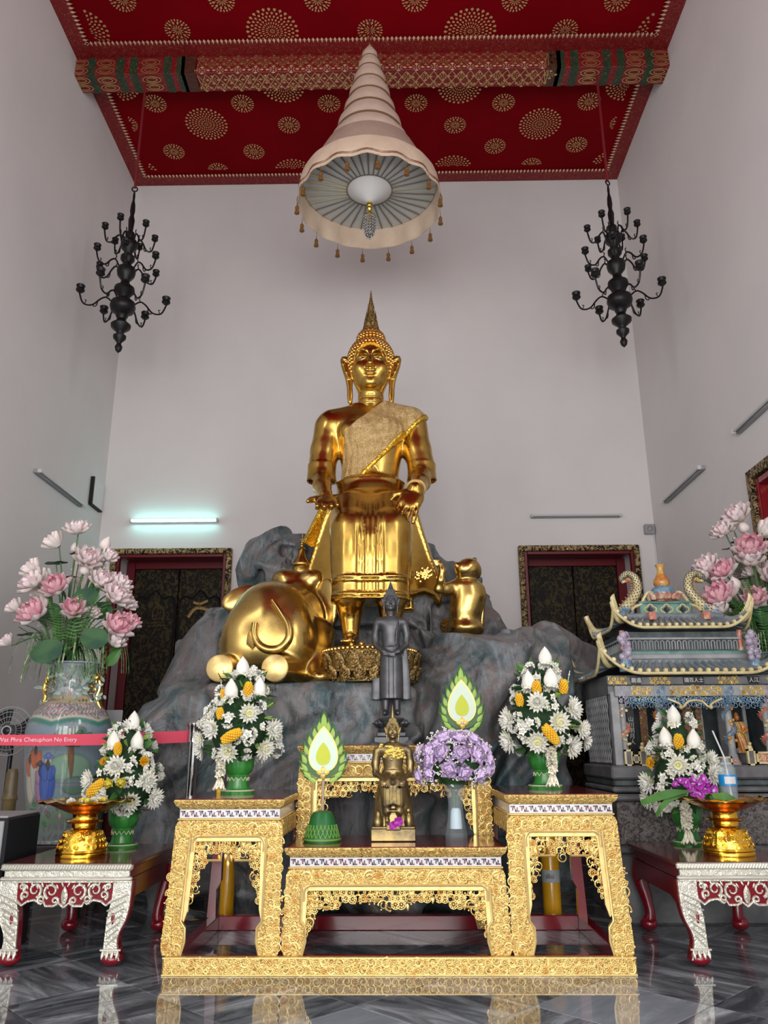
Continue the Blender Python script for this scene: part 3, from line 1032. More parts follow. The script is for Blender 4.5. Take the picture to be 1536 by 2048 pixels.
for z0, z1, g in ((2.415, 2.435, .012), (2.39, 2.405, .008), (2.275, 2.295, .012), (2.245, 2.262, .014)):
    F.loft([(z0, cx + .02, 6.395, .312 + g, .2 + g), (z1, cx + .02, 6.395, .312 + g, .2 + g)], .012, pw=2.4)
    for q in (-1, 1):
        F.loft([(z0, cx + .02 + q * .165, 6.32, .137 + g, .137 + g), (z1, cx + .02 + q * .165, 6.32, .137 + g, .137 + g)], .015)
# shins and feet
for q in (-1, 1):
    F.chain([(cx + .02 + q * .165, 6.36, 2.35), (cx + .02 + q * .165, 6.37, 2.20), (cx + .02 + q * .16, 6.37, 1.97)], [.108, .102, .062], .03)
    F.chain([(cx + .02 + q * .16, 6.40, 1.945), (cx + .02 + q * .165, 6.25, 1.915), (cx + .02 + q * .17, 6.13, 1.905)], [.062, .052, .04], .03)
    for i in range(5):
        F.cap((cx + .02 + q * .17 + (i - 2) * .022, 6.15, 1.905), (cx + .02 + q * .17 + (i - 2) * .024, 6.09 + abs(i - 1.5) * .008, 1.898), .014, .012, .008)
# forearms
FR = [(cx - .455, 6.93, 3.55), (cx - .43, 6.72, 3.36), (cx - .375, 6.50, 3.195)]
FL = [(cx + .475, 6.93, 3.55), (cx + .455, 6.66, 3.37), (cx + .40, 6.44, 3.235)]
F.chain(FR, [.088, .08, .062], .03)
F.chain(FL, [.09, .085, .068], .03)
body = F.data()
# hands on a finer grid
def hand(F, base, axes, palm, L, fr, curl, spread, k=.012):
    """axes: (along fingers, across towards the thumb, out of the back)"""
    b, (u, v, n) = np.array(base), [np.array(a, float) / np.linalg.norm(a) for a in axes]
    W = lambda a, c, d: b + u * a + v * c + n * d
    Rm = np.stack([v, u, n], 1)
    F.ell(W(palm[1] * .55, 0, 0), (palm[0], palm[1] * .72, palm[2]), Rm, .03)
    for i, (o, l) in enumerate(((.72, .92), (.25, 1.0), (-.24, .95), (-.70, .76))):
        p = W(palm[1] * (1.02 - .08 * abs(i - 1.2)), palm[0] * o, 0)
        pts = [W(palm[1] * .55, palm[0] * o * .75, 0), p]
        d = u + v * o * spread
        for j, (fl, ll) in enumerate(((.25, .42), (.7, .33), (1.2, .25))):
            dd = d * cos(curl * fl) - n * sin(curl * fl)
            p = p + dd / np.linalg.norm(dd) * L * l * ll
            pts.append(p)
        F.chain([tuple(q) for q in pts], [fr * 1.15, fr * 1.12, fr, fr * .92, fr * .78], k)
    p0 = W(palm[1] * .25, palm[0] * .75, -.005)
    p1 = p0 + (u * .55 + v * .8 - n * .1) * L * .36
    p2 = p1 + (u * .9 + v * .35 - n * .25) * L * .34
    F.chain([tuple(p0), tuple(p1), tuple(p2)], [fr * 1.4, fr * 1.15, fr * .85], k)
H1 = Sculpt((cx - .66, 6.0, 2.80), (cx - .1, 6.76, 3.46), .0065)
H1.cap(FR[1], FR[2], .078, .062, .02)
hand(H1, (cx - .375, 6.49, 3.185), ((.14, -.74, -.66), (-1, -.10, -.05), (.0, .58, -.80)), (.100, .165, .042), .20, .0215, .55, .12)
H2 = Sculpt((cx - .06, 5.96, 2.62), (cx + .60, 6.76, 3.46), .0065)
H2.cap(FL[1], FL[2], .083, .068, .02)
hand(H2, (cx + .40, 6.44, 3.225), ((-.34, -.42, -.84), (-.92, .10, .28), (.0, -.86, .50)), (.105, .18, .042), .235, .0215, .30, .14)
HD = Sculpt((cx - .3, 6.68, 4.15), (cx + .3, 7.28, 5.0), .0045)
sculpt_head(HD, (cx, 6.98, 4.62), 1.0)
org = (BX, BYY, 0)
link('body', sculpt_mesh('body', [body, H1.data(), H2.data(), HD.data()], 'statue_gold', org), bud)
hm = hair_cap((0, -.02, 4.62), 1.0, .009)
obj('hair', hm, 'hair_gold', bud)
obj('flame_crown', flame_finial(0, .50, .072), 'antique_gold', bud, M=T(0, .01, 5.045))
mat('eye_shell', (0.45, 0.40, 0.32), 0.3)
# eyes: dark inlay between the lids
for q in (-1, 1):
    e = obj('eye', MB().ball((q * .077, -.02 - .196, 4.62 + .050), (.030, .010, .0065), 10, 6), 'eye_shell', bud)
    obj('pupil', MB().ball((q * .072, -.02 - .205, 4.62 + .050), (.011, .005, .0062), 8, 6), 'black_hole', e)
# robe skirts spreading to either side behind the legs
W = lambda L: [at(p[0], p[1], 6.74).xz for p in L]
FP = Sculpt((-1.1, 6.5, 2.0), (.75, 7.1, 3.45), .012)
slab_op(FP, W([(662, 985), (640, 1035), (622, 1085), (606, 1130), (604, 1150), (612, 1180), (621, 1215), (622, 1246), (634, 1222), (650, 1200), (668, 1182), (700, 1176), (745, 1180), (745, 985)]), 6.74, .05, .03, .022, .75, cx)
slab_op(FP, W([(745, 985), (745, 1180), (790, 1190), (825, 1192), (850, 1184), (866, 1187), (879, 1206), (886, 1200), (893, 1172), (885, 1140), (868, 1105), (848, 1050), (828, 985)]), 6.74, .05, .03, .022, .75, cx)
slab_op(FP, W([(644, 1188), (644, 1216), (700, 1216), (700, 1188)]), 6.86, .04, .01, .02, 0, cx)
slab_op(FP, W([(770, 1190), (770, 1222), (829, 1219), (827, 1188)]), 6.86, .04, .01, .02, 0, cx)
link('robe_skirt', sculpt_mesh('robe_skirt', [FP.data()], 'statue_gold', org), bud)
# patterned sash over the left shoulder: cloth lying on the torso
CL = Sculpt((cx - .45, 6.62, 3.2), (cx + .62, 7.25, 4.35), .010)
TR = Sculpt((cx - .45, 6.6, 3.2), (cx + .62, 7.25, 4.35), .010)
def grow(K, g):
    return [(a, b, c, d + g, e + g) for a, b, c, d, e in K]
def lineval(p, q, X, Z):
    """>0 on the left of p->q in the x,z plane"""
    e = Vector((q[0] - p[0], q[1] - p[1])).normalized()
    return -(X - p[0]) * e.y + (Z - p[1]) * e.x
la, lb = at(846, 832, 6.78).xz, at(668, 1010, 6.78).xz
n0, n1, n2 = at(752, 806, 6.8).xz, at(690, 868, 6.8).xz, at(676, 985, 6.8).xz
for sc_, g, trim in ((CL, .022, False), (TR, .034, True)):
    sc_.loft(grow(TORSO, g), .04)
    for q in (-1, 1):
        sc_.ell((cx + q * .14, 6.80, 3.93), (.13 + g, .05 + g, .10 + g), None, .08)
    sc_.cap((cx - .37, 7.01, 4.065), (cx + .37, 7.01, 4.065), .135 + g, k=.07)
    sc_.chain([(cx + .12, 7.02, 4.22), (cx + .36, 7.01, 4.10)], [.08 + g, .12 + g], .08)
    sc_.chain([(cx + .41, 7.0, 4.04), (cx + .435, 6.98, 3.8)], [.130 + g, .130 + g], .04)
    lo, hi = (sc_.lo, sc_.lo + sc_.h * sc_.n)
    def f(X, Y, Z, trim=trim):
        dl = lineval(la, lb, X, Z)      # negative above-left of the hem
        d = np.maximum(dl, np.maximum(-lineval(n0, n1, X, Z), -lineval(n1, n2, X, Z)))
        if trim:
            d = np.maximum(d, -dl - .035)
        return np.maximum(d, Y - 7.02)
    sc_.op(f, lo, hi, mode='and', pad=0)
cl = CL.data()
link('sash', sculpt_mesh('sash', [cl], 'cloth_gold', org), bud, label='patterned golden cloth sash')
link('sash_hem', sculpt_mesh('sash_hem', [TR.data()], 'trim_gold', org), bud)
# hanging end of the sash by the right hip, bracelet, belly ornament
obj('sash_end', MB().sheet(lambda u, v: (-.46 + .16 * u - .16 * v, -.12 - .03 * sin(u * 9) * (.4 + v), 3.22 - .34 * v - .05 * u), 10, 8), 'trim_gold', bud)
bm = T(.405, 6.46 - BYY, 3.245) @ aim((-.2, -.8, -.55))
P = [bm @ Vector((.078 * cos(t), .074 * sin(t), 0)) for t in np.linspace(0, 2 * pi, 25)[:-1]]
obj('bracelet', MB().tube(P, .012, 8, closed=True), 'gilt_plain', bud)
om = MB()
for i, (z, w_) in enumerate(((3.585, .055), (3.60, .05), (3.62, .045), (3.64, .035))):
    om.tube(spline([(-w_ * .6 + i * .012, -.212, z - .035), (i * .012, -.216, z + .002), (w_ + i * .008, -.205, z + .03)], 5), .005, 5)
for q in (-1, 1):
    om.tube(spline([(0, -.214, 3.61), (q * .05, -.212, 3.575), (q * .075, -.2, 3.53), (q * .06, -.205, 3.51)], 5), .006, 5)
obj('belly_ornament', om, 'hair_gold', bud)
# a gold-leaf relief on the right skirt
rl = MB()
RNG = random.Random(11)
c = at(846, 1148, 6.68)
for i in range(60):
    a, r = RNG.uniform(0, 2 * pi), RNG.uniform(0, 1)
    x, z = c.x - BX + .075 * r * cos(a) + .02 * r * sin(a), c.z + .065 * r * sin(a)
    rl.ball((x, -.31, z), (.014, .012, .014), 6, 4)
rl.tube(spline([(c.x - BX - .08, -.29, c.z + .02), (c.x - BX - .13, -.285, c.z + .035), (c.x - BX - .18, -.28, c.z + .02)], 4), .005, 5)
rl.tube(spline([(c.x - BX + .07, -.29, c.z + .03), (c.x - BX + .12, -.285, c.z + .05), (c.x - BX + .17, -.28, c.z + .035)], 4), .005, 5)
obj('gilt_relief', rl, 'hair_gold', bud)

# ---------------------------------------------------------------- lotus footstool
mat('gilt_dull', (0.34, 0.22, 0.07), 0.42, 0.9, var=((0.08, 0.04, 0.015), 50, .45, .6, 'swirl'), bump=('swirl', 50, .8, .01))
ls = thing('lotus_footstool', 'round dark gold lotus footstool with carved petals under the Buddha feet', 'pedestal', (BX + .01, 6.32, 1.585))
RP = .385
obj('drum', MB().lathe([(.30, 0), (.36, 0), (.37, .025), (.34, .05), (.32, .07), (.36, .13), (RP, .19), (.375, .235), (.35, .25), (.345, .265), (0, .27)], 48), 'antique_gold', ls)
def lotus_petal(w_, h, lean):
    return MB().sheet(lambda u, v: ((2 * u - 1) * w_ * sin(pi * (.18 + .82 * v) * .97 + .02) ** .6 * (1 - v * .1), -.018 - .02 * (1 - (2 * u - 1) ** 2) - lean * v * h - .012 * v ** 3, v * h), 8, 7)
pm = lotus_petal(.062, .155, .14).mesh('petal', 'antique_gold')
inner = MB().sheet(lambda u, v: ((2 * u - 1) * .035 * sin(pi * (.2 + .8 * v) * .97) ** .6, -.048 - .016 * v - .006 * (1 - (2 * u - 1) ** 2), .02 + v * .1), 6, 5).mesh('petal_core', 'gilt_dull')
pm2 = lotus_petal(.05, .10, .15).mesh('petal', 'antique_gold')
for i in range(20):
    a = 2 * pi * i / 20
    p = link('petal', pm, ls, RZ(a) @ T(0, -.352, .075))
    link('petal_core', inner, p)
    link('petal', pm2, ls, RZ(a + pi / 20) @ T(0, -.355, .02))
bd = MB()
for i in range(60):
    a = 2 * pi * i / 60
    bd.ball((.372 * cos(a), .372 * sin(a), .247), (.014, .014, .018), 6, 5)
for i in range(10):
    a = pi * 2 * i / 10
    bd.ball((.16 * cos(a), .16 * sin(a) - .1, .285), .022, 8, 5)
obj('bead_row', bd, 'hair_gold', ls, kind='stuff')

# ---------------------------------------------------------------- the elephant, seen from behind
EX, EY, EZ = -.97, 6.35, 1.57
F = Sculpt((-1.56, 5.76, 1.52), (-.36, 7.25, 2.78), .010)
F.ell((-1.0, 6.42, 2.03), (.355, .42, .40), None, .05)
F.ell((-1.0, 6.30, 1.85), (.345, .30, .26), None, .08)
for q in (-1, 1):
    F.ell((-1.0 + q * .185, 6.20, 1.90), (.18, .20, .28), None, .09)
F.ell((-.94, 6.80, 2.16), (.34, .40, .32), None, .10)
F.ell((-.86, 6.98, 2.40), (.23, .22, .22), None, .06)
for q in (-1, 1):
    F.ell((-.85 + q * .12, 6.90, 2.55), (.125, .11, .09), None, .06)
# ears: left one stands out, right one folded on the neck
F.ell((-1.33, 6.80, 2.365), (.19, .04, .11), RY(radians(-24)) @ RZ(radians(14)), .02)
F.ell((-.60, 6.78, 2.29), (.13, .04, .24), RZ(radians(-35)), .03)
# trunk raised beyond the head
F.chain([(-.72, 7.12, 2.4), (-.64, 7.15, 2.5), (-.72, 7.12, 2.62), (-.79, 7.08, 2.64)], [.12, .09, .06, .05], .05)
# hind legs folded back with the soles to the viewer
for q, x in ((-1, -1.29), (1, -.885)):
    F.cap((x, 5.93, 1.672), (x + (.20 if q > 0 else .04), 6.45, 1.70), .104, .15, .03)
F.chain([(-.66, 6.5, 1.98), (-.625, 6.30, 1.76), (-.60, 6.14, 1.645)], [.17, .115, .085], .05)
F.ell((-.575, 6.08, 1.62), (.085, .10, .055), None, .03)
F.chain([(-1.31, 6.5, 1.93), (-1.30, 6.4, 1.76)], [.14, .12], .05)
F.box((-1.0, 5.74, 1.66), (.6, .10, .14), .004, None, .012, 'cut')
me = sculpt_mesh('body', [F.data()], 'animal_gold', (EX, EY, EZ))
ele = thing('elephant_statue', 'golden kneeling elephant seen from behind on the grey rock', 'statue', (EX, EY, EZ))
link('body', me, ele)
tl = spline([(at(p[0], p[1], Y) - Vector((EX, EY, EZ))) for p, Y in (((545, 1200), 6.02), ((562, 1225), 5.985), ((577, 1252), 5.965), ((577, 1278), 5.955), ((560, 1297), 5.965), ((535, 1299), 5.965), ((517, 1288), 5.965), ((508, 1268), 5.97), ((510, 1246), 5.985))], 8)
n = len(tl)
obj('tail', MB().tube(tl, [.017 + .017 * sin(pi * min(1, i / n * 1.25) * .8) for i in range(n)], 10), 'animal_gold', ele)
tf = MB()
for i in range(7):
    p = at(506 + i * 1.5, 1250, 5.98) - Vector((EX, EY, EZ))
    q = at(494 + i * 3.4, 1300 - abs(i - 3) * 3, 5.972) - Vector((EX, EY, EZ))
    tf.tube(spline([p, (p + q) / 2 + Vector((-.008, -.012, 0)), q], 4), [.005] * 3 + [.009] * 5 + [.002], 6)
obj('tail_tuft', tf, 'animal_gold', ele)
for x in (-1.29, -.885):
    obj('sole', MB().lathe([(0, .002), (.088, .004), (.098, -.004), (.100, -.02)], 24, T(x - EX, 5.842 - EY, 1.672 - EZ) @ RX(pi / 2)), 'gilt_plain', ele)
p = at(603, 1142, 7.05)
kt = thing('offering_pot', 'gold lidded pot with tall beaded finial held up by the elephant trunk', 'pot', tuple(p))
obj('pot_body', MB().lathe([(0, -.10), (.05, -.10), (.085, -.06), (.095, -.01), (.08, .03), (.10, .045), (.10, .06), (.07, .075)], 24), 'animal_gold', kt)
obj('lid', MB().lathe([(.085, .062), (.075, .085), (.05, .12), (.034, .155), (.03, .19), (.04, .20), (.03, .215), (.016, .225)], 20), 'statue_gold', kt)
fb = MB()
for i in range(5):
    fb.ball((0, 0, .235 + i * .021), .018 - i * .0025, 10, 6)
obj('finial', fb.lathe([(.006, .32), (.002, .36)], 6), 'hair_gold', kt)

# ---------------------------------------------------------------- the monkey
MX, MY, MZ = .62, 6.72, 2.03
F = Sculpt((.2, 6.3, 1.98), (.92, 7.1, 2.75), .009)
F.loft([(2.03, .585, 6.72, .12, .12), (2.12, .585, 6.72, .125, .13), (2.22, .60, 6.71, .145, .14), (2.34, .63, 6.70, .155, .135), (2.44, .62, 6.70, .145, .12), (2.50, .61, 6.70, .08, .08)], .03)
F.ell((.635, 6.68, 2.585), (.105, .105, .095), None, .03)
F.ell((.585, 6.66, 2.57), (.075, .08, .065), None, .04)
F.ell((.715, 6.70, 2.56), (.03, .04, .055), None, .02)
F.ell((.53, 6.62, 2.605), (.022, .02, .028), None, .015)
F.chain([(.52, 6.68, 2.43), (.43, 6.62, 2.40), (.36, 6.58, 2.39)], [.065, .045, .036], .03)
F.chain([(.37, 6.58, 2.39), (.385, 6.55, 2.46), (.40, 6.54, 2.54), (.385, 6.54, 2.60)], [.036, .034, .028, .02], .02)
for i in range(4):
    F.cap((.39 - i * .014, 6.54, 2.585), (.37 - i * .016, 6.535, 2.64), .009, .007, .004)
F.chain([(.55, 6.82, 2.44), (.44, 6.85, 2.42)], [.06, .04], .03)
F.chain([(.52, 6.80, 2.07), (.44, 6.84, 2.12)], [.09, .06], .04)
F.ell((.60, 6.70, 2.07), (.15, .15, .07), None, .05)
F.chain([(.66, 6.86, 2.08), (.75, 6.92, 2.14), (.77, 6.90, 2.3)], [.03, .025, .02], .02)
mon = thing('monkey_statue', 'golden monkey kneeling on the rock with one hand raised, right of the Buddha', 'statue', (MX, MY, MZ))
link('body', sculpt_mesh('body', [F.data()], 'animal_gold', (MX, MY, MZ)), mon)
obj('cap_edge', MB().tube(spline([(.625 - MX, 6.57 - MY, 2.55 - MZ), (.685 - MX, 6.60 - MY, 2.62 - MZ), (.70 - MX, 6.68 - MY, 2.68 - MZ), (.66 - MX, 6.78 - MY, 2.69 - MZ)], 5), .007, 6), 'hair_gold', mon)

# ---------------------------------------------------------------- the rock
def lump(s, c, r, R=None, k=.16, m='add'):
    s.ell(c, r, R, k, m)
F = Sculpt((-2.35, 5.56, -.06), (2.05, 8.25, 3.35), .019)
# back rock with its two shoulders
lump(F, (-.85, 7.45, 2.45), (.58, .38, .66)); lump(F, (-1.14, 7.3, 2.74), (.34, .28, .33)); lump(F, (-.95, 7.4, 2.82), (.42, .26, .28)); lump(F, (-1.2, 7.35, 2.3), (.2, .25, .5)); lump(F, (.1, 7.5, 2.5), (.5, .4, .55)); lump(F, (.45, 7.45, 2.25), (.38, .4, .55), RY(radians(38)))
F.chain([(-.1, 7.5, 2.75), (.28, 7.45, 2.78), (.55, 7.42, 2.46), (.80, 7.40, 2.1)], [.26, .20, .20, .22], .12)
lump(F, (-.2, 7.45, 1.6), (1.2, .7, 1.35)); lump(F, (-.22, 7.3, 2.55), (.55, .42, .4))
lump(F, (-1.0, 7.14, 2.5), (.035, .08, .35), None, .05, 'cut'); lump(F, (-1.23, 7.12, 2.55), (.04, .08, .3), None, .05, 'cut'); lump(F, (-.78, 7.12, 2.55), (.05, .07, .25), None, .05, 'cut')
# left shoulder behind the elephant
lump(F, (-1.50, 7.02, 1.5), (.50, .46, .82)); lump(F, (-1.72, 6.85, 1.2), (.36, .45, .62)); lump(F, (-.9, 7.35, 1.7), (.6, .4, .7))
# front left mass with a flat top under the elephant
lump(F, (-1.35, 6.5, .95), (.70, .62, .72)); lump(F, (-.75, 6.5, .85), (.80, .66, .82)); lump(F, (-1.72, 6.5, .85), (.42, .45, .62)); lump(F, (-.2, 6.6, .8), (.6, .6, .8))
lump(F, (-1.6, 6.2, .45), (.35, .3, .5)); lump(F, (-1.80, 6.5, 1.12), (.33, .36, .44)); lump(F, (-.85, 6.25, .5), (.6, .38, .7)); lump(F, (-.15, 6.2, .45), (.45, .36, .62)); lump(F, (.14, 6.35, .6), (.42, .34, .75))
F.box((-.61, 6.34, 1.85), (.86, .62, .265), .05, RY(radians(-2)), .03, 'cut')
F.box((-.95, 6.50, 1.24), (.46, .62, .335), .06, None, .1)
F.box((-.22, 6.42, 1.18), (.44, .42, .405), .06, None, .08)
# ledge for the standing image
F.box((.0, 5.98, .55), (.22, .22, .58), .06, None, .1)
# right mass with an overhanging nose
lump(F, (.62, 6.65, 1.35), (.55, .6, .68)); lump(F, (.95, 6.5, 1.62), (.52, .42, .42)); lump(F, (1.30, 6.75, 1.74), (.36, .36, .36), RY(radians(15))); lump(F, (1.58, 6.98, 1.76), (.28, .26, .30), RY(radians(22))); lump(F, (.55, 6.7, 1.0), (.6, .6, 1.0))
lump(F, (.45, 6.3, .75), (.42, .38, .75)); lump(F, (.95, 6.45, .7), (.42, .38, .85)); lump(F, (.62, 6.22, 1.3), (.2, .2, .28)); lump(F, (.85, 6.25, 1.62), (.22, .2, .22)); lump(F, (1.12, 6.6, .5), (.30, .3, .8)); lump(F, (.42, 6.12, .9), (.16, .16, .6))
lump(F, (.78, 6.06, 1.15), (.05, .2, .5), RY(radians(18)), .08, 'cut'); lump(F, (1.12, 6.05, 1.5), (.05, .2, .4), RY(radians(-15)), .08, 'cut'); lump(F, (.22, 6.0, 1.2), (.06, .2, .5), RY(radians(8)), .08, 'cut')
F.box((.62, 6.78, 2.2), (.30, .3, .155), .06, None, .05, 'cut')
F.box((1.72, 6.0, 1.0), (.34, .66, 1.2), .05, None, .06, 'cut')
F.box((-1.75, 5.70, .5), (.52, .38, .9), .1, None, .15, 'cut')
def rock_noise(X, Y, Z):
    wx, wz = X + .25 * np.sin(2.3 * Z + 1.1 * Y), Z + .22 * np.sin(2.7 * X + .6)
    a = np.abs(np.sin(4.2 * wx + 1.9 * np.sin(2.6 * wz))) * np.abs(np.sin(3.1 * wz + 1.3 * np.sin(3.3 * wx))) * .085
    b = np.abs(np.sin(9 * wx + 4 * np.sin(3.4 * wz) + 2 * Y)) * .026
    c = np.sin(26 * wx + 9 * np.sin(5 * wz)) * np.sin(9 * wz + 14 * Y) * .008
    flat = np.clip((Z - 1.50) / .06, 0, 1) * np.clip((.12 - X) / .1, 0, 1) * (Y < 6.95) + np.clip((Z - 2.0) / .04, 0, 1) * (X > .3) * (X < .95) * (Y < 7.05)
    return (a + b + c - .045) * (1 - .93 * np.clip(flat, 0, 1))
rock = link('rock_mound', sculpt_mesh('rock_mound', [F.data(rock_noise)], 'plaster'))
tag(rock, 'grey and blue green painted rock mound carrying the golden Buddha, elephant and monkey', 'rock')
m = mat('rock_paint', (0.085, 0.085, 0.088), 0.42, bump=[('noise', 9, .5, .04), ('fine', 45, .25, .01)])
nt = m.node_tree
N, L = nt.nodes, nt.links
tc = N.new('ShaderNodeTexCoord')
prev = None
for sc_, col, lo, hi, st in ((1.3, (0.030, 0.085, 0.095), .46, .60, (1, 1, .7)), (1.7, (0.26, 0.29, 0.32), .52, .70, (1.5, 1, .40)), (2.4, (0.17, 0.12, 0.11), .52, .68, (1, 1, .8)), (1.9, (0.022, 0.024, 0.028), .55, .68, (1.4, 1, .6)), (5, (0.32, 0.36, 0.39), .60, .74, (1.8, 1, .22)), (9, (0.02, 0.022, 0.025), .60, .70, (1.6, 1, .3))):
    mp = N.new('ShaderNodeMapping')
    mp.inputs['Scale'].default_value = st
    mp.inputs['Location'].default_value = (sc_ * 3, sc_, 0)
    t = N.new('ShaderNodeTexNoise')
    t.inputs['Scale'].default_value = sc_
    t.inputs['Detail'].default_value = 7
    t.inputs['Roughness'].default_value = .65
    t.inputs['Distortion'].default_value = 2.2
    rp = N.new('ShaderNodeMapRange')
    rp.inputs[1].default_value, rp.inputs[2].default_value = lo, hi
    rp.inputs[4].default_value = .85
    mx = N.new('ShaderNodeMix')
    mx.data_type = 'RGBA'
    L.new(tc.outputs['Object'], mp.inputs[0]); L.new(mp.outputs[0], t.inputs['Vector']); L.new(t.outputs['Fac'], rp.inputs[0]); L.new(rp.outputs[0], mx.inputs[0])
    if prev: L.new(prev, mx.inputs[6])
    else: mx.inputs[6].default_value = (0.165, 0.16, 0.16, 1)
    mx.inputs[7].default_value = (*col, 1)
    prev = mx.outputs[2]
L.new(prev, N['Principled BSDF'].inputs['Base Color'])
rock.data.materials[0] = m
# ---------------------------------------------------------------- gilt altar tables
mat('key_white', (0.66, 0.64, 0.62), 0.3, coat=.4)
mat('key_purple', (0.05, 0.03, 0.09), 0.3, coat=.4, var=((0.16, 0.03, 0.08), 9, .45, .55))
def boss_mesh():
    mb = MB()
    mb.ball((0, -.004, 0), (.30, .30, .30), 8, 5)
    for k in range(8):
        a = 2 * pi * k / 8
        mb.ball((.62 * cos(a), 0, .62 * sin(a)), (.27, .26, .27), 6, 4)
    P = [(1.05 * cos(t) * (1 - .02 * t), .0, 1.05 * sin(t) * (1 - .02 * t)) for t in np.linspace(0, 5.2, 16)]
    return mb.tube(P, .13, 5)
def curl_mesh():
    mb = MB()
    P = [(-1.5, 0, -.5)] + [(cos(t) * (1.0 - t * .11), 0, sin(t) * (1.0 - t * .11)) for t in np.linspace(-2.6, 4.6, 16)]
    mb.tube(P, [.1] + [.2 - .006 * i for i in range(16)], 5)
    for k in range(3):
        a = 1.2 + k * 1.1
        mb.ball((1.25 * cos(a), 0, 1.25 * sin(a)), (.24, .15, .24), 5, 4)
    return mb
def leaflet_mesh():
    return MB().sheet(lambda u, v: ((2 * u - 1) * .42 * sin(pi * min(1, v * .9 + .1)) ** .8, -.22 * (1 - (2 * u - 1) ** 2) * sin(pi * v * .9 + .1) - .12 * v * v, v * 1.7 - .3), 4, 4)
BOSS, CURL, LEAFL = boss_mesh(), curl_mesh(), leaflet_mesh()
def carve(mb, x0, x1, z0, z1, y, size, R, depth=.55, ok=None, prob=1.0):
    """rows of carved flowers and scrolls standing proud of a front face at y"""
    nx, nz = max(1, round((x1 - x0) / (size * 2.1))), max(1, round((z1 - z0) / (size * 2.1)))
    for i in range(nx):
        for j in range(nz):
            x = x0 + (x1 - x0) * (i + .5) / nx + R.uniform(-.15, .15) * size
            z = z0 + (z1 - z0) * (j + .5) / nz + R.uniform(-.15, .15) * size
            if (ok and not ok(x, z)) or R.random() > prob:
                continue
            s = size * R.uniform(.8, 1.05)
            M = T(x, y, z) @ RY(R.uniform(0, 6.28)) @ S(s * R.choice((-1, 1)), s * depth, s)
            mb.addmb(BOSS if (i + j) % 2 == 0 else CURL, M)
def inside(poly):
    P = np.array(poly)
    return lambda x, z: bool(poly_dist(P, np.array([x]), np.array([z]))[0] < -.004)
def fret(poly, y, size, R):
    """openwork of flowers, scrolls and leaf tips filling a polygon"""
    mb = MB()
    ok = inside(poly)
    P = np.array(poly)
    x0, z0, x1, z1 = P[:, 0].min(), P[:, 1].min(), P[:, 0].max(), P[:, 1].max()
    st = size * 1.32
    nx, nz = int((x1 - x0) / st) + 2, int((z1 - z0) / st) + 2
    for i in range(nx):
        for j in range(nz):
            x = x0 + st * (i + .5 * (j % 2)) + R.uniform(-.1, .1) * st
            z = z1 - st * (j + .4) + R.uniform(-.1, .1) * st
            if not ok(x, z):
                continue
            q = R.random()
            t = BOSS if q < .42 else CURL if q < .80 else LEAFL
            s = size * R.uniform(.78, 1.0)
            mb.addmb(t, T(x, y, z) @ RY(R.uniform(0, 6.28) if t is not LEAFL else pi + R.uniform(-.6, .6)) @ S(s * R.choice((-1, 1)), s * .9, s))
    return mb
def key_band(x0, x1, z0, z1, y):
    """meander of small inlaid T shapes"""
    mb = MB()
    n = max(2, round((x1 - x0) / .05))
    p, h = (x1 - x0) / n, z1 - z0
    t = h * .075
    for i in range(n):
        x = x0 + p * i
        for (a, b, c, d) in ((0.02, .50, .70, .84), (.2, .32, .3, .70), (.38, .5, .5, .84), (.52, 1.0, .16, .30), (.70, .82, .30, .68), (.52, .64, .16, .48)):
            mb.box((x + p * (a + b) / 2, y, z0 + h * (c + d) / 2), (p * (b - a) / 2, .002, h * (d - c) / 2))
    return mb
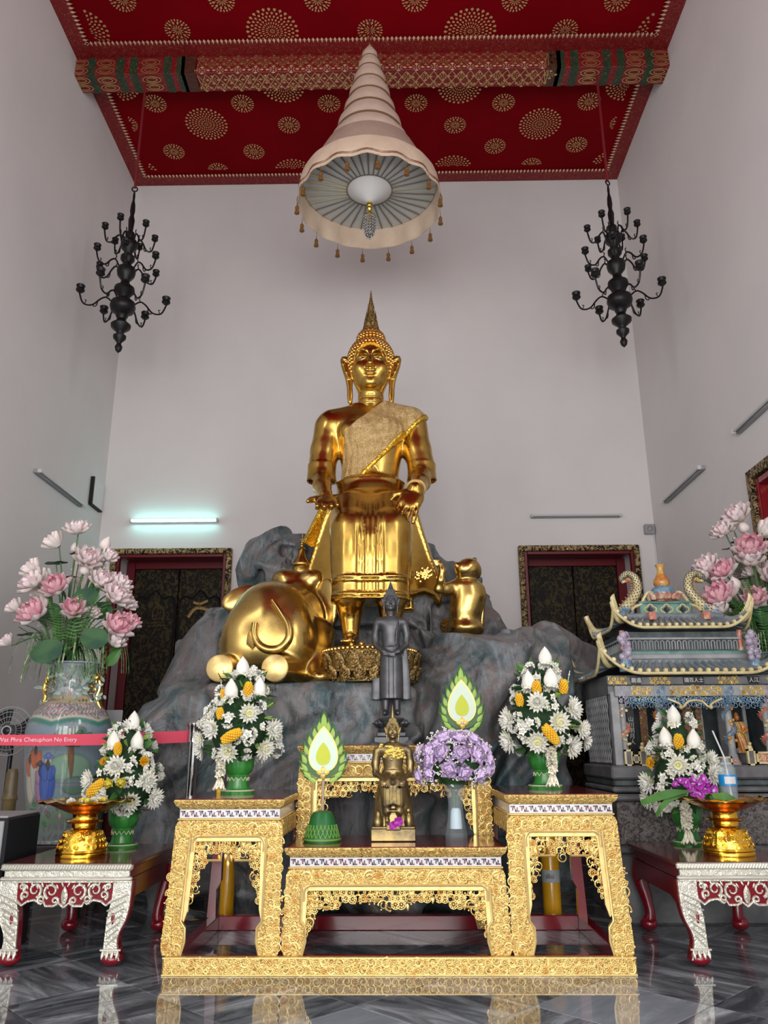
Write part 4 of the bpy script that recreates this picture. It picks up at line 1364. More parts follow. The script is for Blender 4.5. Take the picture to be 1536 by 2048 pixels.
def gilt_table(name, label, x0, x1, y0, dep, zb, zt, legw, splay, fr_drop, fr_side, step, side_gilt, rseed):
    """x0..x1 is the front width of the top; splay=(left,right) outward lean of the outer leg edges"""
    R = random.Random(rseed)
    cx = (x0 + x1) / 2
    t = thing(name, label, 'altar table', (cx, y0, zb), 0, 'gilt altar tables')
    hw, H = (x1 - x0) / 2, zt - zb
    # table top with a red lacquer board and carved gilt edge
    obj('top_board', MB().box((0, dep / 2, H - .008), (hw - .002, dep / 2 - .002, .008), bev=.004), 'red_top', t, False)
    ed = MB()
    prof = [(0, H - .004), (-.004, H - .012), (0, H - .022), (.006, H - .036), (.022, H - .046), (.024, H - .052)]
    V, F = [], []
    for (o, z) in prof:
        for (sx, sy) in ((-1, 0), (1, 0), (1, 1), (-1, 1)):
            V.append((sx * (hw - o), (dep - o) if sy else o, z))
    for i in range(len(prof) - 1):
        for k in range(4):
            F.append((i * 4 + k, (i + 1) * 4 + k, (i + 1) * 4 + (k + 1) % 4, i * 4 + (k + 1) % 4))
    ed.add(V, F)
    n = round(2 * hw / .034)
    for i in range(n):
        x = -hw + .017 + (2 * hw - .034) * i / (n - 1)
        ed.addmb(LEAFL, T(x, .008, H - .016) @ RY(pi) @ S(.015, .016, .016))
    obj('carved_edge', ed, 'gilt', t)
    # inlaid meander frieze in the recessed neck
    z1 = H - .054
    z0 = z1 - .044
    fz = MB().box((0, dep / 2, (z0 + z1) / 2), (hw - .026, dep / 2 - .024, .022))
    fp = obj('frieze', fz, 'key_white', t, False)
    obj('key_pattern', key_band(-hw + .03, hw - .03, z0, z1, .0235), 'key_purple', fp, False, kind='stuff')
    lp = MB().box((0, dep / 2, z0 - .006), (hw - .016, dep / 2 - .014, .006), bev=.005)
    obj('neck_moulding', lp, 'gilt_plain', t)
    # front: apron with rounded shoulders, two legs, edge moulding
    za = z0 - .012
    ah = .085
    r = .03
    sl, sr = splay
    ap = [(-hw + .006, za - ah), (-hw + .008, za - r), (-hw + .016, za - r * .4), (-hw + .03, za), (hw - .03, za), (hw - .016, za - r * .4), (hw - .008, za - r), (hw - .006, za - ah)]
    obj('apron', MB().prism(ap, .016, .052), 'gilt', t, False)
    lw = legw
    ft = .16
    for s, sp in ((-1, sl), (1, sr)):
        X = lambda x: s * x
        L = [(hw - .006, za - ah), (hw - .006 + sp * .5, (za - ah) / 2), (hw + sp, .05), (hw + sp - .004, .02), (hw + sp - .012, 0), (hw + sp - lw - .006, 0), (hw + sp - lw - .022, ft * .4), (hw + sp - lw - .02, ft - .03), (hw + sp - lw + .004, ft), (hw - lw + .008, za - ah)]
        lg = [(X(a), b) for a, b in L]
        leg = obj('leg', MB().prism(lg, .014, .054), 'gilt', t, False)
        inr = [(X(hw - lw + .006), za - ah), (X(hw + sp - lw + .002), ft), (X(hw + sp - lw - .022), ft - .032), (X(hw + sp - lw - .024), ft * .4), (X(hw + sp - lw - .007), .002)]
        obj('edge_bead', MB().tube([(p[0], .013, p[1]) for p in inr], .007, 6), 'gilt_plain', leg)
        cv = MB()
        carve(cv, min(X(hw - lw + .02), X(hw + sp)), max(X(hw - lw + .02), X(hw + sp)), .012, za - ah, .014, .021, R, .5, inside(lg))
        obj('carving', cv, 'gilt_boss', leg, kind='stuff')
        # inner side of the front leg and the whole back leg are plain red
        bx = X(hw + sp - lw * .55)
        rl = MB().prism([(X(hw - .02), za - .02), (X(hw + sp - .02), 0), (X(hw + sp - .075), 0), (X(hw + sp - .07), ft), (X(hw - .07), ft + .05), (X(hw - .07), za - .02)], dep - .07, dep - .012)
        obj('leg', rl, 'red_lacquer', t, False, label='red lacquer back leg')
        obj('leg_lining', MB().prism([(X(hw - .015), za - ah), (X(hw + sp - .012), 0), (X(hw + sp - lw + .01), 0), (X(hw + sp - lw + .01), ft), (X(hw - lw + .02), za - ah)], .055, .075), 'red_lacquer', leg, False)
        sa = MB().box((X(hw - .03), dep / 2, za - ah / 2), (.018, dep / 2 - .06, ah / 2))
        g = side_gilt in (s, 2)
        sd = obj('side_apron', sa, 'gilt' if g else 'red_lacquer', t, False)
        if g:
            cv = MB()
            carve(cv, -dep / 2 + .07, dep / 2 - .07, za - ah, za, 0, .022, R, .5)
            obj('carving', cv, 'gilt_boss', sd, M=T(X(hw - .011), dep / 2, 0) @ RZ(s * pi / 2), kind='stuff')
    obj('back_apron', MB().box((0, dep - .04, za - ah / 2), (hw - .05, .018, ah / 2)), 'red_lacquer', t, False)
    xi = hw - lw
    cv = MB()
    carve(cv, -hw + .03, hw - .03, za - ah + .012, za - .006, .016, .026, R, .5)
    obj('carving', cv, 'gilt_boss', t, kind='stuff')
    zi = za - ah
    obj('inner_bead', MB().tube(spline([(-xi + .006, .013, zi - .07), (-xi + .008, .013, zi - .02), (-xi + .03, .013, zi + .004), (-xi + .07, .013, zi + .006)], 4) + spline([(xi - .07, .013, zi + .006), (xi - .03, .013, zi + .004), (xi - .008, .013, zi - .02), (xi - .006, .013, zi - .07)], 4), .007, 6), 'gilt_plain', t)
    # hanging openwork
    d, sd_ = fr_drop, fr_side
    up = zi + .002
    fw = MB()
    bw = .024
    for s, sp in ((-1, sl), (1, sr)):
        ly = zi - sd_
        k = sp * (zi - ly) / max(zi, .01)
        obj('inner_band', MB().prism([(s * (xi + .004), up), (s * (xi + .004 + k), ly), (s * (xi - .004 + k), ly - .01), (s * (xi - bw * .8 + k * .8), ly + .05), (s * (xi - bw), up)], .022, .044), 'gilt_plain', t, False)
    obj('inner_band', MB().box((0, .033, up - bw / 2), (xi - bw + .001, .011, bw / 2), bev=.003), 'gilt_plain', t, False)
    obj('fret_rail', MB().box((0, .034, up - .012), (xi + .004, .010, .012), bev=.003), 'gilt_plain', t, False)
    cpoly = [(-xi, up - .02), (xi, up - .02), (xi, up - d), (xi * .62, up - d * .95), (xi * .5, up - d * .75), (xi * .2, up - d * .85), (0, up - d * 1.25), (-xi * .2, up - d * .85), (-xi * .5, up - d * .75), (-xi * .62, up - d * .95), (-xi, up - d)]
    obj('fretwork', fret(cpoly, .034, .023, R), 'gilt_boss', t, kind='stuff')
    fb = MB()
    for s in (-1, 1):
        q = [(xi - .004, up - d * .5), (xi - d * .55, up - d * .5), (xi - d * .55, up - d * .98), (xi - d * 1.35, up - d * .98), (xi - d * 1.35, up - d * .55)]
        fb.tube([(s * a, .034, b) for a, b in q], .007, 4)
        q = [(xi * .34, up - .015), (xi * .34, up - d * .62), (xi * .14, up - d * .62), (xi * .14, up - d * .3)]
        fb.tube([(s * a, .034, b) for a, b in q], .006, 4)
    obj('fret_bar', fb, 'gilt_plain', t, False, kind='stuff')
    for s, sp in ((-1, sl), (1, sr)):
        ly = zi - sd_
        k = sp * (zi - ly) / max(zi, .01)
        p = [(s * (xi + .002), up - .02), (s * (xi - .085), up - .04), (s * (xi - .075), up - d * 1.5), (s * (xi - .055), up - sd_ * .55), (s * (xi - .03 + k * .6), up - sd_ * .82), (s * (xi - .006 + k), ly), (s * (xi + .004 + k), ly)]
        obj('fretwork', fret(p, .034, .0215, R), 'gilt_boss', t, kind='stuff')
    return t
ALT = dict(left=(at(348, 1598, 4.5).x, at(568, 1598, 4.5).x), right=(at(1010, 1588, 4.5).x, at(1236, 1588, 4.5).x), mid=(at(569, 1695, 4.5).x, at(1013, 1695, 4.5).x))
PB = .085
gilt_table('altar_table', 'tall gilt carved altar table on the left carrying a white flower arrangement', *ALT['left'], 4.52, 1.05, PB, .845, .098, (.028, -.005), .12, .40, 0, 1, 1)
gilt_table('altar_table', 'tall gilt carved altar table on the right carrying a white flower arrangement', *ALT['right'], 4.52, 1.05, PB, .865, .098, (-.005, .028), .12, .40, 0, -1, 2)
gilt_table('altar_table', 'low wide gilt altar table in front holding the small bronze statue', ALT['mid'][0], ALT['mid'][1], 4.52, .60, PB, .603, .098, (.005, .012), .105, .27, 0, 0, 3)
gilt_table('altar_table', 'gilt altar table behind the small bronze statue, mostly covered', at(596, 1490, 5.14).x, at(980, 1490, 5.14).x, 5.14, .45, PB, 1.125, .10, (.0, .0), .115, .36, 0, 0, 4)
t = thing('altar_plinth', 'long low gilt carved floor frame under the altar tables', 'plinth', (0, 4.5, 0))
R = random.Random(5)
fr = MB().box((0, .02, PB / 2), (1.205, .02, PB / 2), bev=.008)
rail = obj('front_rail', fr, 'gilt', t, False)
cv = MB()
carve(cv, -1.195, 1.195, .008, PB - .006, .0, .019, R, .42)
obj('carving', cv, 'gilt_boss', rail, kind='stuff')
for z in (.004, PB - .004):
    obj('edge_bead', MB().tube([(-1.205, .002, z), (1.205, .002, z)], .005, 6), 'gilt_plain', rail)
obj('back_rail', MB().box((0, 1.08, PB / 2), (1.205, .03, PB / 2), bev=.004), 'red_lacquer', t, False)
obj('inner_rail', MB().box((0, .062, PB / 2), (1.19, .02, PB / 2 - .002), bev=.004), 'red_lacquer', t, False)
for x in (-1.17, -.62, .62, 1.17):
    obj('side_rail', MB().box((x, .565, PB / 2), (.03, .48, PB / 2), bev=.004), 'red_lacquer', t, False)

# ---------------------------------------------------------------- silver-fronted red tables at either side
mat('silver_leaf', (0.72, 0.70, 0.60), 0.34, 0.6, var=((0.50, 0.46, 0.36), 30, .5, .7, 'swirl'), bump=[('swirl', 34, .7, .01)])
mat('silver_plain', (0.74, 0.72, 0.63), 0.32, 0.6, bump=('noise', 50, .2, .004))
def silver_table(label, x, hw):
    t = thing('side_table', label, 'table', (x, 4.66, 0), 0, 'silver fronted red side tables')
    R = random.Random(9)
    H, dep = .507, .95
    obj('top_board', MB().box((0, dep / 2, H - .012), (hw, dep / 2, .012), bev=.005), 'red_top', t, False)
    e = MB().box((0, .008, H - .018), (hw + .002, .012, .018), bev=.009)
    ed = obj('silver_edge', e, 'silver_plain', t)
    tw = MB()
    for i in range(46):
        xx = -hw + 2 * hw * (i + .5) / 46
        tw.tube([(xx - .006, -.004, H - .03), (xx + .006, -.004, H - .008)], .004, 4)
    obj('rope_moulding', tw, 'silver_plain', ed, kind='stuff')
    nb = MB().box((0, .020, H - .052), (hw - .016, .010, .017), bev=.003)
    nk = obj('neck_band', nb, 'silver_leaf', t, False)
    cv = MB()
    carve(cv, -hw + .02, hw - .02, H - .068, H - .038, .010, .013, R, .4)
    obj('carving', cv, 'silver_plain', nk, kind='stuff')
    obj('neck_board', MB().box((0, dep / 2, H - .052), (hw - .02, dep / 2 - .03, .026)), 'red_lacquer', t, False)
    obj('lower_moulding', MB().box((0, .012, H - .078), (hw + .002, .014, .011), bev=.008), 'silver_plain', t)
    za = H - .088
    # scalloped apron
    half = [(hw - .10, za - .10), (hw - .13, za - .125), (hw - .16, za - .105), (hw - .20, za - .098), (hw - .235, za - .118), (hw - .25, za - .108), (.10, za - .128), (.055, za - .128), (.03, za - .112), (.0, za - .135)]
    poly = [(-a, b) for a, b in half] + [(a, b) for a, b in half[-2::-1]] + [(hw - .01, za), (-hw + .01, za)]
    ap = obj('apron', MB().prism(poly, .012, .03), 'red_lacquer', t, False)
    cv = MB()
    for s in (-1, 1):
        for (cx, cz, r, sp) in ((.075, za - .05, .036, 1), (.165, za - .045, .034, -1), (.05, za - .098, .018, -1), (.125, za - .092, .018, 1), (.215, za - .07, .02, 1), (.235, za - .03, .016, -1)):
            P = [(s * (cx + sp * cos(a) * r * (1 - .11 * a)), .008, cz + sin(a) * r * (1 - .11 * a)) for a in np.linspace(-1.2, 6.2, 26)]
            cv.tube(P, [.0085 - .0002 * i for i in range(26)], 6)
        for k in range(9):
            xx = s * (.02 + k * (hw - .14) / 8.0)
            cv.addmb(LEAFL, T(xx, .008, za - .012 - .01 * (k % 2)) @ RY(pi + s * .5) @ S(.013, .018, .016))
        cv.tube([(s * a, .009, b + .004) for a, b in half], .007, 6)
    cv.addmb(LEAFL, T(0, .006, za - .10) @ S(.045, .05, .055))
    cv.addmb(LEAFL, T(0, .002, za - .085) @ S(.022, .06, .03))
    cv.tube([(-hw + .01, .009, za - .004), (hw - .01, .009, za - .004)], .006, 6)
    obj('scroll_carving', cv, 'silver_leaf', ap, kind='stuff')
    LEGO = [(hw, za), (hw - .004, .30), (hw - .02, .225), (hw - .048, .165), (hw - .056, .115), (hw - .042, .06), (hw - .034, .03)]
    LEGI = [(hw - .13, .055), (hw - .125, .09), (hw - .122, .16), (hw - .118, .24), (hw - .105, .31), (hw - .10, za - .06), (hw - .10, za)]
    for s in (-1, 1):
        lo = spline([(a, 0, b) for a, b in LEGO], 4)
        li = spline([(a, 0, b) for a, b in LEGI], 4)
        pl = [(s * p.x, p.z) for p in lo] + [(s * p.x, p.z) for p in li]
        leg = obj('leg', MB().prism(pl, .008, .022), 'silver_leaf', t, False)
        pr = [(s * (p.x + .004), p.z) for p in lo] + [(s * p.x, p.z) for p in li]
        obj('leg_back', MB().prism(pr, .022, .075), 'red_lacquer', leg, False)
        ft = MB()
        ft.ball((s * (hw - .085), .04, .036), (.058, .050, .036), 16, 10)
        obj('red_toe', ft, 'red_lacquer', leg)
        cl = MB()
        for k in range(4):
            xx = s * (hw - .125 + k * .026)
            cl.addmb(LEAFL, T(xx, -.002 + .004 * abs(k - 1.5), .072) @ RY(pi) @ RX(.25) @ S(.02, .03, .026))
        cl.tube([(s * (hw - .14), .006, .082), (s * (hw - .03), .006, .082)], .006, 6)
        for k in range(7):
            z = .10 + k * .034
            cl.tube([(s * (hw - .112 - .002 * k), .006, z), (s * (hw - .06 + .008 * k), .005, z + .05)], .0045, 5)
        carve(cl, min(s * (hw - .09), s * (hw - .01)), max(s * (hw - .09), s * (hw - .01)), .27, za - .02, .008, .02, R, .5)
        obj('claw_carving', cl, 'silver_plain', leg, kind='stuff')
        obj('red_inset', MB().ball((s * (hw - .086), .006, .235), (.009, .004, .03), 10, 6), 'red_lacquer', leg)
        # plain red cabriole back leg
        bk = MB().tube(spline([(s * (hw - .05), dep - .06, za - .02), (s * (hw - .05), dep - .055, .30), (s * (hw - .075), dep - .07, .18), (s * (hw - .085), dep - .08, .10), (s * (hw - .075), dep - .065, .05)], 5), [.042, .044, .046, .047, .047, .046, .044, .042, .04, .038, .036, .034, .033, .032, .032, .033, .035, .038, .04, .042, .044], 12)
        bk.ball((s * (hw - .075), dep - .07, .042), (.054, .054, .042), 14, 9)
        obj('leg', bk, 'red_lacquer', t, label='plain red back leg')
        sp = [(.09, za), (dep - .09, za), (dep - .09, za - .13), (dep - .2, za - .10), (.2, za - .10), (.09, za - .13)]
        sb = MB().prism([(a, b) for a, b in sp], 0, .02)
        obj('side_apron', sb, 'red_lacquer', t, False, M=T(s * (hw - .03), 0, 0) @ RZ(pi / 2))
    obj('back_apron', MB().box((0, dep - .05, za - .05), (hw - .08, .01, .05)), 'red_lacquer', t, False)
    return t
silver_table('red side table with silver carved front at the left, before the big porcelain vase', at(133, 1728, 4.65).x, .36)
silver_table('red side table with silver carved front at the right, before the stone shrine', at(1353, 1718, 4.65).x + .36, .36)

# ---------------------------------------------------------------- gold pedestal trays
mat('tray_gold', (0.92, 0.55, 0.06), 0.16, 1.0, var=((0.80, 0.42, 0.03), 5, .4, .7))
mat('tray_relief', (0.93, 0.60, 0.08), 0.24, 1.0, bump=('cell', 24, .5, .01))
mat('tray_red', (0.55, 0.10, 0.01), 0.22, 0.7)
def tray(label, loc, sc, rz):
    t = thing('pedestal_tray', label, 'tray', loc, rz, 'gold pedestal trays', sc)
    b = MB().lathe([(0, .002), (.143, 0), (.146, .012), (.140, .024), (.146, .03), (.142, .042)], 40)
    obj('foot_ring', b, 'tray_gold', t)
    f = MB().lathe([(.138, .042), (.134, .07), (.122, .10), (.108, .128), (.100, .142), (.08, .148)], 40)
    foot = obj('foot', f, 'tray_relief', t)
    R = random.Random(3)
    rl = MB()
    for i in range(16):
        for j, z in enumerate((.06, .092, .122)):
            a = 2 * pi * (i + .5 * (j % 2)) / 16
            r = (.137, .126, .111)[j]
            rl.addmb(CURL if (i + j) % 2 else BOSS, RZ(a) @ T(0, -r, z) @ RX(-.3) @ RY(R.uniform(0, 6)) @ S(.015, .012, .014))
    obj('relief', rl, 'tray_relief', foot, kind='stuff')
    w_ = MB().lathe([(.078, .148), (.070, .158), (.072, .175), (.070, .182), (.10, .186), (.104, .192), (.10, .198), (.074, .202), (.070, .215), (.072, .228), (.076, .236)], 40)
    obj('stem', w_, 'tray_gold', t)
    n = 64
    V, F = [], []
    pf = [(.074, .234), (.12, .250), (.17, .272), (.205, .29), (.262, .304), (.27, .308), (.262, .311), (.20, .302), (.15, .292), (.0, .288)]
    for k, (r, z) in enumerate(pf):
        for i in range(n):
            a = 2 * pi * i / n
            q = 1 + (.035 * abs(sin(8 * a)) if 4 <= k <= 6 else 0)
            zz = z + (.006 * cos(16 * a) if 4 <= k <= 6 else 0)
            V.append((r * q * cos(a), r * q * sin(a), zz))
    for k in range(len(pf) - 1):
        for i in range(n):
            F.append((k * n + i, k * n + (i + 1) % n, (k + 1) * n + (i + 1) % n, (k + 1) * n + i))
    lo_ = MB().add(V[:5 * n], F[:4 * n])
    obj('bowl', MB().lathe([(.074, .234), (.12, .250), (.17, .272), (.203, .288)], n), 'tray_red', t)
    up = MB().add(V, F[3 * n:])
    obj('rim_plate', up, 'tray_gold', t)
    rb = MB()
    for i in range(32):
        a = 2 * pi * i / 32
        rb.addmb(LEAFL, RZ(a) @ T(0, -.225, .303) @ RX(pi / 2 - .25) @ S(.018, .012, .02))
    obj('rim_petals', rb, 'tray_relief', t, kind='stuff')
    return t
TRL = Vector((at(162, 1720, 4.98).x, 4.98, .507))
TRR = Vector((at(1459, 1714, 4.98).x, 4.98, .507))
tray('gold pedestal tray on the left side table, with white flowers behind it', tuple(TRL), 1.0, .1)
tray('gold pedestal tray on the right side table holding orchids and a water bottle', tuple(TRR), 1.0, .3)
# ---------------------------------------------------------------- flowers
mat('petal_white', (0.90, 0.89, 0.82), 0.5, var=((0.82, 0.80, 0.64), 14, .45, .75), sss=.08)
mat('petal_cream', (0.88, 0.84, 0.70), 0.5, sss=.08)
mat('petal_yellow', (0.85, 0.72, 0.10), 0.5)
mat('petal_centre', (0.84, 0.80, 0.28), 0.6)
mat('petal_orange', (0.85, 0.42, 0.02), 0.5, var=((0.80, 0.55, 0.03), 30, .4, .6))
mat('petal_lavender', (0.68, 0.54, 0.82), 0.5, var=((0.78, 0.56, 0.80), 6, .4, .65), sss=.08)
mat('petal_rose', (0.84, 0.40, 0.68), 0.5)
mat('lotus_pink', (0.88, 0.66, 0.69), 0.5, var=((0.90, 0.82, 0.80), 9, .38, .58), sss=.1)
mat('lotus_deep', (0.84, 0.38, 0.47), 0.5, var=((0.88, 0.62, 0.64), 9, .42, .62), sss=.1)
mat('lotus_pale', (0.86, 0.76, 0.72), 0.5, sss=.1)
mat('orchid', (0.38, 0.03, 0.36), 0.4, var=((0.62, 0.25, 0.55), 24, .55, .7))
mat('leaf_dark', (0.03, 0.09, 0.028), 0.4, var=((0.05, 0.15, 0.04), 6, .4, .65))
mat('leaf_mid', (0.06, 0.17, 0.04), 0.4, var=((0.10, 0.24, 0.05), 6, .4, .65))
mat('leaf_light', (0.30, 0.46, 0.10), 0.45)
mat('leaf_pad', (0.07, 0.16, 0.07), 0.45, var=((0.03, 0.09, 0.06), 5, .4, .65))
mat('leaf_stripe', (0.10, 0.24, 0.08), 0.4, var=((0.55, 0.62, 0.42), 22, .5, .62))
mat('stem_green', (0.10, 0.19, 0.07), 0.5)
mat('pot_green', (0.03, 0.20, 0.035), 0.3, coat=.3, var=((0.05, 0.28, 0.05), 30, .4, .6), bump=('wave', 8, .15, .01), stretch=(1, 1, .05))
mat('bead_cream', (0.70, 0.66, 0.46), 0.5)
mat('foam_green', (0.015, 0.05, 0.018), 0.8)
def petal(L, W, cup=.3, curl=.3, tip=1.0, n=4):
    """one petal rooted at the origin growing along +Z, outer face towards -Y"""
    def f(u, v):
        x = 2 * u - 1
        w_ = W * (sin(pi * min(1, .12 + v * .88)) ** .75) * (1 - .15 * v * tip)
        return (x * w_, cup * W * x * x - curl * L * v * v * v, L * v - .05 * L * x * x * v)
    return MB().sheet(f, n, n)
def flower(rings, core=None, R=None):
    """rings of (n, L, W, opening angle, root radius, height, cup, curl)"""
    mb = MB()
    R = R or random.Random(1)
    for (n, L, W, op, r0, h, cup, curl, mi) in rings:
        p = petal(L, W, cup, curl)
        o = R.uniform(0, 6)
        for i in range(n):
            mb.addmb(p, RZ(o + 2 * pi * i / n + R.uniform(-.06, .06)) @ T(0, -r0, h) @ RX(op + R.uniform(-.07, .07)), mi)
    if core:
        mb.ball((0, 0, core[1]), (core[0], core[0], core[0] * .55), 10, 6, m=core[2])
    return mb
FLW = {}
def tpl(key, name, mb, mats):
    FLW[key] = (name, mb.mesh(name, mats, 'all'))
tpl('mum', 'chrysanthemum', flower([(15, .052, .0095, 1.35, .008, 0, .5, -.15, 0), (14, .046, .009, 1.05, .008, .004, .5, -.2, 0), (12, .038, .008, .72, .007, .008, .5, -.2, 0), (9, .028, .007, .4, .005, .01, .5, -.2, 0)], (.020, .014, 1)), ['petal_white', 'petal_centre'])
tpl('mumc', 'chrysanthemum', flower([(15, .052, .0095, 1.35, .008, 0, .5, -.15, 0), (13, .044, .009, 1.0, .008, .004, .5, -.2, 0), (12, .036, .008, .55, .010, .008, .5, -.3, 0), (10, .026, .007, .2, .008, .012, .5, -.3, 0)], (.008, .012, 1)), ['petal_white', 'petal_cream'])
tpl('star', 'crown_flower', flower([(5, .026, .010, 1.25, .003, 0, .4, .2, 0), (5, .018, .007, .6, .002, .004, .4, -.2, 0)], (.006, .01, 1)), ['petal_white', 'petal_cream'])
def cluster(n, sp, key='star', seed=1):
    mb = MB()
    R = random.Random(seed)
    src = flower([(5, .022, .009, 1.2, .003, 0, .4, .2, 0), (4, .015, .006, .6, .002, .004, .4, -.2, 0)], (.005, .009, 1))
    for i in range(n):
        d = Vector((R.gauss(0, 1), R.gauss(0, 1), abs(R.gauss(0, .8)) + .35)).normalized()
        mb.addmb(src, T(*(d * sp)) @ aim(d, R.uniform(0, 6)))
    return mb
tpl('jas', 'crown_flower', cluster(9, .024), ['petal_white', 'petal_cream'])
def bud_mb(L, r, k=5):
    pf = spline([(.30, 0, 0), (.80, 0, .10), (1.0, 0, .30), (.93, 0, .52), (.62, 0, .74), (.26, 0, .90), (0.01, 0, 1.0)], 3)
    n, V, F = 20, [], []
    for p in pf:
        for i in range(n):
            a = 2 * pi * i / n
            q = r * p.x * (.93 + .12 * abs(sin(k * a / 2 + p.z * 1.2)))
            V.append((q * cos(a), q * sin(a), L * p.z))
    for j in range(len(pf) - 1):
        F += [(j * n + i, j * n + (i + 1) % n, (j + 1) * n + (i + 1) % n, (j + 1) * n + i) for i in range(n)]
    return MB().add(V, F)
tpl('bud', 'lotus_bud', bud_mb(.098, .033).addmb(cluster(11, .028, seed=4), T(0, 0, -.012)), ['petal_white', 'petal_cream'])
tpl('gold', 'marigold', flower([(10, .026, .010, 1.3, .004, 0, .4, .1, 0), (10, .024, .009, .9, .004, .004, .4, .1, 0), (8, .020, .008, .5, .003, .007, .4, .0, 0), (6, .016, .007, .2, .002, .009, .4, 0, 0)]), ['petal_orange'])
tpl('yrose', 'yellow_rose', flower([(5, .034, .022, .95, .004, 0, .6, .1, 0), (5, .034, .020, .6, .004, .003, .7, .0, 0), (4, .030, .016, .3, .003, .006, .8, -.1, 0), (3, .026, .012, .1, .002, .008, .9, -.1, 0)]), ['petal_yellow'])
def ball_cone(L, r, n, seed=2):
    mb = MB()
    R = random.Random(seed)
    for i in range(n):
        v = (i + .5) / n
        a = i * 2.4
        q = r * sin(pi * (.12 + .8 * v)) ** .6
        mb.ball((q * cos(a), q * sin(a), L * v), r * .34, 6, 4)
    return mb.lathe([(r * .5, 0), (r * .85, L * .3), (r * .85, L * .6), (r * .4, L)], 8)
tpl('ycone', 'marigold_spike', ball_cone(.075, .022, 60), ['petal_orange'])
tpl('yband', 'marigold_garland', ball_cone(.11, .024, 90), ['petal_orange'])
def leafm(L, W, fold=.25, bend=.35, nu=4, nv=6):
    return MB().sheet(lambda u, v: ((2 * u - 1) * W * sin(pi * (.04 + .96 * v) ** .8) ** .9, fold * W * abs(2 * u - 1) - bend * L * v * v, L * v), nu, nv)
tpl('leaf', 'leaf', leafm(.085, .022), ['leaf_dark'])
tpl('leafm', 'leaf', leafm(.085, .022), ['leaf_mid'])
tpl('leafl', 'light_leaf', leafm(.075, .018, .3, .1), ['leaf_light'])
tpl('stick', 'needle_spike', MB().tube([(0, 0, 0), (0, 0, .05), (0, 0, .075)], [.0025, .0022, .001], 5).ball((0, 0, .05), .006, 6, 4).ball((0, 0, .065), .004, 6, 4), ['petal_white'])
def tassel_mb():
    mb = MB()
    for i in range(6):
        mb.addmb(cluster(5, .013, seed=i), T(0, 0, -.018 * i - .01))
    p = petal(.07, .015, .5, -.12)
    for i in range(9):
        mb.addmb(p, T(0, 0, -.115) @ RZ(i * .7) @ RX(pi - .28 - .05 * (i % 3)))
    return mb
tpl('tassel', 'garland_tassel', tassel_mb(), ['petal_cream', 'petal_white'])
def put(key, root, p, d, s=1.0, spin=None, R=random):
    n, me = FLW[key]
    return link(n, me, root, T(*p) @ aim(d, R.uniform(0, 6.28) if spin is None else spin) @ S(s))
def green_pot(root, H, r, zig=True):
    obj('pot', MB().lathe([(0, 0), (r * 1.15, 0), (r * 1.17, H * .05), (r * 1.08, H * .08), (r * .78, H * .12), (r * .70, H * .24), (r * .70, H * .38), (r * .80, H * .42), (r * .72, H * .46), (r * .92, H * .52), (r * 1.05, H * .66), (r * 1.08, H * .86), (r * 1.02, H), (r * .9, H * .98), (r * .85, H * .9), (0, H * .88)], 32), 'pot_green', root)
    tr = MB()
    if zig:
        P = [(r * .745 * cos(a), r * .745 * sin(a), H * .36 + H * .045 * (1 if i % 2 else -1)) for i, a in enumerate(np.linspace(0, 2 * pi, 29)[:-1])]
        tr.tube(P, .0035, 5, closed=True)
    tr.tube([(r * 1.12 * cos(a), r * 1.12 * sin(a), H * .075) for a in np.linspace(0, 2 * pi, 33)[:-1]], .004, 5, closed=True)
    obj('pot_trim', tr, 'bead_cream', root)
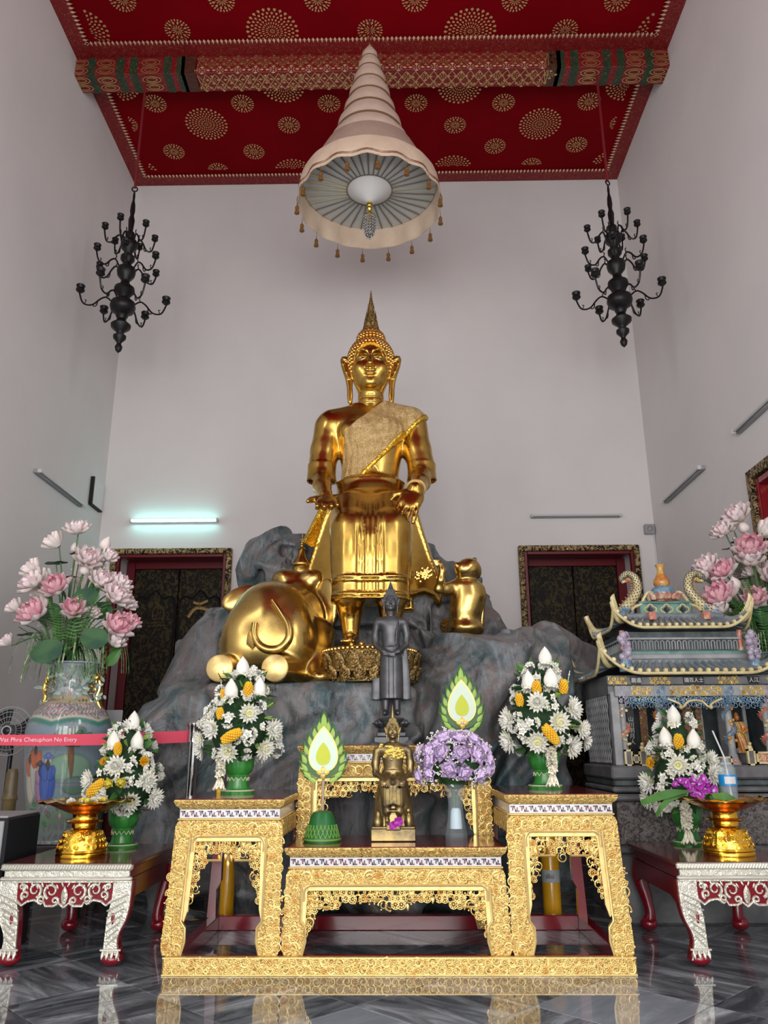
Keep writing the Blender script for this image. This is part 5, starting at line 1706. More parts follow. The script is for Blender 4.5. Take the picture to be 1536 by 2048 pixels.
def arrangement(label, base, H, r, marks, R, cone, fill=26, tass=None):
    """marks: (kind, px, py, size) seen from the front; cone=(height above pot, widest radius)"""
    t = thing('flower_arrangement', label, 'flowers', base, 0, 'white flower arrangements in green pots')
    green_pot(t, H, r)
    ch, cr = cone
    # green dome holding the stems
    obj('foam', MB().ball((0, 0, H + ch * .22), (cr * .62, cr * .62, ch * .30), 16, 10).lathe([(cr * .5, H + ch * .3), (cr * .3, H + ch * .6), (.01, H + ch * .86)], 12), 'foam_green', t)
    def rad(z):
        v = (z - H) / ch
        return cr * max(.0, min(1, (v + .16) / .30)) ** .7 * max(.04, (1 - max(0, v - .16) / .92)) ** .8
    def outward(x, y, z):
        v = (z - H) / ch
        up = -.35 + 1.3 * max(0, v) ** 1.2
        q = Vector((x, y, 0))
        q = q.normalized() if q.length > .01 else Vector((0, -1, 0))
        return (q + Vector((0, 0, up))).normalized()
    bx, by, bz = base
    for k, px, py, s in marks:
        Y = by
        for _ in range(4):
            p = at(px, py, Y)
            x, z = p.x - bx, p.z - bz
            q = rad(z)
            y = -sqrt(max(0, q * q - x * x))
            Y = by + y
        d = outward(x, y - .02, z)
        if k == 'bud':
            d = Vector((x * .5, y * .4, 1)).normalized()
            p = Vector((x, y, z - .04))
        elif k in ('ycone',):
            d = Vector((x * .6, y * .6, 1)).normalized()
            p = Vector((x, y, z - .03))
        elif k == 'yband':
            d = Vector((cos(s), 0, sin(s)))
            p = Vector((x, y - .02, z)) - d * .05
            s = 1.0
        elif k == 'stick':
            d = Vector((x * 1.0, y, .7)).normalized()
            p = Vector((x, y, z - .05))
        elif k == 'tassel':
            put(k, t, (x, y - .015, z), (0, 0, 1), s)
            continue
        else:
            p = Vector((x, y, z))
        put(k, t, p, d, s * (1.22 if k in ('mum', 'mumc', 'jas', 'bud') else 1.1), R=R)
    # fill: small white flowers and leaves all round, larger flowers on the far side
    for i in range(fill * 6):
        z = H + ch * (R.random() ** 1.3 * .88 - .04)
        a = R.uniform(0, 2 * pi)
        q = rad(z) * R.uniform(.78, .97)
        x, y = q * cos(a), q * sin(a)
        back = y > .02
        k = R.choice(('jas', 'leaf', 'leafm', 'star', 'leaf', 'leafl') if not back else ('mum', 'jas', 'leaf', 'leafm', 'mumc'))
        if i % 3 and k in ('mum', 'mumc'):
            continue
        d = outward(x, y, z)
        if k.startswith('leaf'):
            put(k, t, (x * .8, y * .8, z), d, R.uniform(.7, 1.05), R=R)
        else:
            put(k, t, (x, y, z), d, R.uniform(.8, 1.0), R=R)
    return t
R = random.Random(21)
Yl = 5.10
b = at(475, 1586, Yl)
arrangement('white flower arrangement in a green pot on the tall left gilt table', (b.x, Yl, .845), .235, .088,
    [('bud', 485, 1338, 1.0), ('bud', 463, 1383, 1.0), ('bud', 518, 1380, 1.0), ('ycone', 447, 1388, .7), ('ycone', 496, 1382, 1.0), ('stick', 446, 1372, 1), ('stick', 500, 1360, 1), ('ycone', 441, 1428, .8), ('mum', 497, 1427, 1.0), ('mumc', 425, 1457, 1.0), ('jas', 457, 1441, 1.0), ('jas', 497, 1468, 1.1), ('mumc', 545, 1458, 1.0), ('mum', 457, 1502, 1.05), ('mum', 527, 1496, 1.05), ('mumc', 405, 1498, 1.0), ('jas', 553, 1500, 1.0), ('yband', 461, 1474, .5), ('jas', 520, 1415, .9), ('leafl', 530, 1412, 1.0), ('leafl', 482, 1373, 1.0), ('leafl', 486, 1450, .8), ('jas', 420, 1425, .9), ('mum', 402, 1478, .8), ('jas', 440, 1400, .8), ('star', 430, 1512, 1), ('tassel', 443, 1512, 1.1)], R, (.60, .29))
t = thing('orange_candle', 'short orange candle standing behind the left green pot', 'candle', tuple(Vector((at(440, 1580, 5.2).x, 5.2, .845))))
obj('wax', MB().lathe([(0, 0), (.021, 0), (.021, .075), (.017, .08), (0, .08)], 14), 'petal_orange', t)
obj('wick', MB().tube([(0, 0, .078), (0, 0, .09)], .002, 5), 'black_hole', t)
Yr = 5.15
b = at(1091, 1578, Yr)
arrangement('white flower arrangement in a green pot on the tall right gilt table', (b.x, Yr, .865), .235, .090,
    [('bud', 1090, 1318, 1.0), ('bud', 1058, 1366, 1.0), ('bud', 1101, 1363, 1.05), ('ycone', 1074, 1380, 1.0), ('ycone', 1126, 1377, 1.0), ('stick', 1073, 1352, 1), ('stick', 1134, 1350, 1), ('stick', 1080, 1356, 1), ('ycone', 1040, 1402, .9), ('mumc', 1075, 1405, 1.05), ('mumc', 1144, 1417, 1.1), ('mum', 1117, 1443, 1.1), ('jas', 1066, 1446, 1.0), ('mumc', 1018, 1440, 1.05), ('mum', 1076, 1482, 1.1), ('yband', 1098, 1466, -.95), ('mumc', 1020, 1482, 1.1), ('mumc', 1143, 1492, 1.1), ('mum', 1163, 1458, .9), ('mumc', 1168, 1482, .9), ('jas', 1046, 1462, 1.0), ('leafl', 1089, 1420, .9), ('leafl', 1110, 1394, 1.0), ('jas', 1103, 1412, .9), ('gold', 1108, 1496, .5), ('tassel', 1101, 1500, 1.2), ('jas', 1130, 1478, .8), ('star', 1050, 1480, 1)], R, (.62, .29))
b = at(243, 1688, 5.42)
arrangement('white flower arrangement in a green pot behind the left gold tray', (b.x, 5.42, .507), .25, .09,
    [('bud', 267, 1446, 1.0), ('bud', 228, 1486, 1.0), ('bud', 274, 1486, 1.0), ('stick', 236, 1465, 1), ('ycone', 236, 1500, .9), ('gold', 287, 1523, 1.2), ('gold', 208, 1523, .9), ('mumc', 234, 1532, 1.1), ('jas', 262, 1532, .9), ('yrose', 220, 1566, 1.1), ('yrose', 243, 1564, 1.1), ('mumc', 292, 1560, 1.05), ('mumc', 182, 1560, 1.05), ('yband', 191, 1578, .8), ('mum', 205, 1598, 1.0), ('mum', 260, 1602, 1.05), ('mumc', 306, 1596, 1.05), ('jas', 272, 1562, 1.0), ('leaf', 250, 1585, 1), ('jas', 178, 1588, .9), ('star', 200, 1545, 1), ('jas', 296, 1538, .8), ('leafl', 254, 1490, 1.1), ('star', 256, 1625, 1.1)], R, (.60, .28))
b = at(1378, 1680, 5.50)
arrangement('white flower arrangement in a green pot behind the orchid tray', (b.x, 5.50, .507), .25, .09,
    [('bud', 1348, 1436, 1.05), ('bud', 1332, 1480, 1.05), ('bud', 1387, 1484, 1.05), ('stick', 1386, 1462, 1), ('ycone', 1358, 1488, 1.1), ('gold', 1308, 1526, 1.3), ('leafl', 1362, 1502, 1.2), ('leafl', 1395, 1516, 1.1), ('mum', 1357, 1530, 1.15), ('jas', 1336, 1508, .9), ('jas', 1392, 1540, 1.0), ('mumc', 1420, 1520, .95), ('mumc', 1425, 1548, 1.1), ('mumc', 1302, 1566, 1.1), ('jas', 1335, 1553, 1.1), ('jas', 1328, 1578, 1.0), ('star', 1318, 1590, 1), ('mumc', 1298, 1598, 1.0), ('jas', 1380, 1560, 1.0), ('mum', 1320, 1615, .8), ('jas', 1345, 1600, .9), ('star', 1410, 1575, 1), ('tassel', 1369, 1610, 1.3)], R, (.66, .28))

# ---- lavender roses in a cut-glass vase
def rose_mesh():
    mb = MB()
    R = random.Random(5)
    for (n, L, W, op, r0, h, cup, curl, mi) in ((5, .055, .040, .95, .006, 0, .55, .38, 0), (5, .055, .036, .62, .006, .004, .6, .28, 0), (4, .052, .031, .36, .007, .006, .7, .16, 0), (4, .048, .025, .20, .006, .008, .8, .06, 0), (3, .043, .018, .10, .005, .012, .9, 0, 1), (3, .040, .012, .05, .003, .014, 1, 0, 1)):
        p = petal(L, W, cup, curl, .6, 5)
        o = R.uniform(0, 6)
        for i in range(n):
            mb.addmb(p, RZ(o + 2 * pi * i / n) @ T(0, -r0, h) @ RX(op), mi)
    return mb
tpl('rose', 'rose', rose_mesh(), ['petal_lavender', 'petal_rose'])
mat('cut_glass', (0.55, 0.65, 0.70), 0.04, alpha=.13, coat=1.0)
mat('frosted_base', (0.66, 0.82, 0.90), 0.35)
VY = 4.92
b = at(913, 1676, VY)
t = thing('rose_bouquet', 'lavender rose bouquet in a cut glass vase on the low gilt table', 'flowers', (b.x, VY, .603))
HV = .30
pf = [(.0, .0), (.062, .0), (.064, .02), (.057, .05), (.046, .12), (.042, .17), (.046, .22), (.056, .27), (.064, .30)]
n = 20
V, F = [], []
for k, (r, z) in enumerate(pf + [(.060, .30), (.052, .27), (.042, .22), (.038, .17), (.042, .12), (.050, .055), (.0, .05)]):
    for i in range(n):
        a = 2 * pi * i / n
        q = r * (1.05 if i % 2 and k < len(pf) else 1)
        V.append((q * cos(a), q * sin(a), z))
for k in range(len(pf) + 6):
    for i in range(n):
        F.append((k * n + i, k * n + (i + 1) % n, (k + 1) * n + (i + 1) % n, (k + 1) * n + i))
obj('glass_vase', MB().add(V, F), 'cut_glass', t, False)
obj('frosted_insert', MB().lathe([(0, .052), (.036, .054), (.034, .10), (.030, .15), (.022, .165), (0, .168)], 16), 'frosted_base', t)
st = MB()
for i in range(5):
    a = i * 1.3
    st.tube([(.012 * cos(a), .012 * sin(a), .17), (.02 * cos(a + .5), .02 * sin(a + .5), .34)], .004, 5)
obj('stem_bundle', st, 'stem_green', t, kind='stuff')
obj('leaf_mass', MB().ball((0, .0, .40), (.15, .13, .10), 14, 9).lathe([(.03, .27), (.08, .31), (.12, .36)], 12), 'leaf_dark', t)
R = random.Random(31)
RC = Vector((0, .0, .42))
for (px, py, s) in ((888, 1478, 1.1), (918, 1477, 1.0), (945, 1478, .95), (857, 1502, .95), (859, 1522, .95), (884, 1506, 1.0), (921, 1508, 1.0), (954, 1511, 1.1), (968, 1498, .9), (977, 1520, .95), (899, 1540, 1.05), (929, 1547, .95), (858, 1548, .9), (838, 1553, .9), (960, 1550, 1.0), (872, 1488, .8), (975, 1542, .8)):
    Y = VY - .1
    for _ in range(4):
        p = at(px, py, Y)
        x, z = p.x - b.x, p.z - .603 - RC.z
        q = 1 - (x / .215) ** 2 - (z / .17) ** 2
        y = -.19 * sqrt(max(q, .02))
        Y = VY + y
    d = Vector((x, y * 1.1 - .02, z + .03)).normalized()
    put('rose', t, Vector((x, y, z)) * .88 + RC, d, s * 1.06, R=R)
for i in range(16):
    a = pi * (i + .5) / 16
    e = R.uniform(-.2, 1.1)
    d = Vector((cos(a) * cos(e), sin(a) * cos(e), sin(e)))
    put('rose', t, Vector((d.x * .19, d.y * .17, d.z * .15)) + RC, d, 1.0, R=R)
for i in range(34):
    a, e = R.uniform(0, 2 * pi), R.uniform(-.7, 1.2)
    d = Vector((cos(a) * cos(e), sin(a) * cos(e), sin(e)))
    put('leaf', t, Vector((d.x * .14, d.y * .13, d.z * .11 - .01)) + RC, d, R.uniform(.9, 1.2), R=R)
gy = MB()
for i in range(260):
    a, e = R.uniform(0, 2 * pi), R.uniform(-.75, 1.35)
    d = Vector((cos(a) * cos(e), sin(a) * cos(e), sin(e)))
    p = Vector((d.x * .225, d.y * .2, d.z * .185)) * R.uniform(.88, 1.08) + RC
    for k in range(4):
        gy.ball(p + Vector((R.gauss(0, .006), R.gauss(0, .006), R.gauss(0, .006))), .0055, 5, 3)
obj('gypsophila', gy, 'petal_white', t, kind='stuff')

# ---- leaf-shaped fans of folded banana leaf
mat('fan_green', (0.035, 0.13, 0.02), 0.45)
mat('fan_leaf', (0.33, 0.50, 0.10), 0.45)
mat('fan_white', (0.62, 0.74, 0.60), 0.5)
mat('fan_lime', (0.52, 0.58, 0.03), 0.5)
mat('fan_gold', (0.75, 0.50, 0.12), 0.4, .4)
mat('wood_pale', (0.42, 0.33, 0.22), 0.6)
mat('dome_green', (0.015, 0.13, 0.03), 0.35)
mat('net_green', (0.16, 0.34, 0.06), 0.5)
def tear(sx, sz, n=36, z0=0.0):
    """teardrop outline pointing up, widest low"""
    P = []
    for i in range(n):
        a = 2 * pi * i / n
        v = (1 - cos(a)) / 2
        w_ = v ** .5 * (1 - v) ** .92 * 2.56 * .97
        P.append((sx * w_ * (1 if a < pi else -1), z0 + sz * v))
    return P
def fan(label, loc, sc, base_h, staff):
    t = thing('leaf_fan', label, 'ornament', loc, 0, 'leaf fan ornaments')
    if base_h:
        obj('base', MB().lathe([(0, 0), (.098 * sc, 0), (.100 * sc, .012 * sc), (.092 * sc, .03 * sc), (.078 * sc, .075 * sc), (.066 * sc, .125 * sc), (.05 * sc, .15 * sc), (.02 * sc, .158 * sc), (0, .158 * sc)], 32), 'dome_green', t)
        nb = MB()
        for i in range(24):
            a = 2 * pi * i / 24
            for s in (-1, 1):
                P = [(((.096 - .018 * k / 4) * sc) * cos(a + s * k * .075), ((.096 - .018 * k / 4) * sc) * sin(a + s * k * .075), (.022 + .016 * k) * sc) for k in range(5)]
                nb.tube(P, .003 * sc, 4)
        nb.tube([(.1 * sc * cos(a), .1 * sc * sin(a), .012 * sc) for a in np.linspace(0, 2 * pi, 33)[:-1]], .006 * sc, 6, closed=True)
        obj('net_trim', nb, 'net_green', t, kind='stuff')
    z0 = staff
    obj('staff', MB().tube([(0, .012, base_h * .9), (0, .012, z0 + .05 * sc)], .0075 * sc, 8), 'wood_pale', t)
    bw, bh = .112 * sc, .34 * sc
    obj('backing', MB().prism(tear(bw * .93, bh * .88, z0=z0 + .012 * sc), -.004, .010), 'fan_green', t, False)
    o = tear(bw * .93, bh * .90, 40, z0 + .01 * sc)
    lm = leafm(.055 * sc, .0125 * sc, .25, .1).mesh('leaf_tip', 'fan_leaf', 'all')
    lg = leafm(.075 * sc, .014 * sc, .25, .1).mesh('leaf_tip', 'fan_green', 'all')
    cz = z0 + bh * .36
    for i in range(2, 39, 2):
        if abs(i - 20) < 2:
            continue
        p = Vector((o[i][0], 0, o[i][1]))
        e = Vector((o[(i + 1) % 40][0] - o[i - 1][0], 0, o[(i + 1) % 40][1] - o[i - 1][1]))
        sgn = 1 if p.x > 0 else -1
        e = e.normalized() * (1 if i < 20 else -1)
        d = (e * .9 + Vector((sgn * .55, 0, .12))).normalized()
        an = math.atan2(d.x, d.z)
        link('leaf_tip', lg, t, T(p.x * .95, -.004, p.z - .015 * sc) @ RY(an))
        link('leaf_tip', lm, t, T(p.x * .93, -.010, p.z - .022 * sc) @ RY(an * .9))
    link('leaf_tip', lm, t, T(0, -.012, z0 + bh * .88) @ S(1.2))
    link('leaf_tip', lg, t, T(0, -.004, z0 + bh * .86) @ S(1.3))
    obj('gold_border', MB().prism(tear(bw * .76, bh * .74, z0=z0 + .045 * sc), -.012, -.002), 'fan_gold', t, False)
    obj('white_panel', MB().prism(tear(bw * .70, bh * .69, z0=z0 + .050 * sc), -.016, -.006), 'fan_white', t, False)
    obj('inner_leaf', MB().prism(tear(bw * .36, bh * .36, z0=z0 + .085 * sc), -.020, -.01), 'fan_lime', t, False)
    fm = leafm(.036 * sc, .014 * sc, .2, -.2).mesh('gold_petal', 'fan_gold', 'all')
    for k in range(4):
        link('gold_petal', fm, t, T(0, -.022, z0 + .045 * sc) @ RY(k * pi / 2) @ T(0, 0, .004))
    obj('pearl', MB().ball((0, -.026, z0 + .045 * sc), .009 * sc, 10, 6), 'fitting_white', t)
    return t
b = at(644, 1684, 4.80)
top, bot = at(641, 1436, 4.80), at(642, 1562, 4.80)
s = (top.z - bot.z) / .34
fan('green leaf shaped fan on a green domed stand, left of the small bronze', (b.x, 4.80, .603), s, .15 * s, bot.z - .603)
top, bot = at(934, 1344, 5.3), at(922, 1462, 5.3)
s2 = (top.z - bot.z) / .34
f2 = fan('green leaf shaped fan rising behind the lavender roses', (at(925, 1462, 5.3).x, 5.3, 1.125), s2, 0.0, bot.z - 1.125)
obj('base', MB().lathe([(0, 0), (.03, 0), (.02, .02), (.01, .025)], 12), 'dome_green', f2)

# ---- pink lotus bouquets in the big porcelain vases
def lotus(op, mats):
    r = [(8, .085, .030, 1.25 + op, .012, 0, .5, -.25, 1), (8, .080, .030, .95 + op, .012, .006, .6, -.25, 0), (7, .070, .026, .6 + op * .8, .010, .010, .7, -.25, 0), (6, .055, .020, .3 + op * .5, .008, .014, .8, -.2, 2)]
    return flower(r, (.014, .03, 2), random.Random(int(op * 100) + 9))
tpl('lotus', 'lotus_flower', lotus(.1, 0), ['lotus_pink', 'lotus_pale', 'lotus_deep'])
tpl('lotus2', 'lotus_flower', lotus(-.25, 0), ['lotus_pink', 'lotus_pale', 'lotus_deep'])
tpl('lotusd', 'lotus_flower', lotus(.0, 0), ['lotus_deep', 'lotus_pink', 'lotus_deep'])
tpl('lbud', 'lotus_bud', bud_mb(.080, .030), ['lotus_pale'])
def pad(r):
    V, F = [(0, 0, .0)], []
    n = 22
    for k, q in enumerate((.5, 1.0)):
        for i in range(n):
            a = 2 * pi * i / n
            V.append((r * q * cos(a), r * q * sin(a), (.10 + .04 * cos(6 * a)) * r * q * q))
    F = [(0, 1 + i, 1 + (i + 1) % n) for i in range(n)] + [(1 + i, 1 + n + i, 1 + n + (i + 1) % n, 1 + (i + 1) % n) for i in range(n)]
    return MB().add(V, F)
tpl('pad', 'lotus_leaf', pad(.10), ['leaf_pad'])
def fern_mb():
    mb = MB()
    sp = spline([(0, 0, 0), (.0, -.02, .12), (0, -.07, .24), (0, -.14, .32)], 5)
    mb.tube(sp, .003, 4)
    for i, p in enumerate(sp[2:]):
        L = .06 * (1 - i / len(sp)) + .012
        for s in (-1, 1):
            mb.sheet(lambda u, v, p=p, s=s, L=L: (p.x + s * L * u, p.y - .01 * u, p.z + .25 * L * u + (v - .5) * .010 * (1 - u)), 2, 1)
    return mb
tpl('fern', 'fern_frond', fern_mb(), ['leaf_mid'])
def blade_mb():
    mb = MB()
    R = random.Random(2)
    for i in range(7):
        a = R.uniform(-1.2, 1.2)
        P = spline([(0, 0, 0), (.05 * sin(a), -.04, .10), (.11 * sin(a), -.10, .10), (.15 * sin(a), -.14, -.04), (.16 * sin(a), -.15, -.16)], 4)
        mb.sheet(lambda u, v, P=P: tuple(P[int(v * (len(P) - 1))] + Vector(((u - .5) * .014 * (1 - .7 * v), 0, 0))), 1, len(P) - 1)
    return mb
tpl('blade', 'striped_blade', blade_mb(), ['leaf_stripe'])
def bouquet(label, mouth, marks, leaves, R, hs):
    t = thing('lotus_bouquet', label, 'flowers', tuple(mouth), 0, 'pink lotus bouquets')
    for k, px, py, s, dy in marks:
        p = at(px, py, mouth.y + dy) - mouth
        p.x = min(p.x, XR - .14 - mouth.x)
        hd = Vector((p.x, p.y, 0))
        d = (hd.normalized() * .8 if hd.length > .02 else Vector((0, 0, 0))) + Vector((0, -.45, .75 if k != 'lbud' else 1.4))
        f = put(k, t, p, d, s * 1.45, R=R)
        m_ = p * .45 + Vector((0, 0, .12))
        obj('stem', MB().tube(spline([(p.x * .05, p.y * .05, -.2), m_, p - d.normalized() * .005], 6), .006, 6), 'stem_green', f if False else t)
    for k, px, py, s, dy in leaves:
        p = at(px, py, mouth.y + dy) - mouth
        p.x = min(p.x, XR - .2 - mouth.x)
        if k == 'pad':
            d = Vector((p.x * .6, -.75 if s > 0 else -.1, .45 if s > 0 else 1)).normalized()
            put(k, t, p, d, abs(s), R=R)
            obj('stem', MB().tube(spline([(p.x * .1, p.y * .1, -.15), p * .5 + Vector((0, 0, .06)), p], 5), .005, 5), 'stem_green', t)
        elif k == 'fern':
            link(*FLW[k], t, T(*p) @ RZ(math.atan2(p.x, -p.y) * .8) @ RX(R.uniform(-.1, .5)) @ S(s))
        elif k == 'blade':
            link(*FLW[k], t, T(*p) @ RZ(math.atan2(p.x, .12)) @ S(s))
        else:
            d = Vector((p.x * 1.4, -.3, .55)).normalized()
            put(k, t, p, d, s, R=R)
    for i in range(14):
        a = R.uniform(0, 2 * pi)
        link(*FLW['fern'], t, T(.1 * cos(a), .1 * sin(a), R.uniform(-.02, .15)) @ RZ(a + pi / 2) @ RX(R.uniform(0, .6)) @ S(R.uniform(.8, 1.1)))
    for i in range(9):
        a = R.uniform(0, 2 * pi)
        link(*FLW['blade'], t, T(.10 * cos(a), .10 * sin(a), .02) @ RZ(a + pi / 2) @ S(R.uniform(.9, 1.2)))
    for i in range(10):
        a = R.uniform(0, pi)
        r, z = R.uniform(.1, .3), R.uniform(.2, .8)
        if mouth.x + r * cos(a) > XR - .2:
            continue
        put(R.choice(('lotus', 'lotusd', 'lotus2')), t, (r * cos(a), r * sin(a) * .8 + .06, z), (cos(a), sin(a), .8), 1.4, R=R)
        obj('stem', MB().tube([(0, 0, -.1), (r * cos(a), r * sin(a) * .8 + .06, z)], .006, 6), 'stem_green', t)
    return t
R = random.Random(77)
VL = Vector((at(126, 1310, 6.2).x, 6.2, 1.745))
ml = [('lotus', 156, 1068, .95, 0), ('lotus2', 118, 1094, 1.0, .05), ('lbud', 150, 1104, .8, .1), ('lbud', 205, 1098, 1.0, 0), ('lotus2', 212, 1120, .8, 0), ('lotus', 172, 1125, 1.05, -.1), ('lbud', 167, 1148, .8, -.1), ('lotus2', 75, 1148, 1.0, 0), ('lotus', 76, 1172, 1.1, -.1), ('lotusd', 117, 1182, 1.1, -.15), ('lotus', 198, 1170, 1.05, -.05), ('lotus', 234, 1175, .95, .05), ('lotus', 228, 1200, 1.05, -.05), ('lotus', 248, 1212, .8, .05), ('lotus2', 38, 1222, .8, 0), ('lbud', 48, 1236, .8, -.02), ('lotusd', 75, 1236, 1.2, -.2), ('lotusd', 147, 1226, .95, -.25), ('lotusd', 230, 1262, 1.15, -.15), ('lotusd', 256, 1250, .8, -.05), ('lotus2', 22, 1290, .7, 0), ('lotus2', 226, 1290, .9, -.12), ('lbud', 92, 1210, .8, 0), ('lotus2', 182, 1232, .7, -.1)]
lv = [('pad', 95, 1304, 1.15, -.3), ('pad', 189, 1278, 1.0, -.28), ('pad', 112, 1128, -.9, .05), ('pad', 160, 1110, -.85, .1), ('pad', 172, 1196, 1.0, -.1), ('pad', 204, 1148, -.6, 0), ('pad', 98, 1225, .9, -.05), ('pad', 55, 1270, -.8, -.05), ('pad', 140, 1155, -.6, .1), ('pad', 202, 1222, .9, .0), ('pad', 60, 1210, -.8, .05),
      ('fern', 120, 1290, 1.0, -.2), ('fern', 145, 1290, 1.1, -.22), ('fern', 168, 1270, 1.0, -.15), ('fern', 105, 1280, .9, -.15), ('fern', 155, 1220, 1.0, 0), ('blade', 85, 1300, 1.1, -.15), ('blade', 155, 1300, 1.1, -.2), ('blade', 140, 1320, 1.0, -.2), ('blade', 200, 1300, 1.1, -.1), ('blade', 60, 1310, 1.0, -.05), ('leafm', 215, 1330, 1.9, -.1), ('leafm', 222, 1310, 1.8, -.05), ('leaf', 90, 1250, 1.6, -.1), ('leaf', 130, 1200, 1.6, 0), ('leafm', 185, 1190, 1.8, .0), ('leafm', 195, 1240, 1.8, -.05)]
bouquet('tall pink lotus bouquet in the left porcelain vase before the doorway', VL, ml, lv, R, 1)
VR = Vector((2.945, 6.3, 1.80))
mr = [('lotus', 1482, 1040, 1.15, 0), ('lbud', 1468, 1062, .9, .05), ('lbud', 1492, 1064, 1.0, 0), ('lotus', 1451, 1068, .9, 0), ('lotus2', 1520, 1072, 1.0, 0), ('lotusd', 1502, 1106, 1.25, -.2), ('lotus2', 1504, 1126, 1.25, -.18), ('lotus', 1420, 1140, 1.05, 0), ('lotusd', 1452, 1150, 1.05, -.1), ('lotus2', 1412, 1160, .9, 0), ('lbud', 1474, 1178, 1.0, -.1), ('lotusd', 1446, 1202, 1.25, -.15), ('lotus2', 1444, 1224, 1.0, -.14), ('lotusd', 1512, 1205, 1.0, -.15), ('lotus', 1540, 1160, 1.1, -.1), ('lbud', 1532, 1055, 1.0, 0), ('lotus2', 1508, 1150, .8, .0)]
lr = [('pad', 1480, 1085, -.8, 0), ('pad', 1505, 1088, -.9, 0), ('pad', 1462, 1098, -.7, 0), ('pad', 1440, 1175, -.9, 0), ('pad', 1530, 1200, 1.3, -.1), ('pad', 1480, 1160, -.8, 0), ('pad', 1528, 1230, 1.1, -.15), ('leafm', 1490, 1240, 2.2, -.1), ('leafm', 1505, 1255, 2.4, -.12), ('leaf', 1520, 1262, 2.0, -.1), ('leafm', 1478, 1250, 2.0, -.05), ('fern', 1500, 1260, 1.1, -.1), ('fern', 1520, 1250, 1.1, -.1), ('leaf', 1465, 1220, 1.6, 0), ('leafm', 1460, 1190, 1.5, 0), ('blade', 1500, 1275, 1.0, -.1)]
bouquet('pink lotus bouquet rising behind the stone shrine at the right wall', VR, mr, lr, R, 1)
# ---------------------------------------------------------------- bronze images
mat('dark_bronze', (0.115, 0.115, 0.12), 0.40, 0.55, var=((0.065, 0.066, 0.072), 9, .4, .65), bump=('noise', 30, .12, .004))
mat('old_brass', (0.30, 0.22, 0.09), 0.36, 0.85, var=((0.13, 0.10, 0.06), 11, .42, .65), bump=('noise', 40, .2, .004))
mat('leaf_brass', (0.72, 0.50, 0.10), 0.38, 0.8, var=((0.35, 0.25, 0.09), 40, .45, .6), bump=('noise', 60, .6, .005))
# standing image with an alms bowl gesture
SX, SY = -.035, 5.93
o = Vector((SX, SY, 1.125))
F = Sculpt((SX - .2, SY - .2, 1.29), (SX + .2, SY + .2, 2.35), .0048)
F.loft([(1.45, SX, SY, .088, .062), (1.6, SX, SY, .086, .06), (1.75, SX, SY, .082, .058), (1.80, SX, SY, .075, .055), (1.86, SX, SY, .062, .048), (1.92, SX, SY, .066, .05), (1.98, SX, SY, .085, .054), (2.02, SX, SY, .088, .048), (2.055, SX, SY, .05, .036)], .02, fold=lambda u, v, t: .0035 * np.exp(-((np.abs(u) - .022) / .004) ** 2) * (t < 1.78))
F.cap((SX - .082, SY, 2.015), (SX + .082, SY, 2.015), .034, k=.025)
for q in (-1, 1):
    F.chain([(SX + q * .10, SY, 2.005), (SX + q * .118, SY + .005, 1.92), (SX + q * .112, SY - .01, 1.845), (SX + q * .055, SY - .085, 1.785), (SX + q * .012, SY - .10, 1.768)], [.030, .027, .023, .018, .016], .012)
    F.chain([(SX + q * .04, SY, 1.47), (SX + q * .042, SY, 1.36)], [.028, .023], .01)
    F.chain([(SX + q * .042, SY, 1.355), (SX + q * .048, SY - .075, 1.347)], [.022, .014], .01)
    F.loft([(1.445, SX + q * .112, SY + .035, .034, .010), (1.62, SX + q * .105, SY + .035, .036, .010), (1.86, SX + q * .10, SY + .03, .02, .010)], .012)
for i in range(4):
    F.cap((SX - .055, SY - .088 - .004 * i, 1.795 - i * .011), (SX + .03, SY - .108 - .002 * i, 1.777 - i * .010), .0065, .005, .003)
F.chain([(SX + .05, SY - .045, 2.02), (SX + .045, SY - .054, 1.95), (SX + .035, SY - .052, 1.84)], .006, .006)
F.loft([(1.805, SX, SY, .07, .056), (1.825, SX, SY, .071, .057)], .008)
HD = Sculpt((SX - .09, SY - .1, 2.03), (SX + .09, SY + .1, 2.27), .0026)
sculpt_head(HD, (SX, SY - .005, 2.155), .245)
t = thing('standing_bronze_statue', 'slim dark bronze standing Buddha on a stepped pedestal behind the gilt altar', 'statue', tuple(o))
link('body', sculpt_mesh('body', [F.data(), HD.data()], 'dark_bronze', o), t)
obj('hair', hair_cap((0, -.005, 2.155 - o.z), .245, .0035), 'dark_bronze', t)
obj('flame_crown', flame_finial(0, .082, .018), 'dark_bronze', t, M=T(0, 0, 2.155 + .425 * .245 - o.z))
pb = MB().box((0, 0, .03), (.125, .125, .03), bev=.006).box((0, 0, .075), (.105, .105, .016), bev=.006)
obj('pedestal_step', pb, 'dark_bronze', t)
lp = MB().lathe([(.095, .09), (.10, .10), (.085, .115), (.07, .13), (.07, .145), (.095, .165), (.10, .18), (.09, .19), (0, .192)], 32)
obj('lotus_base', lp, 'dark_bronze', t)
pm = lotus_petal(.02, .045, .1).mesh('petal', 'dark_bronze')
for i in range(16):
    link('petal', pm, t, RZ(2 * pi * i / 16) @ T(0, -.075, .14) @ RX(.5))
    link('petal', pm, t, RZ(2 * pi * (i + .5) / 16) @ T(0, -.078, .128) @ RX(pi - .55))
for s in (-1, 1):
    obj('scroll', MB().tube([(s * (.10 + .022 * cos(a) * (1 - a * .1)), -.06, .155 + .022 * sin(a) * (1 - a * .1)) for a in np.linspace(0, 6, 18)], .006, 6), 'dark_bronze', t)

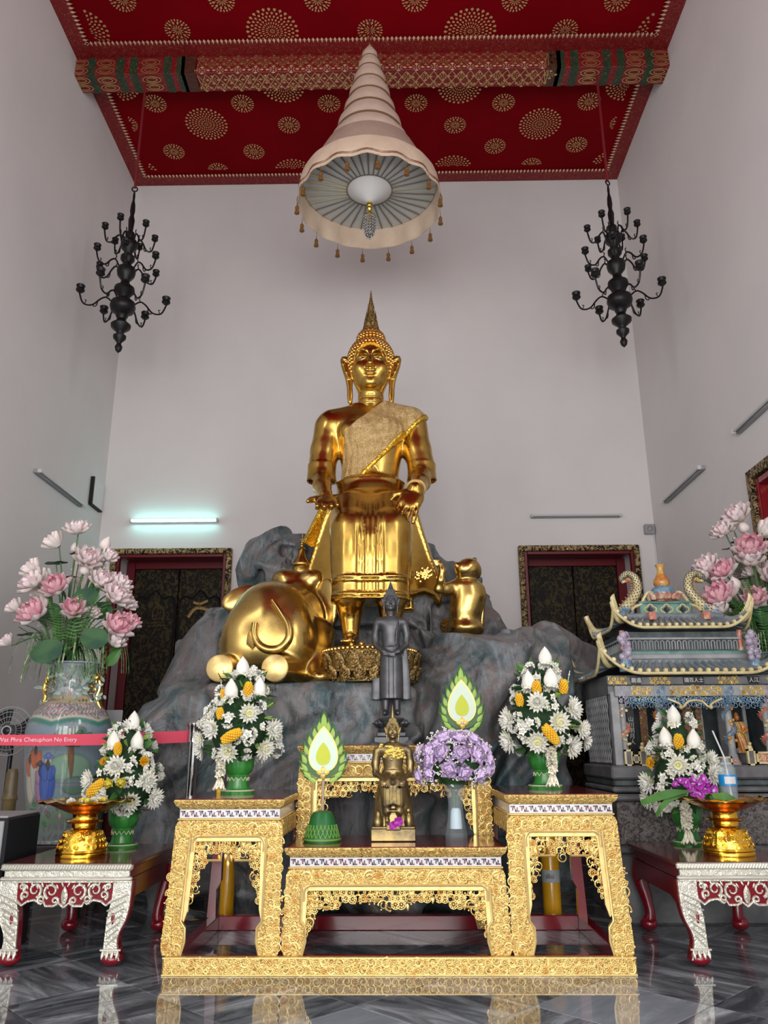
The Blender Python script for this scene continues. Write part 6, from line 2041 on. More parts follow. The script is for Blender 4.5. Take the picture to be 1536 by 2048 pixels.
# small seated bronze on the low gilt table
QX, QY, QZ = -.022, 4.86, .603
F = Sculpt((QX - .15, QY - .13, .66), (QX + .15, QY + .13, 1.3), .0042)
F.loft([(.675, QX, QY + .015, .122, .095), (.76, QX, QY + .02, .112, .085), (.86, QX, QY + .025, .098, .075), (.93, QX, QY + .03, .082, .062), (.965, QX, QY + .035, .05, .04)], .03)
F.loft([(.93, QX, QY, .062, .05), (.985, QX, QY, .052, .042), (1.04, QX, QY, .062, .045), (1.085, QX, QY, .075, .046), (1.11, QX, QY, .07, .04), (1.135, QX, QY, .035, .028)], .02)
F.loft([(.968, QX, QY, .056, .046), (.985, QX, QY, .058, .048)], .006)
F.cap((QX - .072, QY, 1.10), (QX + .072, QY, 1.10), .027, k=.02)
for q in (-1, 1):
    F.cap((QX + q * .035, QY, .945), (QX + q * .038, QY - .075, .915), .036, .036, .02)
    F.chain([(QX + q * .038, QY - .085, .91), (QX + q * .036, QY - .085, .76)], [.036, .024], .012)
    F.chain([(QX + q * .036, QY - .08, .77), (QX + q * .034, QY - .08, .705)], [.016, .011], .006)
    F.cap((QX + q * .034, QY - .085, .70), (QX + q * .037, QY - .11, .695), .011, .008, .006)
    F.chain([(QX + q * .092, QY, 1.085), (QX + q * .102, QY + .004, 1.02), (QX + q * .10, QY - .01, .965), (QX + q * .062, QY - .07, .938)], [.025, .023, .019, .013], .01)
    F.cap((QX + q * .062, QY - .075, .937), (QX + q * .05, QY - .115, .915), .014, .009, .008)
    for i in range(4):
        F.cap((QX + q * (.066 - i * .008), QY - .108, .925), (QX + q * (.062 - i * .010), QY - .128, .893), .0055, .004, .002)
F.loft([(.758, QX, QY - .082, .062, .032), (.77, QX, QY - .082, .062, .032)], .006)
F.loft([(.80, QX, QY - .08, .056, .034), (.90, QX, QY - .08, .066, .038)], .02, fold=lambda u, v, t_: .002 * np.cos(u * 420))
F.ell((QX - .088, QY - .07, .70), (.028, .03, .045), None, .012); F.ell((QX - .085, QY - .085, .74), (.016, .016, .03), None, .01)
F.ell((QX + .088, QY - .07, .705), (.022, .026, .05), None, .012); F.ell((QX + .086, QY - .075, .765), (.015, .015, .018), None, .006)
F.box((QX, QY - .085, .678), (.042, .03, .016), .004, None, .004)
HD = Sculpt((QX - .06, QY - .07, 1.11), (QX + .06, QY + .07, 1.28), .0020)
sculpt_head(HD, (QX, QY - .004, 1.198), .172)
t = thing('bronze_statue', 'small aged brass seated Buddha with gold leaf patches on the low gilt table', 'statue', (QX, QY, QZ))
link('body', sculpt_mesh('body', [F.data(), HD.data()], 'old_brass', (QX, QY, QZ)), t)
obj('hair', hair_cap((0, -.004, 1.198 - QZ), .172, .0026), 'old_brass', t)
obj('flame_crown', MB().lathe([(.011, 0), (.012, .01), (.007, .03), (.008, .034), (.004, .055), (.001, .082)], 10), 'old_brass', t, M=T(0, 0, 1.198 + .425 * .172 - QZ))
gl_ = MB()
R = random.Random(4)
for i in range(70):
    x, z = R.gauss(0, .035), 1.085 + R.gauss(0, .022)
    if abs(x) > .085 or z < 1.03 or z > 1.125:
        continue
    gl_.ball((x, -.046 + 3.2 * x * x, z - QZ), (.012, .0045, .010), 6, 4)
obj('gold_leaf_patch', gl_, 'leaf_brass', t, kind='stuff')
obj('base_plate', MB().box((0, 0, .035), (.128, .105, .035), bev=.006).box((0, 0, .073), (.122, .10, .006), bev=.003), 'old_brass', t)
og = thing('orchid_flower', 'purple orchid blossoms laid at the feet of the small brass statue', 'flower', (QX + .01, QY - .108, .68))
pt = petal(.035, .016, .3, .2)
obm = MB()
for i in range(5):
    obm.addmb(pt, RY(2 * pi * i / 5) @ RX(.5))
orch = obm.mesh('blossom', 'orchid', 'all')
link('blossom', orch, og, T(.02, -.005, .03) @ RY(.4))
link('blossom', orch, og, T(-.012, -.006, .01) @ RY(1.4) @ S(.9))

# ---------------------------------------------------------------- porcelain vases
colmat('porcelain_paint', .12, .6)
VPROF = [(.0, .0), (.20, .0), (.205, .03), (.225, .12), (.258, .30), (.288, .52), (.305, .68), (.308, .78), (.295, .86), (.262, .93), (.215, .985), (.165, 1.02), (.148, 1.05), (.142, 1.10), (.142, 1.16), (.155, 1.22), (.185, 1.27), (.205, 1.285), (.20, 1.295), (.17, 1.275), (.14, 1.24)]
def porcelain(label, loc, sc, rz, prof=VPROF):
    t = thing('porcelain_vase', label, 'vase', loc, 0, 'big painted porcelain vases', sc)
    P = spline([(a, 0, b) for a, b in prof], 5)
    P = [(max(p.x, 0), p.z) for p in P]
    n, k = 400, len(P)
    # resample to even rows
    d = np.concatenate([[0], np.cumsum([sqrt((P[i + 1][0] - P[i][0]) ** 2 + (P[i + 1][1] - P[i][1]) ** 2) for i in range(k - 1)])])
    m_ = 420
    q = np.linspace(0, d[-1], m_)
    rr, zz = np.interp(q, d, [p[0] for p in P]), np.interp(q, d, [p[1] for p in P])
    A = np.linspace(0, 2 * pi, n, endpoint=False)
    V = np.stack([rr[:, None] * np.cos(A), rr[:, None] * np.sin(A), np.repeat(zz[:, None], n, 1)], 2).reshape(-1, 3)
    F = [(j * n + i, j * n + (i + 1) % n, (j + 1) * n + (i + 1) % n, (j + 1) * n + i) for j in range(m_ - 1) for i in range(n)]
    me = MB().add(V, F).mesh('body', 'porcelain_paint', 'all')
    # glaze painting in (arc length from the front, height)
    s = (((A + pi / 2 - rz + pi) % (2 * pi)) - pi)[None, :] * .30 + 0 * zz[:, None]
    z = zz[:, None] + 0 * s
    rows = np.arange(m_)[:, None] + 0 * s
    N = lambda a, b, c=0: (np.sin(s * a + 1.7 * np.sin(z * b + c)) * np.sin(z * b * 1.3 + 1.9 * np.sin(s * a * .8 + c)))
    C = np.zeros((m_, n, 3)) + np.array((.20, .27, .32))
    def put_(mask, col):
        m = np.clip(mask, 0, 1)[..., None]
        C[:] = C * (1 - m) + np.array(col) * m
    soft = lambda d_, w_=.006: 1 / (1 + np.exp(np.clip(d_ / w_, -30, 30)))
    ell = lambda cs, cz, a, b, r=0: np.sqrt((((s - cs) * cos(r) + (z - cz) * sin(r)) / a) ** 2 + ((-(s - cs) * sin(r) + (z - cz) * cos(r)) / b) ** 2) - 1
    def E_(cs, cz, a, b, col, r=0, w_=.04):
        g = .0035
        put_(soft(ell(cs, cz, a + g, b + g, r), w_), tuple(c * .25 for c in col))
        put_(soft(ell(cs, cz, a, b, r), w_), col)
    put_(soft(z - .30, .03), (.16, .30, .17))
    put_(soft(z - .10, .02), (.33, .42, .40))
    put_(.6 * soft(-N(60, 40) + .35, .1) * soft(z - .33, .02), (.30, .14, .28))
    for sgn in (0, 1, -1):
        o_ = sgn * .63
        E_(o_ + .16, .52, .16, .10, (.20, .33, .24)); E_(o_ + .22, .40, .10, .06, (.12, .20, .15))
        E_(o_ + .16, .62, .018, .16, (.20, .11, .07), .12); E_(o_ + .10, .76, .06, .035, (.06, .10, .08)); E_(o_ + .15, .70, .05, .03, (.05, .08, .08)); E_(o_ + .2, .78, .05, .03, (.1, .16, .13))
        RV = np.random.default_rng(5)
        for _ in range(26):
            E_(o_ + .14 + RV.normal() * .07, .74 + RV.normal() * .035, .022, .012, (.05 + .1 * RV.random(), .13 + .1 * RV.random(), .10), RV.normal() * .5)
        for _ in range(22):
            E_(o_ + .02 + RV.uniform(-.24, .24), .20 + RV.uniform(-.12, .10), .020, .010, ((.34, .14, .26), (.12, .26, .14), (.45, .42, .30))[RV.integers(3)], RV.normal())
        for k in range(5):
            put_(soft(np.abs(z - .395 - k * .012) - .003, .002) * soft(np.abs(s - o_ - .18) - .12, .01), (.30, .20, .26) if k % 2 else (.12, .22, .26))
        # four robed elders
        for (cx, cz, w_, h_, rob, hat) in ((-.16, .50, .055, .20, (.55, .50, .40), (.30, .34, .34)), (-.10, .56, .05, .21, (.46, .46, .42), (.25, .33, .28)), (-.055, .44, .045, .15, (.34, .20, .30), (.08, .08, .09)), (.005, .47, .06, .18, (.06, .11, .36), (.12, .18, .46))):
            E_(o_ + cx, cz - h_ * .35, w_, h_ * .75, rob)
            E_(o_ + cx - w_ * .45, cz + h_ * .12, w_ * .5, h_ * .30, (.50, .13, .05) if rob[0] > .4 else rob, .2)
            E_(o_ + cx + w_ * .5, cz + h_ * .10, w_ * .45, h_ * .28, (.52, .12, .05) if cx == -.10 else rob, -.2)
            E_(o_ + cx, cz + h_ * .58, .021, .028, (.62, .42, .30)); E_(o_ + cx, cz + h_ * .42, .012, .035, (.05, .05, .06)); E_(o_ + cx, cz + h_ * .72, .036, .014, hat); E_(o_ + cx, cz + h_ * .78, .018, .016, hat)
            put_(.5 * soft(np.abs(np.sin((s - o_) * 160)) - .25, .1) * soft(ell(o_ + cx, cz - h_ * .35, w_, h_ * .75), .05), tuple(c * .45 for c in rob))
    # shoulder: pink and green brocade, cream collar, patterned neck
    sh = soft(.84 - z, .008) * soft(z - 1.0, .006)
    put_(sh, (.32, .24, .26))
    put_(sh * soft(-N(90, 70) + .25, .1), (.12, .22, .17)); put_(sh * soft(-N(70, 90, 2) + .55, .08), (.55, .30, .40)); put_(sh * soft(-N(110, 60, 4) + .7, .06), (.60, .58, .45))
    put_(soft(np.abs(z - .855 - .03 * np.abs(np.sin(s * 9))) - .008, .003), (.55, .54, .42))
    put_(soft(np.abs(z - .83 - .03 * np.abs(np.sin(s * 9))) - .018, .004), (.05, .20, .16))
    cl_ = soft(.985 - z, .003) * soft(z - 1.045, .004)
    put_(cl_, (.46, .38, .22)); put_(cl_ * soft(-N(70, 60) + .6, .1), (.16, .10, .10))
    nk = soft(1.045 - z, .004)
    put_(nk, (.40, .44, .44)); put_(nk * soft(-N(80, 60) + .35, .1), (.20, .32, .30)); put_(nk * soft(-N(60, 80, 3) + .6, .1), (.42, .14, .14))
    put_(soft(1.27 - z, .004), (.50, .52, .56)); put_(soft(np.abs(z - 1.283) - .004, .002), (.10, .14, .32))
    ca = me.color_attributes.new('Col', 'FLOAT_COLOR', 'POINT')
    ca.data.foreach_set('color', np.concatenate([C.reshape(-1, 3), np.ones((m_ * n, 1))], 1).astype(np.float32).ravel())
    link('body', me, t)
    return t
mat('celadon', (0.30, 0.42, 0.38), 0.35, coat=.3, var=((0.42, 0.50, 0.48), 12, .4, .6))
lv = porcelain('tall porcelain vase painted with robed elders at the left, on a dark stand', (-2.50, 6.22, .456), 1.0, -.05)
for s in (-1, 1):
    hb = MB()
    hb.tube(spline([(s * .13, -.02, 1.20), (s * .20, -.03, 1.17), (s * .215, -.03, 1.10), (s * .20, -.03, 1.03), (s * .24, -.03, .94)], 6), .014, 8)
    hb.ball((s * .185, -.04, 1.18), (.03, .03, .035), 10, 6)
    h_ = obj('handle', hb, 'brass', lv)
    for dz in (.03, -.03):
        obj('ring', MB().tube([(s * .165 - s * .028 * cos(a), -.06, 1.12 + dz + .026 * sin(a)) for a in np.linspace(0, 2 * pi, 17)[:-1]], .007, 6, closed=True), 'brass', h_)
R = random.Random(8)
lf = leafm(.06, .012, .2, .3).mesh('bamboo_leaf', 'celadon', 'all')
for i in range(60):
    a = R.uniform(-2.7, -.4)
    z = R.uniform(1.03, 1.27)
    r = .15 + max(0, z - 1.2) * .5
    link('bamboo_leaf', lf, lv, T(r * cos(a), r * sin(a), z) @ RZ(a + pi / 2) @ RY(R.uniform(0, 6.28)) @ RX(R.uniform(.2, .6)))
for s in (-1, 1):
    for i in range(9):
        link('bamboo_leaf', lf, lv, T(s * R.uniform(.17, .25), -.03, R.uniform(.95, 1.15)) @ RY(R.uniform(0, 6.28)) @ RX(.4))
mat('dark_wood', (0.025, 0.015, 0.010), 0.35, coat=.2)
t = thing('vase_stand', 'dark low wooden stand under the left porcelain vase', 'stand', (-2.50, 6.22, 0))
obj('top_board', MB().box((0, 0, .43), (.34, .34, .026), bev=.008), 'dark_wood', t)
obj('apron', MB().box((0, -.29, .36), (.28, .015, .045), bev=.004).box((0, .29, .36), (.28, .015, .045), bev=.004).box((-.29, 0, .36), (.015, .28, .045), bev=.004).box((.29, 0, .36), (.015, .28, .045), bev=.004), 'dark_wood', t)
for a in (-1, 1):
    for b in (-1, 1):
        obj('leg', MB().box((a * .29, b * .29, .202), (.03, .03, .202), bev=.006), 'dark_wood', t)
SCV = 1.0
rv = porcelain('porcelain vase of the right lotus bouquet, in the corner behind the shrine', (2.945, 6.3, .51), 1.0, .4, [(a * .80, b) for a, b in VPROF])
t = thing('vase_stand', 'dark wooden stand under the right porcelain vase beside the wall', 'stand', (2.945, 6.3, 0))
obj('top_board', MB().box((0, 0, .485), (.18, .24, .025), bev=.008), 'dark_wood', t)
for a in (-1, 1):
    for b in (-1, 1):
        obj('leg', MB().box((a * .15, b * .2, .23), (.03, .03, .23), bev=.006), 'dark_wood', t)

# ---------------------------------------------------------------- hanging wooden candelabra
def chandelier(label, px, py, flip, rot):
    Y = (BY0 + BY1) / 2
    c = at(px, py, Y)
    H0 = 5.10
    t = thing('chandelier', label, 'chandelier', (c.x, Y, H0), rot, 'black candelabra')
    prof = [(.001, 0), (.03, .03), (.04, .07), (.022, .11), (.03, .13), (.065, .17), (.068, .20), (.035, .225), (.045, .25), (.10, .30), (.105, .33), (.06, .37), (.045, .40), (.065, .44), (.06, .46), (.12, .50), (.135, .55), (.125, .60), (.06, .63), (.05, .66), (.075, .70), (.11, .74), (.105, .78), (.055, .82), (.045, .86), (.05, .88), (.09, .93), (.10, .98), (.095, 1.02), (.05, 1.05), (.045, 1.09), (.075, 1.13), (.075, 1.17), (.04, 1.20), (.05, 1.24), (.085, 1.28), (.09, 1.33), (.08, 1.37), (.04, 1.40), (.05, 1.44), (.05, 1.47), (.025, 1.50), (.03, 1.56), (.035, 1.64), (.02, 1.70), (.028, 1.76), (.024, 1.84), (.012, 1.90), (.014, 1.96), (.008, 2.02)]
    obj('shaft', MB().lathe(prof, 20), 'black_iron', t)
    for (z, rad, dz, n, ph, cs) in ((.56, .44, .13, 6, .2, 1.0), (1.0, .345, .12, 6, .7, .85), (1.34, .265, .14, 6, .35, .8)):
        arm = MB()
        sp = spline([(.08, 0, 0), (rad * .38, 0, .075), (rad * .52, 0, .05), (rad * .70, 0, -.035), (rad * .90, 0, -.03), (rad, 0, dz - .06), (rad, 0, dz - .03)], 5)
        arm.tube(sp, .0095, 6)
        arm.tube(spline([(rad * .40, 0, .075), (rad * .36, 0, .12), (rad * .40, 0, .135)], 4), .006, 5)
        arm.tube(spline([(rad * .58, 0, .03), (rad * .60, 0, -.035), (rad * .66, 0, -.05), (rad * .68, 0, -.03)], 4), .006, 5)
        arm.tube(spline([(rad * .88, 0, -.035), (rad * .84, 0, .005), (rad * .88, 0, .012)], 4), .005, 5)
        am = arm.mesh('arm', 'black_iron')
        cup = MB().lathe([(0, -.012), (.03, -.012), (.046, .005), (.044, .02), (.036, .03), (.042, .045), (.047, .062), (.043, .068), (.03, .064), (0, .06)], 16).mesh('candle_cup', 'black_iron')
        for i in range(n):
            a = ph + 2 * pi * i / n
            ao = link('arm', am, t, T(0, 0, z) @ RZ(a))
            link('candle_cup', cup, ao, T(rad, 0, dz - .02) @ S(cs))
    obj('hook', MB().tube([(.03 * cos(a), 0, 2.05 + .03 * sin(a)) for a in np.linspace(0, 2 * pi, 17)[:-1]], .008, 6, closed=True), 'black_iron', t)
    obj('rope', MB().tube([(0, 0, 2.07), (0, 0, BZ - H0)], .014, 8), 'rope_red', t)
    return t
chandelier('black turned wood chandelier with tiers of candle cups hanging at the left', 252, 550, 1, .1)
chandelier('black turned wood chandelier with tiers of candle cups hanging at the right', 1233, 540, -1, .55)

# ---------------------------------------------------------------- tiered ceremonial umbrella
UX, UY, UZ, UR = at(739, 400, 6.9).x, 6.9, 6.48, .735
t = thing('tiered_umbrella', 'tall pinkish cream tiered ceremonial umbrella with tassels hanging over the Buddha', 'umbrella', (UX, UY, UZ))
TI = []
for py, hw in ((108, 16), (126, 24), (148, 33), (171, 43), (195, 54), (221, 68), (246, 84)):
    r = .1
    for _ in range(8):
        p = at(739, py, UY - r)
        zc = (p.y * cos(PITCH) + (p.z - EYE) * sin(PITCH))
        r = hw * (zc + .25 * r) / FPX
    TI.append((r, p.z - UZ))
def wob(mb_, prof, n=72, k=16, amp=.008, edge=1):
    V, F = [], []
    for j, (r, z) in enumerate(prof):
        for i in range(n):
            a = 2 * pi * i / n
            q = amp * cos(k * a) * (1 if j < edge else .2)
            V.append(((r + q) * cos(a), (r + q) * sin(a), z + (q * .6 if j < edge else 0)))
    for j in range(len(prof) - 1):
        for i in range(n):
            F.append((j * n + i, j * n + (i + 1) % n, (j + 1) * n + (i + 1) % n, (j + 1) * n + i))
    return mb_.add(V, F)
prev = (.02, 8.60 - UZ)
topz = TI[0][1] + .16
for i, (r, z) in enumerate(TI):
    rp, zp = (TI[i - 1][0], TI[i - 1][1]) if i else (.02, topz)
    hv = (zp - z) * .55
    prof = [(r, z), (r * .985, z + hv * .5), (r * .96, z + hv), (max(rp * .92, .03), zp + .02), (max(rp * .9, .02), zp + .04)]
    tr = obj('tier', wob(MB(), prof, 48, 12, .003), 'fabric_cream', t)
    obj('tier_piping', MB().tube([(r * 1.004 * cos(a), r * 1.004 * sin(a), z + .004) for a in np.linspace(0, 2 * pi, 49)[:-1]], .007, 6, closed=True), 'fabric_brown', tr)
    obj('tier_lining', MB().lathe([(r * .98, z + .006), (r * .6, z + .06), (.02, z + .07)], 40), 'fabric_lining', tr)
rl, zl = TI[-1]
VT = .235
ca_ = obj('canopy', wob(MB(), [(UR - .035, VT), (UR * .88, VT + .05), (rl * 1.12, zl - .012), (rl * .98, zl + .03)], 72, 16, .004, 0), 'fabric_cream', t)
va = obj('valance', wob(MB(), [(UR, 0), (UR + .006, .02), (UR, .10), (UR - .012, .19), (UR - .03, VT + .012)], 96, 16, .012, 2), 'fabric_valance', t)
va_i = obj('valance_lining', wob(MB(), [(UR - .004, .002), (UR - .006, .10), (UR - .02, .19), (UR - .035, VT)], 96, 16, .012, 2), 'fabric_valance', va)
for dz, rr, mm in ((.004, .008, 'fabric_valance'), (.035, .005, 'fabric_brown'), (.05, .005, 'fabric_brown')):
    obj('hem_piping', MB().tube([((UR + .004 + .012 * cos(16 * a)) * cos(a), (UR + .004 + .012 * cos(16 * a)) * sin(a), dz + .005 * cos(16 * a)) for a in np.linspace(0, 2 * pi, 97)[:-1]], rr, 6, closed=True), mm, va)
obj('ceiling_cloth', MB().lathe([(.22, .185), (UR - .04, VT - .01)], 64), 'fabric_lining', t)
rb = MB().tube([(.235, 0, .178), (UR - .05, 0, VT - .02)], .006, 6)
r1, r2 = rb.mesh('rib', 'rib_brown'), rb.mesh('rib', 'rib_gilt')
for i in range(36):
    a = 2 * pi * i / 36
    link('rib', r2 if 2.7 < a < 3.5 or .0 <= a < .1 else r1, t, RZ(a))
obj('centre_cone', MB().lathe([(.235, .20), (.232, .182), (.19, .15), (.11, .09), (.05, .05), (.022, .035)], 40), 'lining_white', t)
obj('cone_ring', MB().tube([(.236 * cos(a), .236 * sin(a), .178) for a in np.linspace(0, 2 * pi, 49)[:-1]], .006, 6, closed=True), 'rib_brown', t)
kn = obj('brass_knob', MB().lathe([(.018, .045), (.03, .02), (.034, 0), (.024, -.02), (.03, -.035), (.024, -.055), (.012, -.07), (.014, -.10), (0, -.11)], 20), 'brass', t)
pd = MB()
pd.tube([(.06 * cos(a), .06 * sin(a), -.14) for a in np.linspace(0, 2 * pi, 25)[:-1]], .006, 6, closed=True)
for i in range(4):
    pd.tube([(0, 0, -.10), (.06 * cos(i * pi / 2), .06 * sin(i * pi / 2), -.14)], .003, 5)
fr = obj('pendant_frame', pd, 'brass', t)
cr = MB()
for i in range(14):
    a = 2 * pi * i / 14
    for k in range(7):
        r = .062 - (k > 3) * .006 * (k - 3)
        cr.ball((r * cos(a), r * sin(a), -.155 - k * .032), (.008, .008, .015), 6, 4)
for k in range(9):
    cr.ball((.02 * cos(k * 2), .02 * sin(k * 2), -.30 - k * .012), (.010, .010, .018), 6, 4)
obj('crystal_drops', cr, 'crystal', fr, kind='stuff')
ts = MB().lathe([(.002, 0), (.004, -.05), (.018, -.07), (.022, -.085), (.012, -.095), (.02, -.11), (.027, -.145), (.022, -.15), (0, -.148)], 12)
tm = ts.mesh('tassel', 'tassel_gold')
stm = MB().tube([(0, 0, .02), (0, 0, -.05)], .002, 5).mesh('tassel_cord', 'fabric_brown')
for i in range(16):
    a = 2 * pi * (i + .35) / 16
    o_ = link('tassel', tm, t, T((UR + .006) * cos(a), (UR + .006) * sin(a), -.02))
    link('tassel_cord', stm, o_)
obj('finial', MB().lathe([(.03, 0), (.022, .03), (.012, .045), (.018, .06), (.006, .09), (.004, .12)], 14), 'brass', t, M=T(0, 0, topz))
obj('suspension_rope', MB().tube([(0, 0, topz + .1), (0, 0, ZC - UZ)], .008, 8), 'rope_red', t)
# ---------------------------------------------------------------- glazed stone shrine (right)
mat('stone_grey', (0.17, 0.17, 0.175), 0.5, var=((0.09, 0.09, 0.095), 6, .4, .65), bump=('noise', 25, .2, .01))
mat('stone_relief', (0.20, 0.18, 0.17), 0.55, var=((0.07, 0.06, 0.06), 26, .45, .6, 'swirl'), bump=('swirl', 26, .9, .02))
mat('stone_dark', (0.045, 0.055, 0.06), 0.45, var=((0.09, 0.11, 0.11), 7, .45, .6))
mat('stone_pale', (0.34, 0.34, 0.35), 0.5, var=((0.24, 0.25, 0.26), 8, .4, .6))
mat('tile_grey', (0.22, 0.25, 0.26), 0.3, coat=.4, var=((0.13, 0.16, 0.18), 9, .4, .65))
mat('glaze_cream', (0.66, 0.56, 0.30), 0.25, coat=.4, var=((0.50, 0.40, 0.18), 14, .45, .65))
mat('glaze_green', (0.14, 0.30, 0.25), 0.25, coat=.4, var=((0.08, 0.18, 0.17), 12, .4, .65))
mat('glaze_blue', (0.10, 0.20, 0.32), 0.22, coat=.5, var=((0.30, 0.42, 0.46), 12, .45, .65))
mat('glaze_lilac', (0.36, 0.28, 0.38), 0.3, coat=.4, var=((0.46, 0.44, 0.52), 14, .4, .65))
mat('glaze_orange', (0.50, 0.17, 0.04), 0.25, coat=.4, var=((0.62, 0.40, 0.10), 10, .45, .6))
mat('glaze_rose', (0.46, 0.14, 0.10), 0.3, coat=.3, var=((0.62, 0.45, 0.32), 16, .45, .6))
mat('shrine_gold', (0.72, 0.50, 0.12), 0.35, .5, var=((0.35, 0.18, 0.04), 30, .5, .65))
mat('brown_carving', (0.20, 0.10, 0.05), 0.45, var=((0.42, 0.28, 0.10), 28, .52, .65, 'swirl'), bump=('swirl', 28, .8, .015))
mat('sign_black', (0.010, 0.010, 0.012), 0.35)
PX, PY_, PD = 2.10, 5.74, .82
sh = thing('shrine', 'glazed grey stone shrine with two curved tiled roofs and dragons at the right', 'shrine', (PX, PY_, 0))
HW = .585
def fontmesh(txt, size, mname, depth=.002):
    cu = bpy.data.curves.new('text', 'FONT')
    cu.body = txt
    cu.size = size
    cu.extrude = depth
    cu.align_x, cu.align_y = 'CENTER', 'CENTER'
    o_ = bpy.data.objects.new('text', cu)
    COL.objects.link(o_)
    me = bpy.data.meshes.new_from_object(o_.evaluated_get(bpy.context.evaluated_depsgraph_get()))
    bpy.data.objects.remove(o_)
    me.materials.clear()
    me.materials.append(MATS[mname])
    return me
# base courses
for nm, hw, y0, z0, z1, mm in (('plinth', .63, -.04, 0, .42, 'stone_grey'), ('base_course', .62, -.02, .42, .47, 'stone_grey'), ('relief_course', .60, .02, .47, .755, 'stone_relief'), ('base_course', .62, -.02, .755, .80, 'stone_grey'), ('base_course', .63, -.03, .81, .845, 'stone_grey'), ('neck_course', .615, .0, .845, .895, 'stone_dark'), ('floor_slab', .63, -.03, .895, .985, 'stone_grey')):
    obj(nm, MB().box((0, (y0 + PD) / 2, (z0 + z1) / 2), (hw, (PD - y0) / 2, (z1 - z0) / 2), bev=.012), mm, sh, False)
R = random.Random(12)
cv = MB()
carve(cv, -.58, .58, .49, .74, .02, .055, R, .35)
obj('cloud_relief', cv, 'stone_relief', sh, kind='stuff')
# walls: lattice sides, dark back, pale pilasters
lat = MB()
for s in (-1, 1):
    wl = obj('side_wall', MB().box((s * (HW - .03), PD / 2 + .03, 1.29), (.03, PD / 2 - .05, .305)), 'stone_dark', sh, False)
    lt = MB()
    for i in range(-6, 15):
        for d in (-1, 1):
            y0 = .06 + i * .055
            P = [(s * (HW + .001), y0 + d * .30 * k / 6 + (0 if d > 0 else .3), 1.0 + .57 * k / 6) for k in range(7)]
            P = [p for p in P if .07 < p[1] < PD - .04]
            if len(P) > 1:
                lt.tube(P, .006, 4)
    obj('lattice_relief', lt, 'stone_pale', wl, kind='stuff')
    obj('pilaster', MB().box((s * (HW - .03), .045, 1.235), (.028, .03, .25), bev=.004), 'stone_pale', sh, False)
obj('back_wall', MB().box((0, .50, 1.28), (HW - .06, .02, .30)), 'stone_dark', sh, False)
obj('lintel_block', MB().box((0, PD / 2, 1.53), (HW + .01, PD / 2 - .02, .065)), 'stone_grey', sh, False)
for x, w_ in ((-.36, .012), (-.15, .05), (.14, .012), (.30, .04), (.46, .012)):
    obj('inner_panel', MB().box((x, .30, 1.23), (w_, .012, .24), bev=.003), 'stone_pale' if w_ < .02 else 'stone_grey', sh, False)
# columns wound with dragons
for x, a, b in ((-.50, 'glaze_rose', 'glaze_cream'), (-.235, 'glaze_orange', 'glaze_blue'), (.245, 'glaze_blue', 'glaze_orange'), (.51, 'glaze_rose', 'glaze_cream')):
    c = obj('column', MB().lathe([(.05, .985), (.05, 1.0), (.038, 1.02), (.032, 1.05), (.025, 1.07), (.025, 1.36), (.034, 1.40)], 16, T(x, .06, 0)), 'stone_pale', sh)
    sp = [(x + .034 * cos(t_), .06 + .034 * sin(t_), 1.07 + .30 * t_ / 11) for t_ in np.linspace(0, 11, 44)]
    dg = MB().tube(sp, [.010 + .008 * sin(pi * i / 44) for i in range(44)], 7)
    dr = obj('dragon', dg, a, c)
    fl = MB()
    for i in range(2, 42, 2):
        p = sp[i]
        fl.addmb(LEAFL, T(*p) @ RZ(math.atan2(p[0] - x, -(p[1] - .06))) @ T(0, -.012, 0) @ RX(.8) @ RY(R.uniform(-.8, .8)) @ S(.014))
    for i in range(10):
        fl.ball((x + R.uniform(-.03, .03), .02 + R.uniform(-.01, .02), 1.12 + R.random() * .26), R.uniform(.008, .014), 6, 4)
    obj('flame_relief', fl, b, dr, kind='stuff')
    obj('column_foot', MB().lathe([(.045, .985), (.05, 1.0), (.04, 1.02)], 16, T(x, .06, 0)), 'glaze_rose', c)
# entablature: gilt blocks, black name boards, carved panels, openwork fringe
zt = 1.555
obj('cornice_band', MB().box((0, .0, zt), (HW + .02, .02, .028), bev=.004), 'stone_grey', sh, False)
obj('carved_band', MB().box((0, .01, 1.485), (HW - .03, .02, .038), bev=.004), 'stone_pale', sh, False)
for x in (-.56, -.50, -.27, -.20, .21, .28, .55):
    cv = MB()
    carve(cv, x - .035, x + .035, zt - .028, zt + .028, -.022, .012, R, .8)
    obj('gilt_block', cv, 'shrine_gold', sh)
for x0, x1, mm in ((-.44, -.30, 'shrine_gold'), (-.17, .19, 'shrine_gold'), (.33, .50, 'shrine_gold')):
    cv = MB()
    carve(cv, x0, x1, 1.452, 1.518, -.012, .017, R, .7)
    obj('gilt_panel', cv, mm, sh, kind='stuff')
for x in (-.50, -.235, .245, .51):
    cv = MB()
    carve(cv, x - .03, x + .03, 1.40, 1.52, -.012, .015, R, .9)
    obj('bracket', cv, 'glaze_blue' if abs(x) < .3 else 'glaze_lilac', sh)
fg = MB()
for i in range(46):
    x = -.47 + .94 * i / 45
    d = .03 + .02 * abs(sin(i * .42))
    fg.addmb(CURL, T(x, .0, 1.435 - d * .3) @ RY(R.uniform(0, 6)) @ S(.018, .014, .018))
    if i % 2 == 0:
        fg.addmb(CURL, T(x, .0, 1.405 - d * .5) @ RY(R.uniform(0, 6)) @ S(.015, .014, .015))
obj('fringe', fg, 'glaze_blue', sh, kind='stuff')
fg = MB()
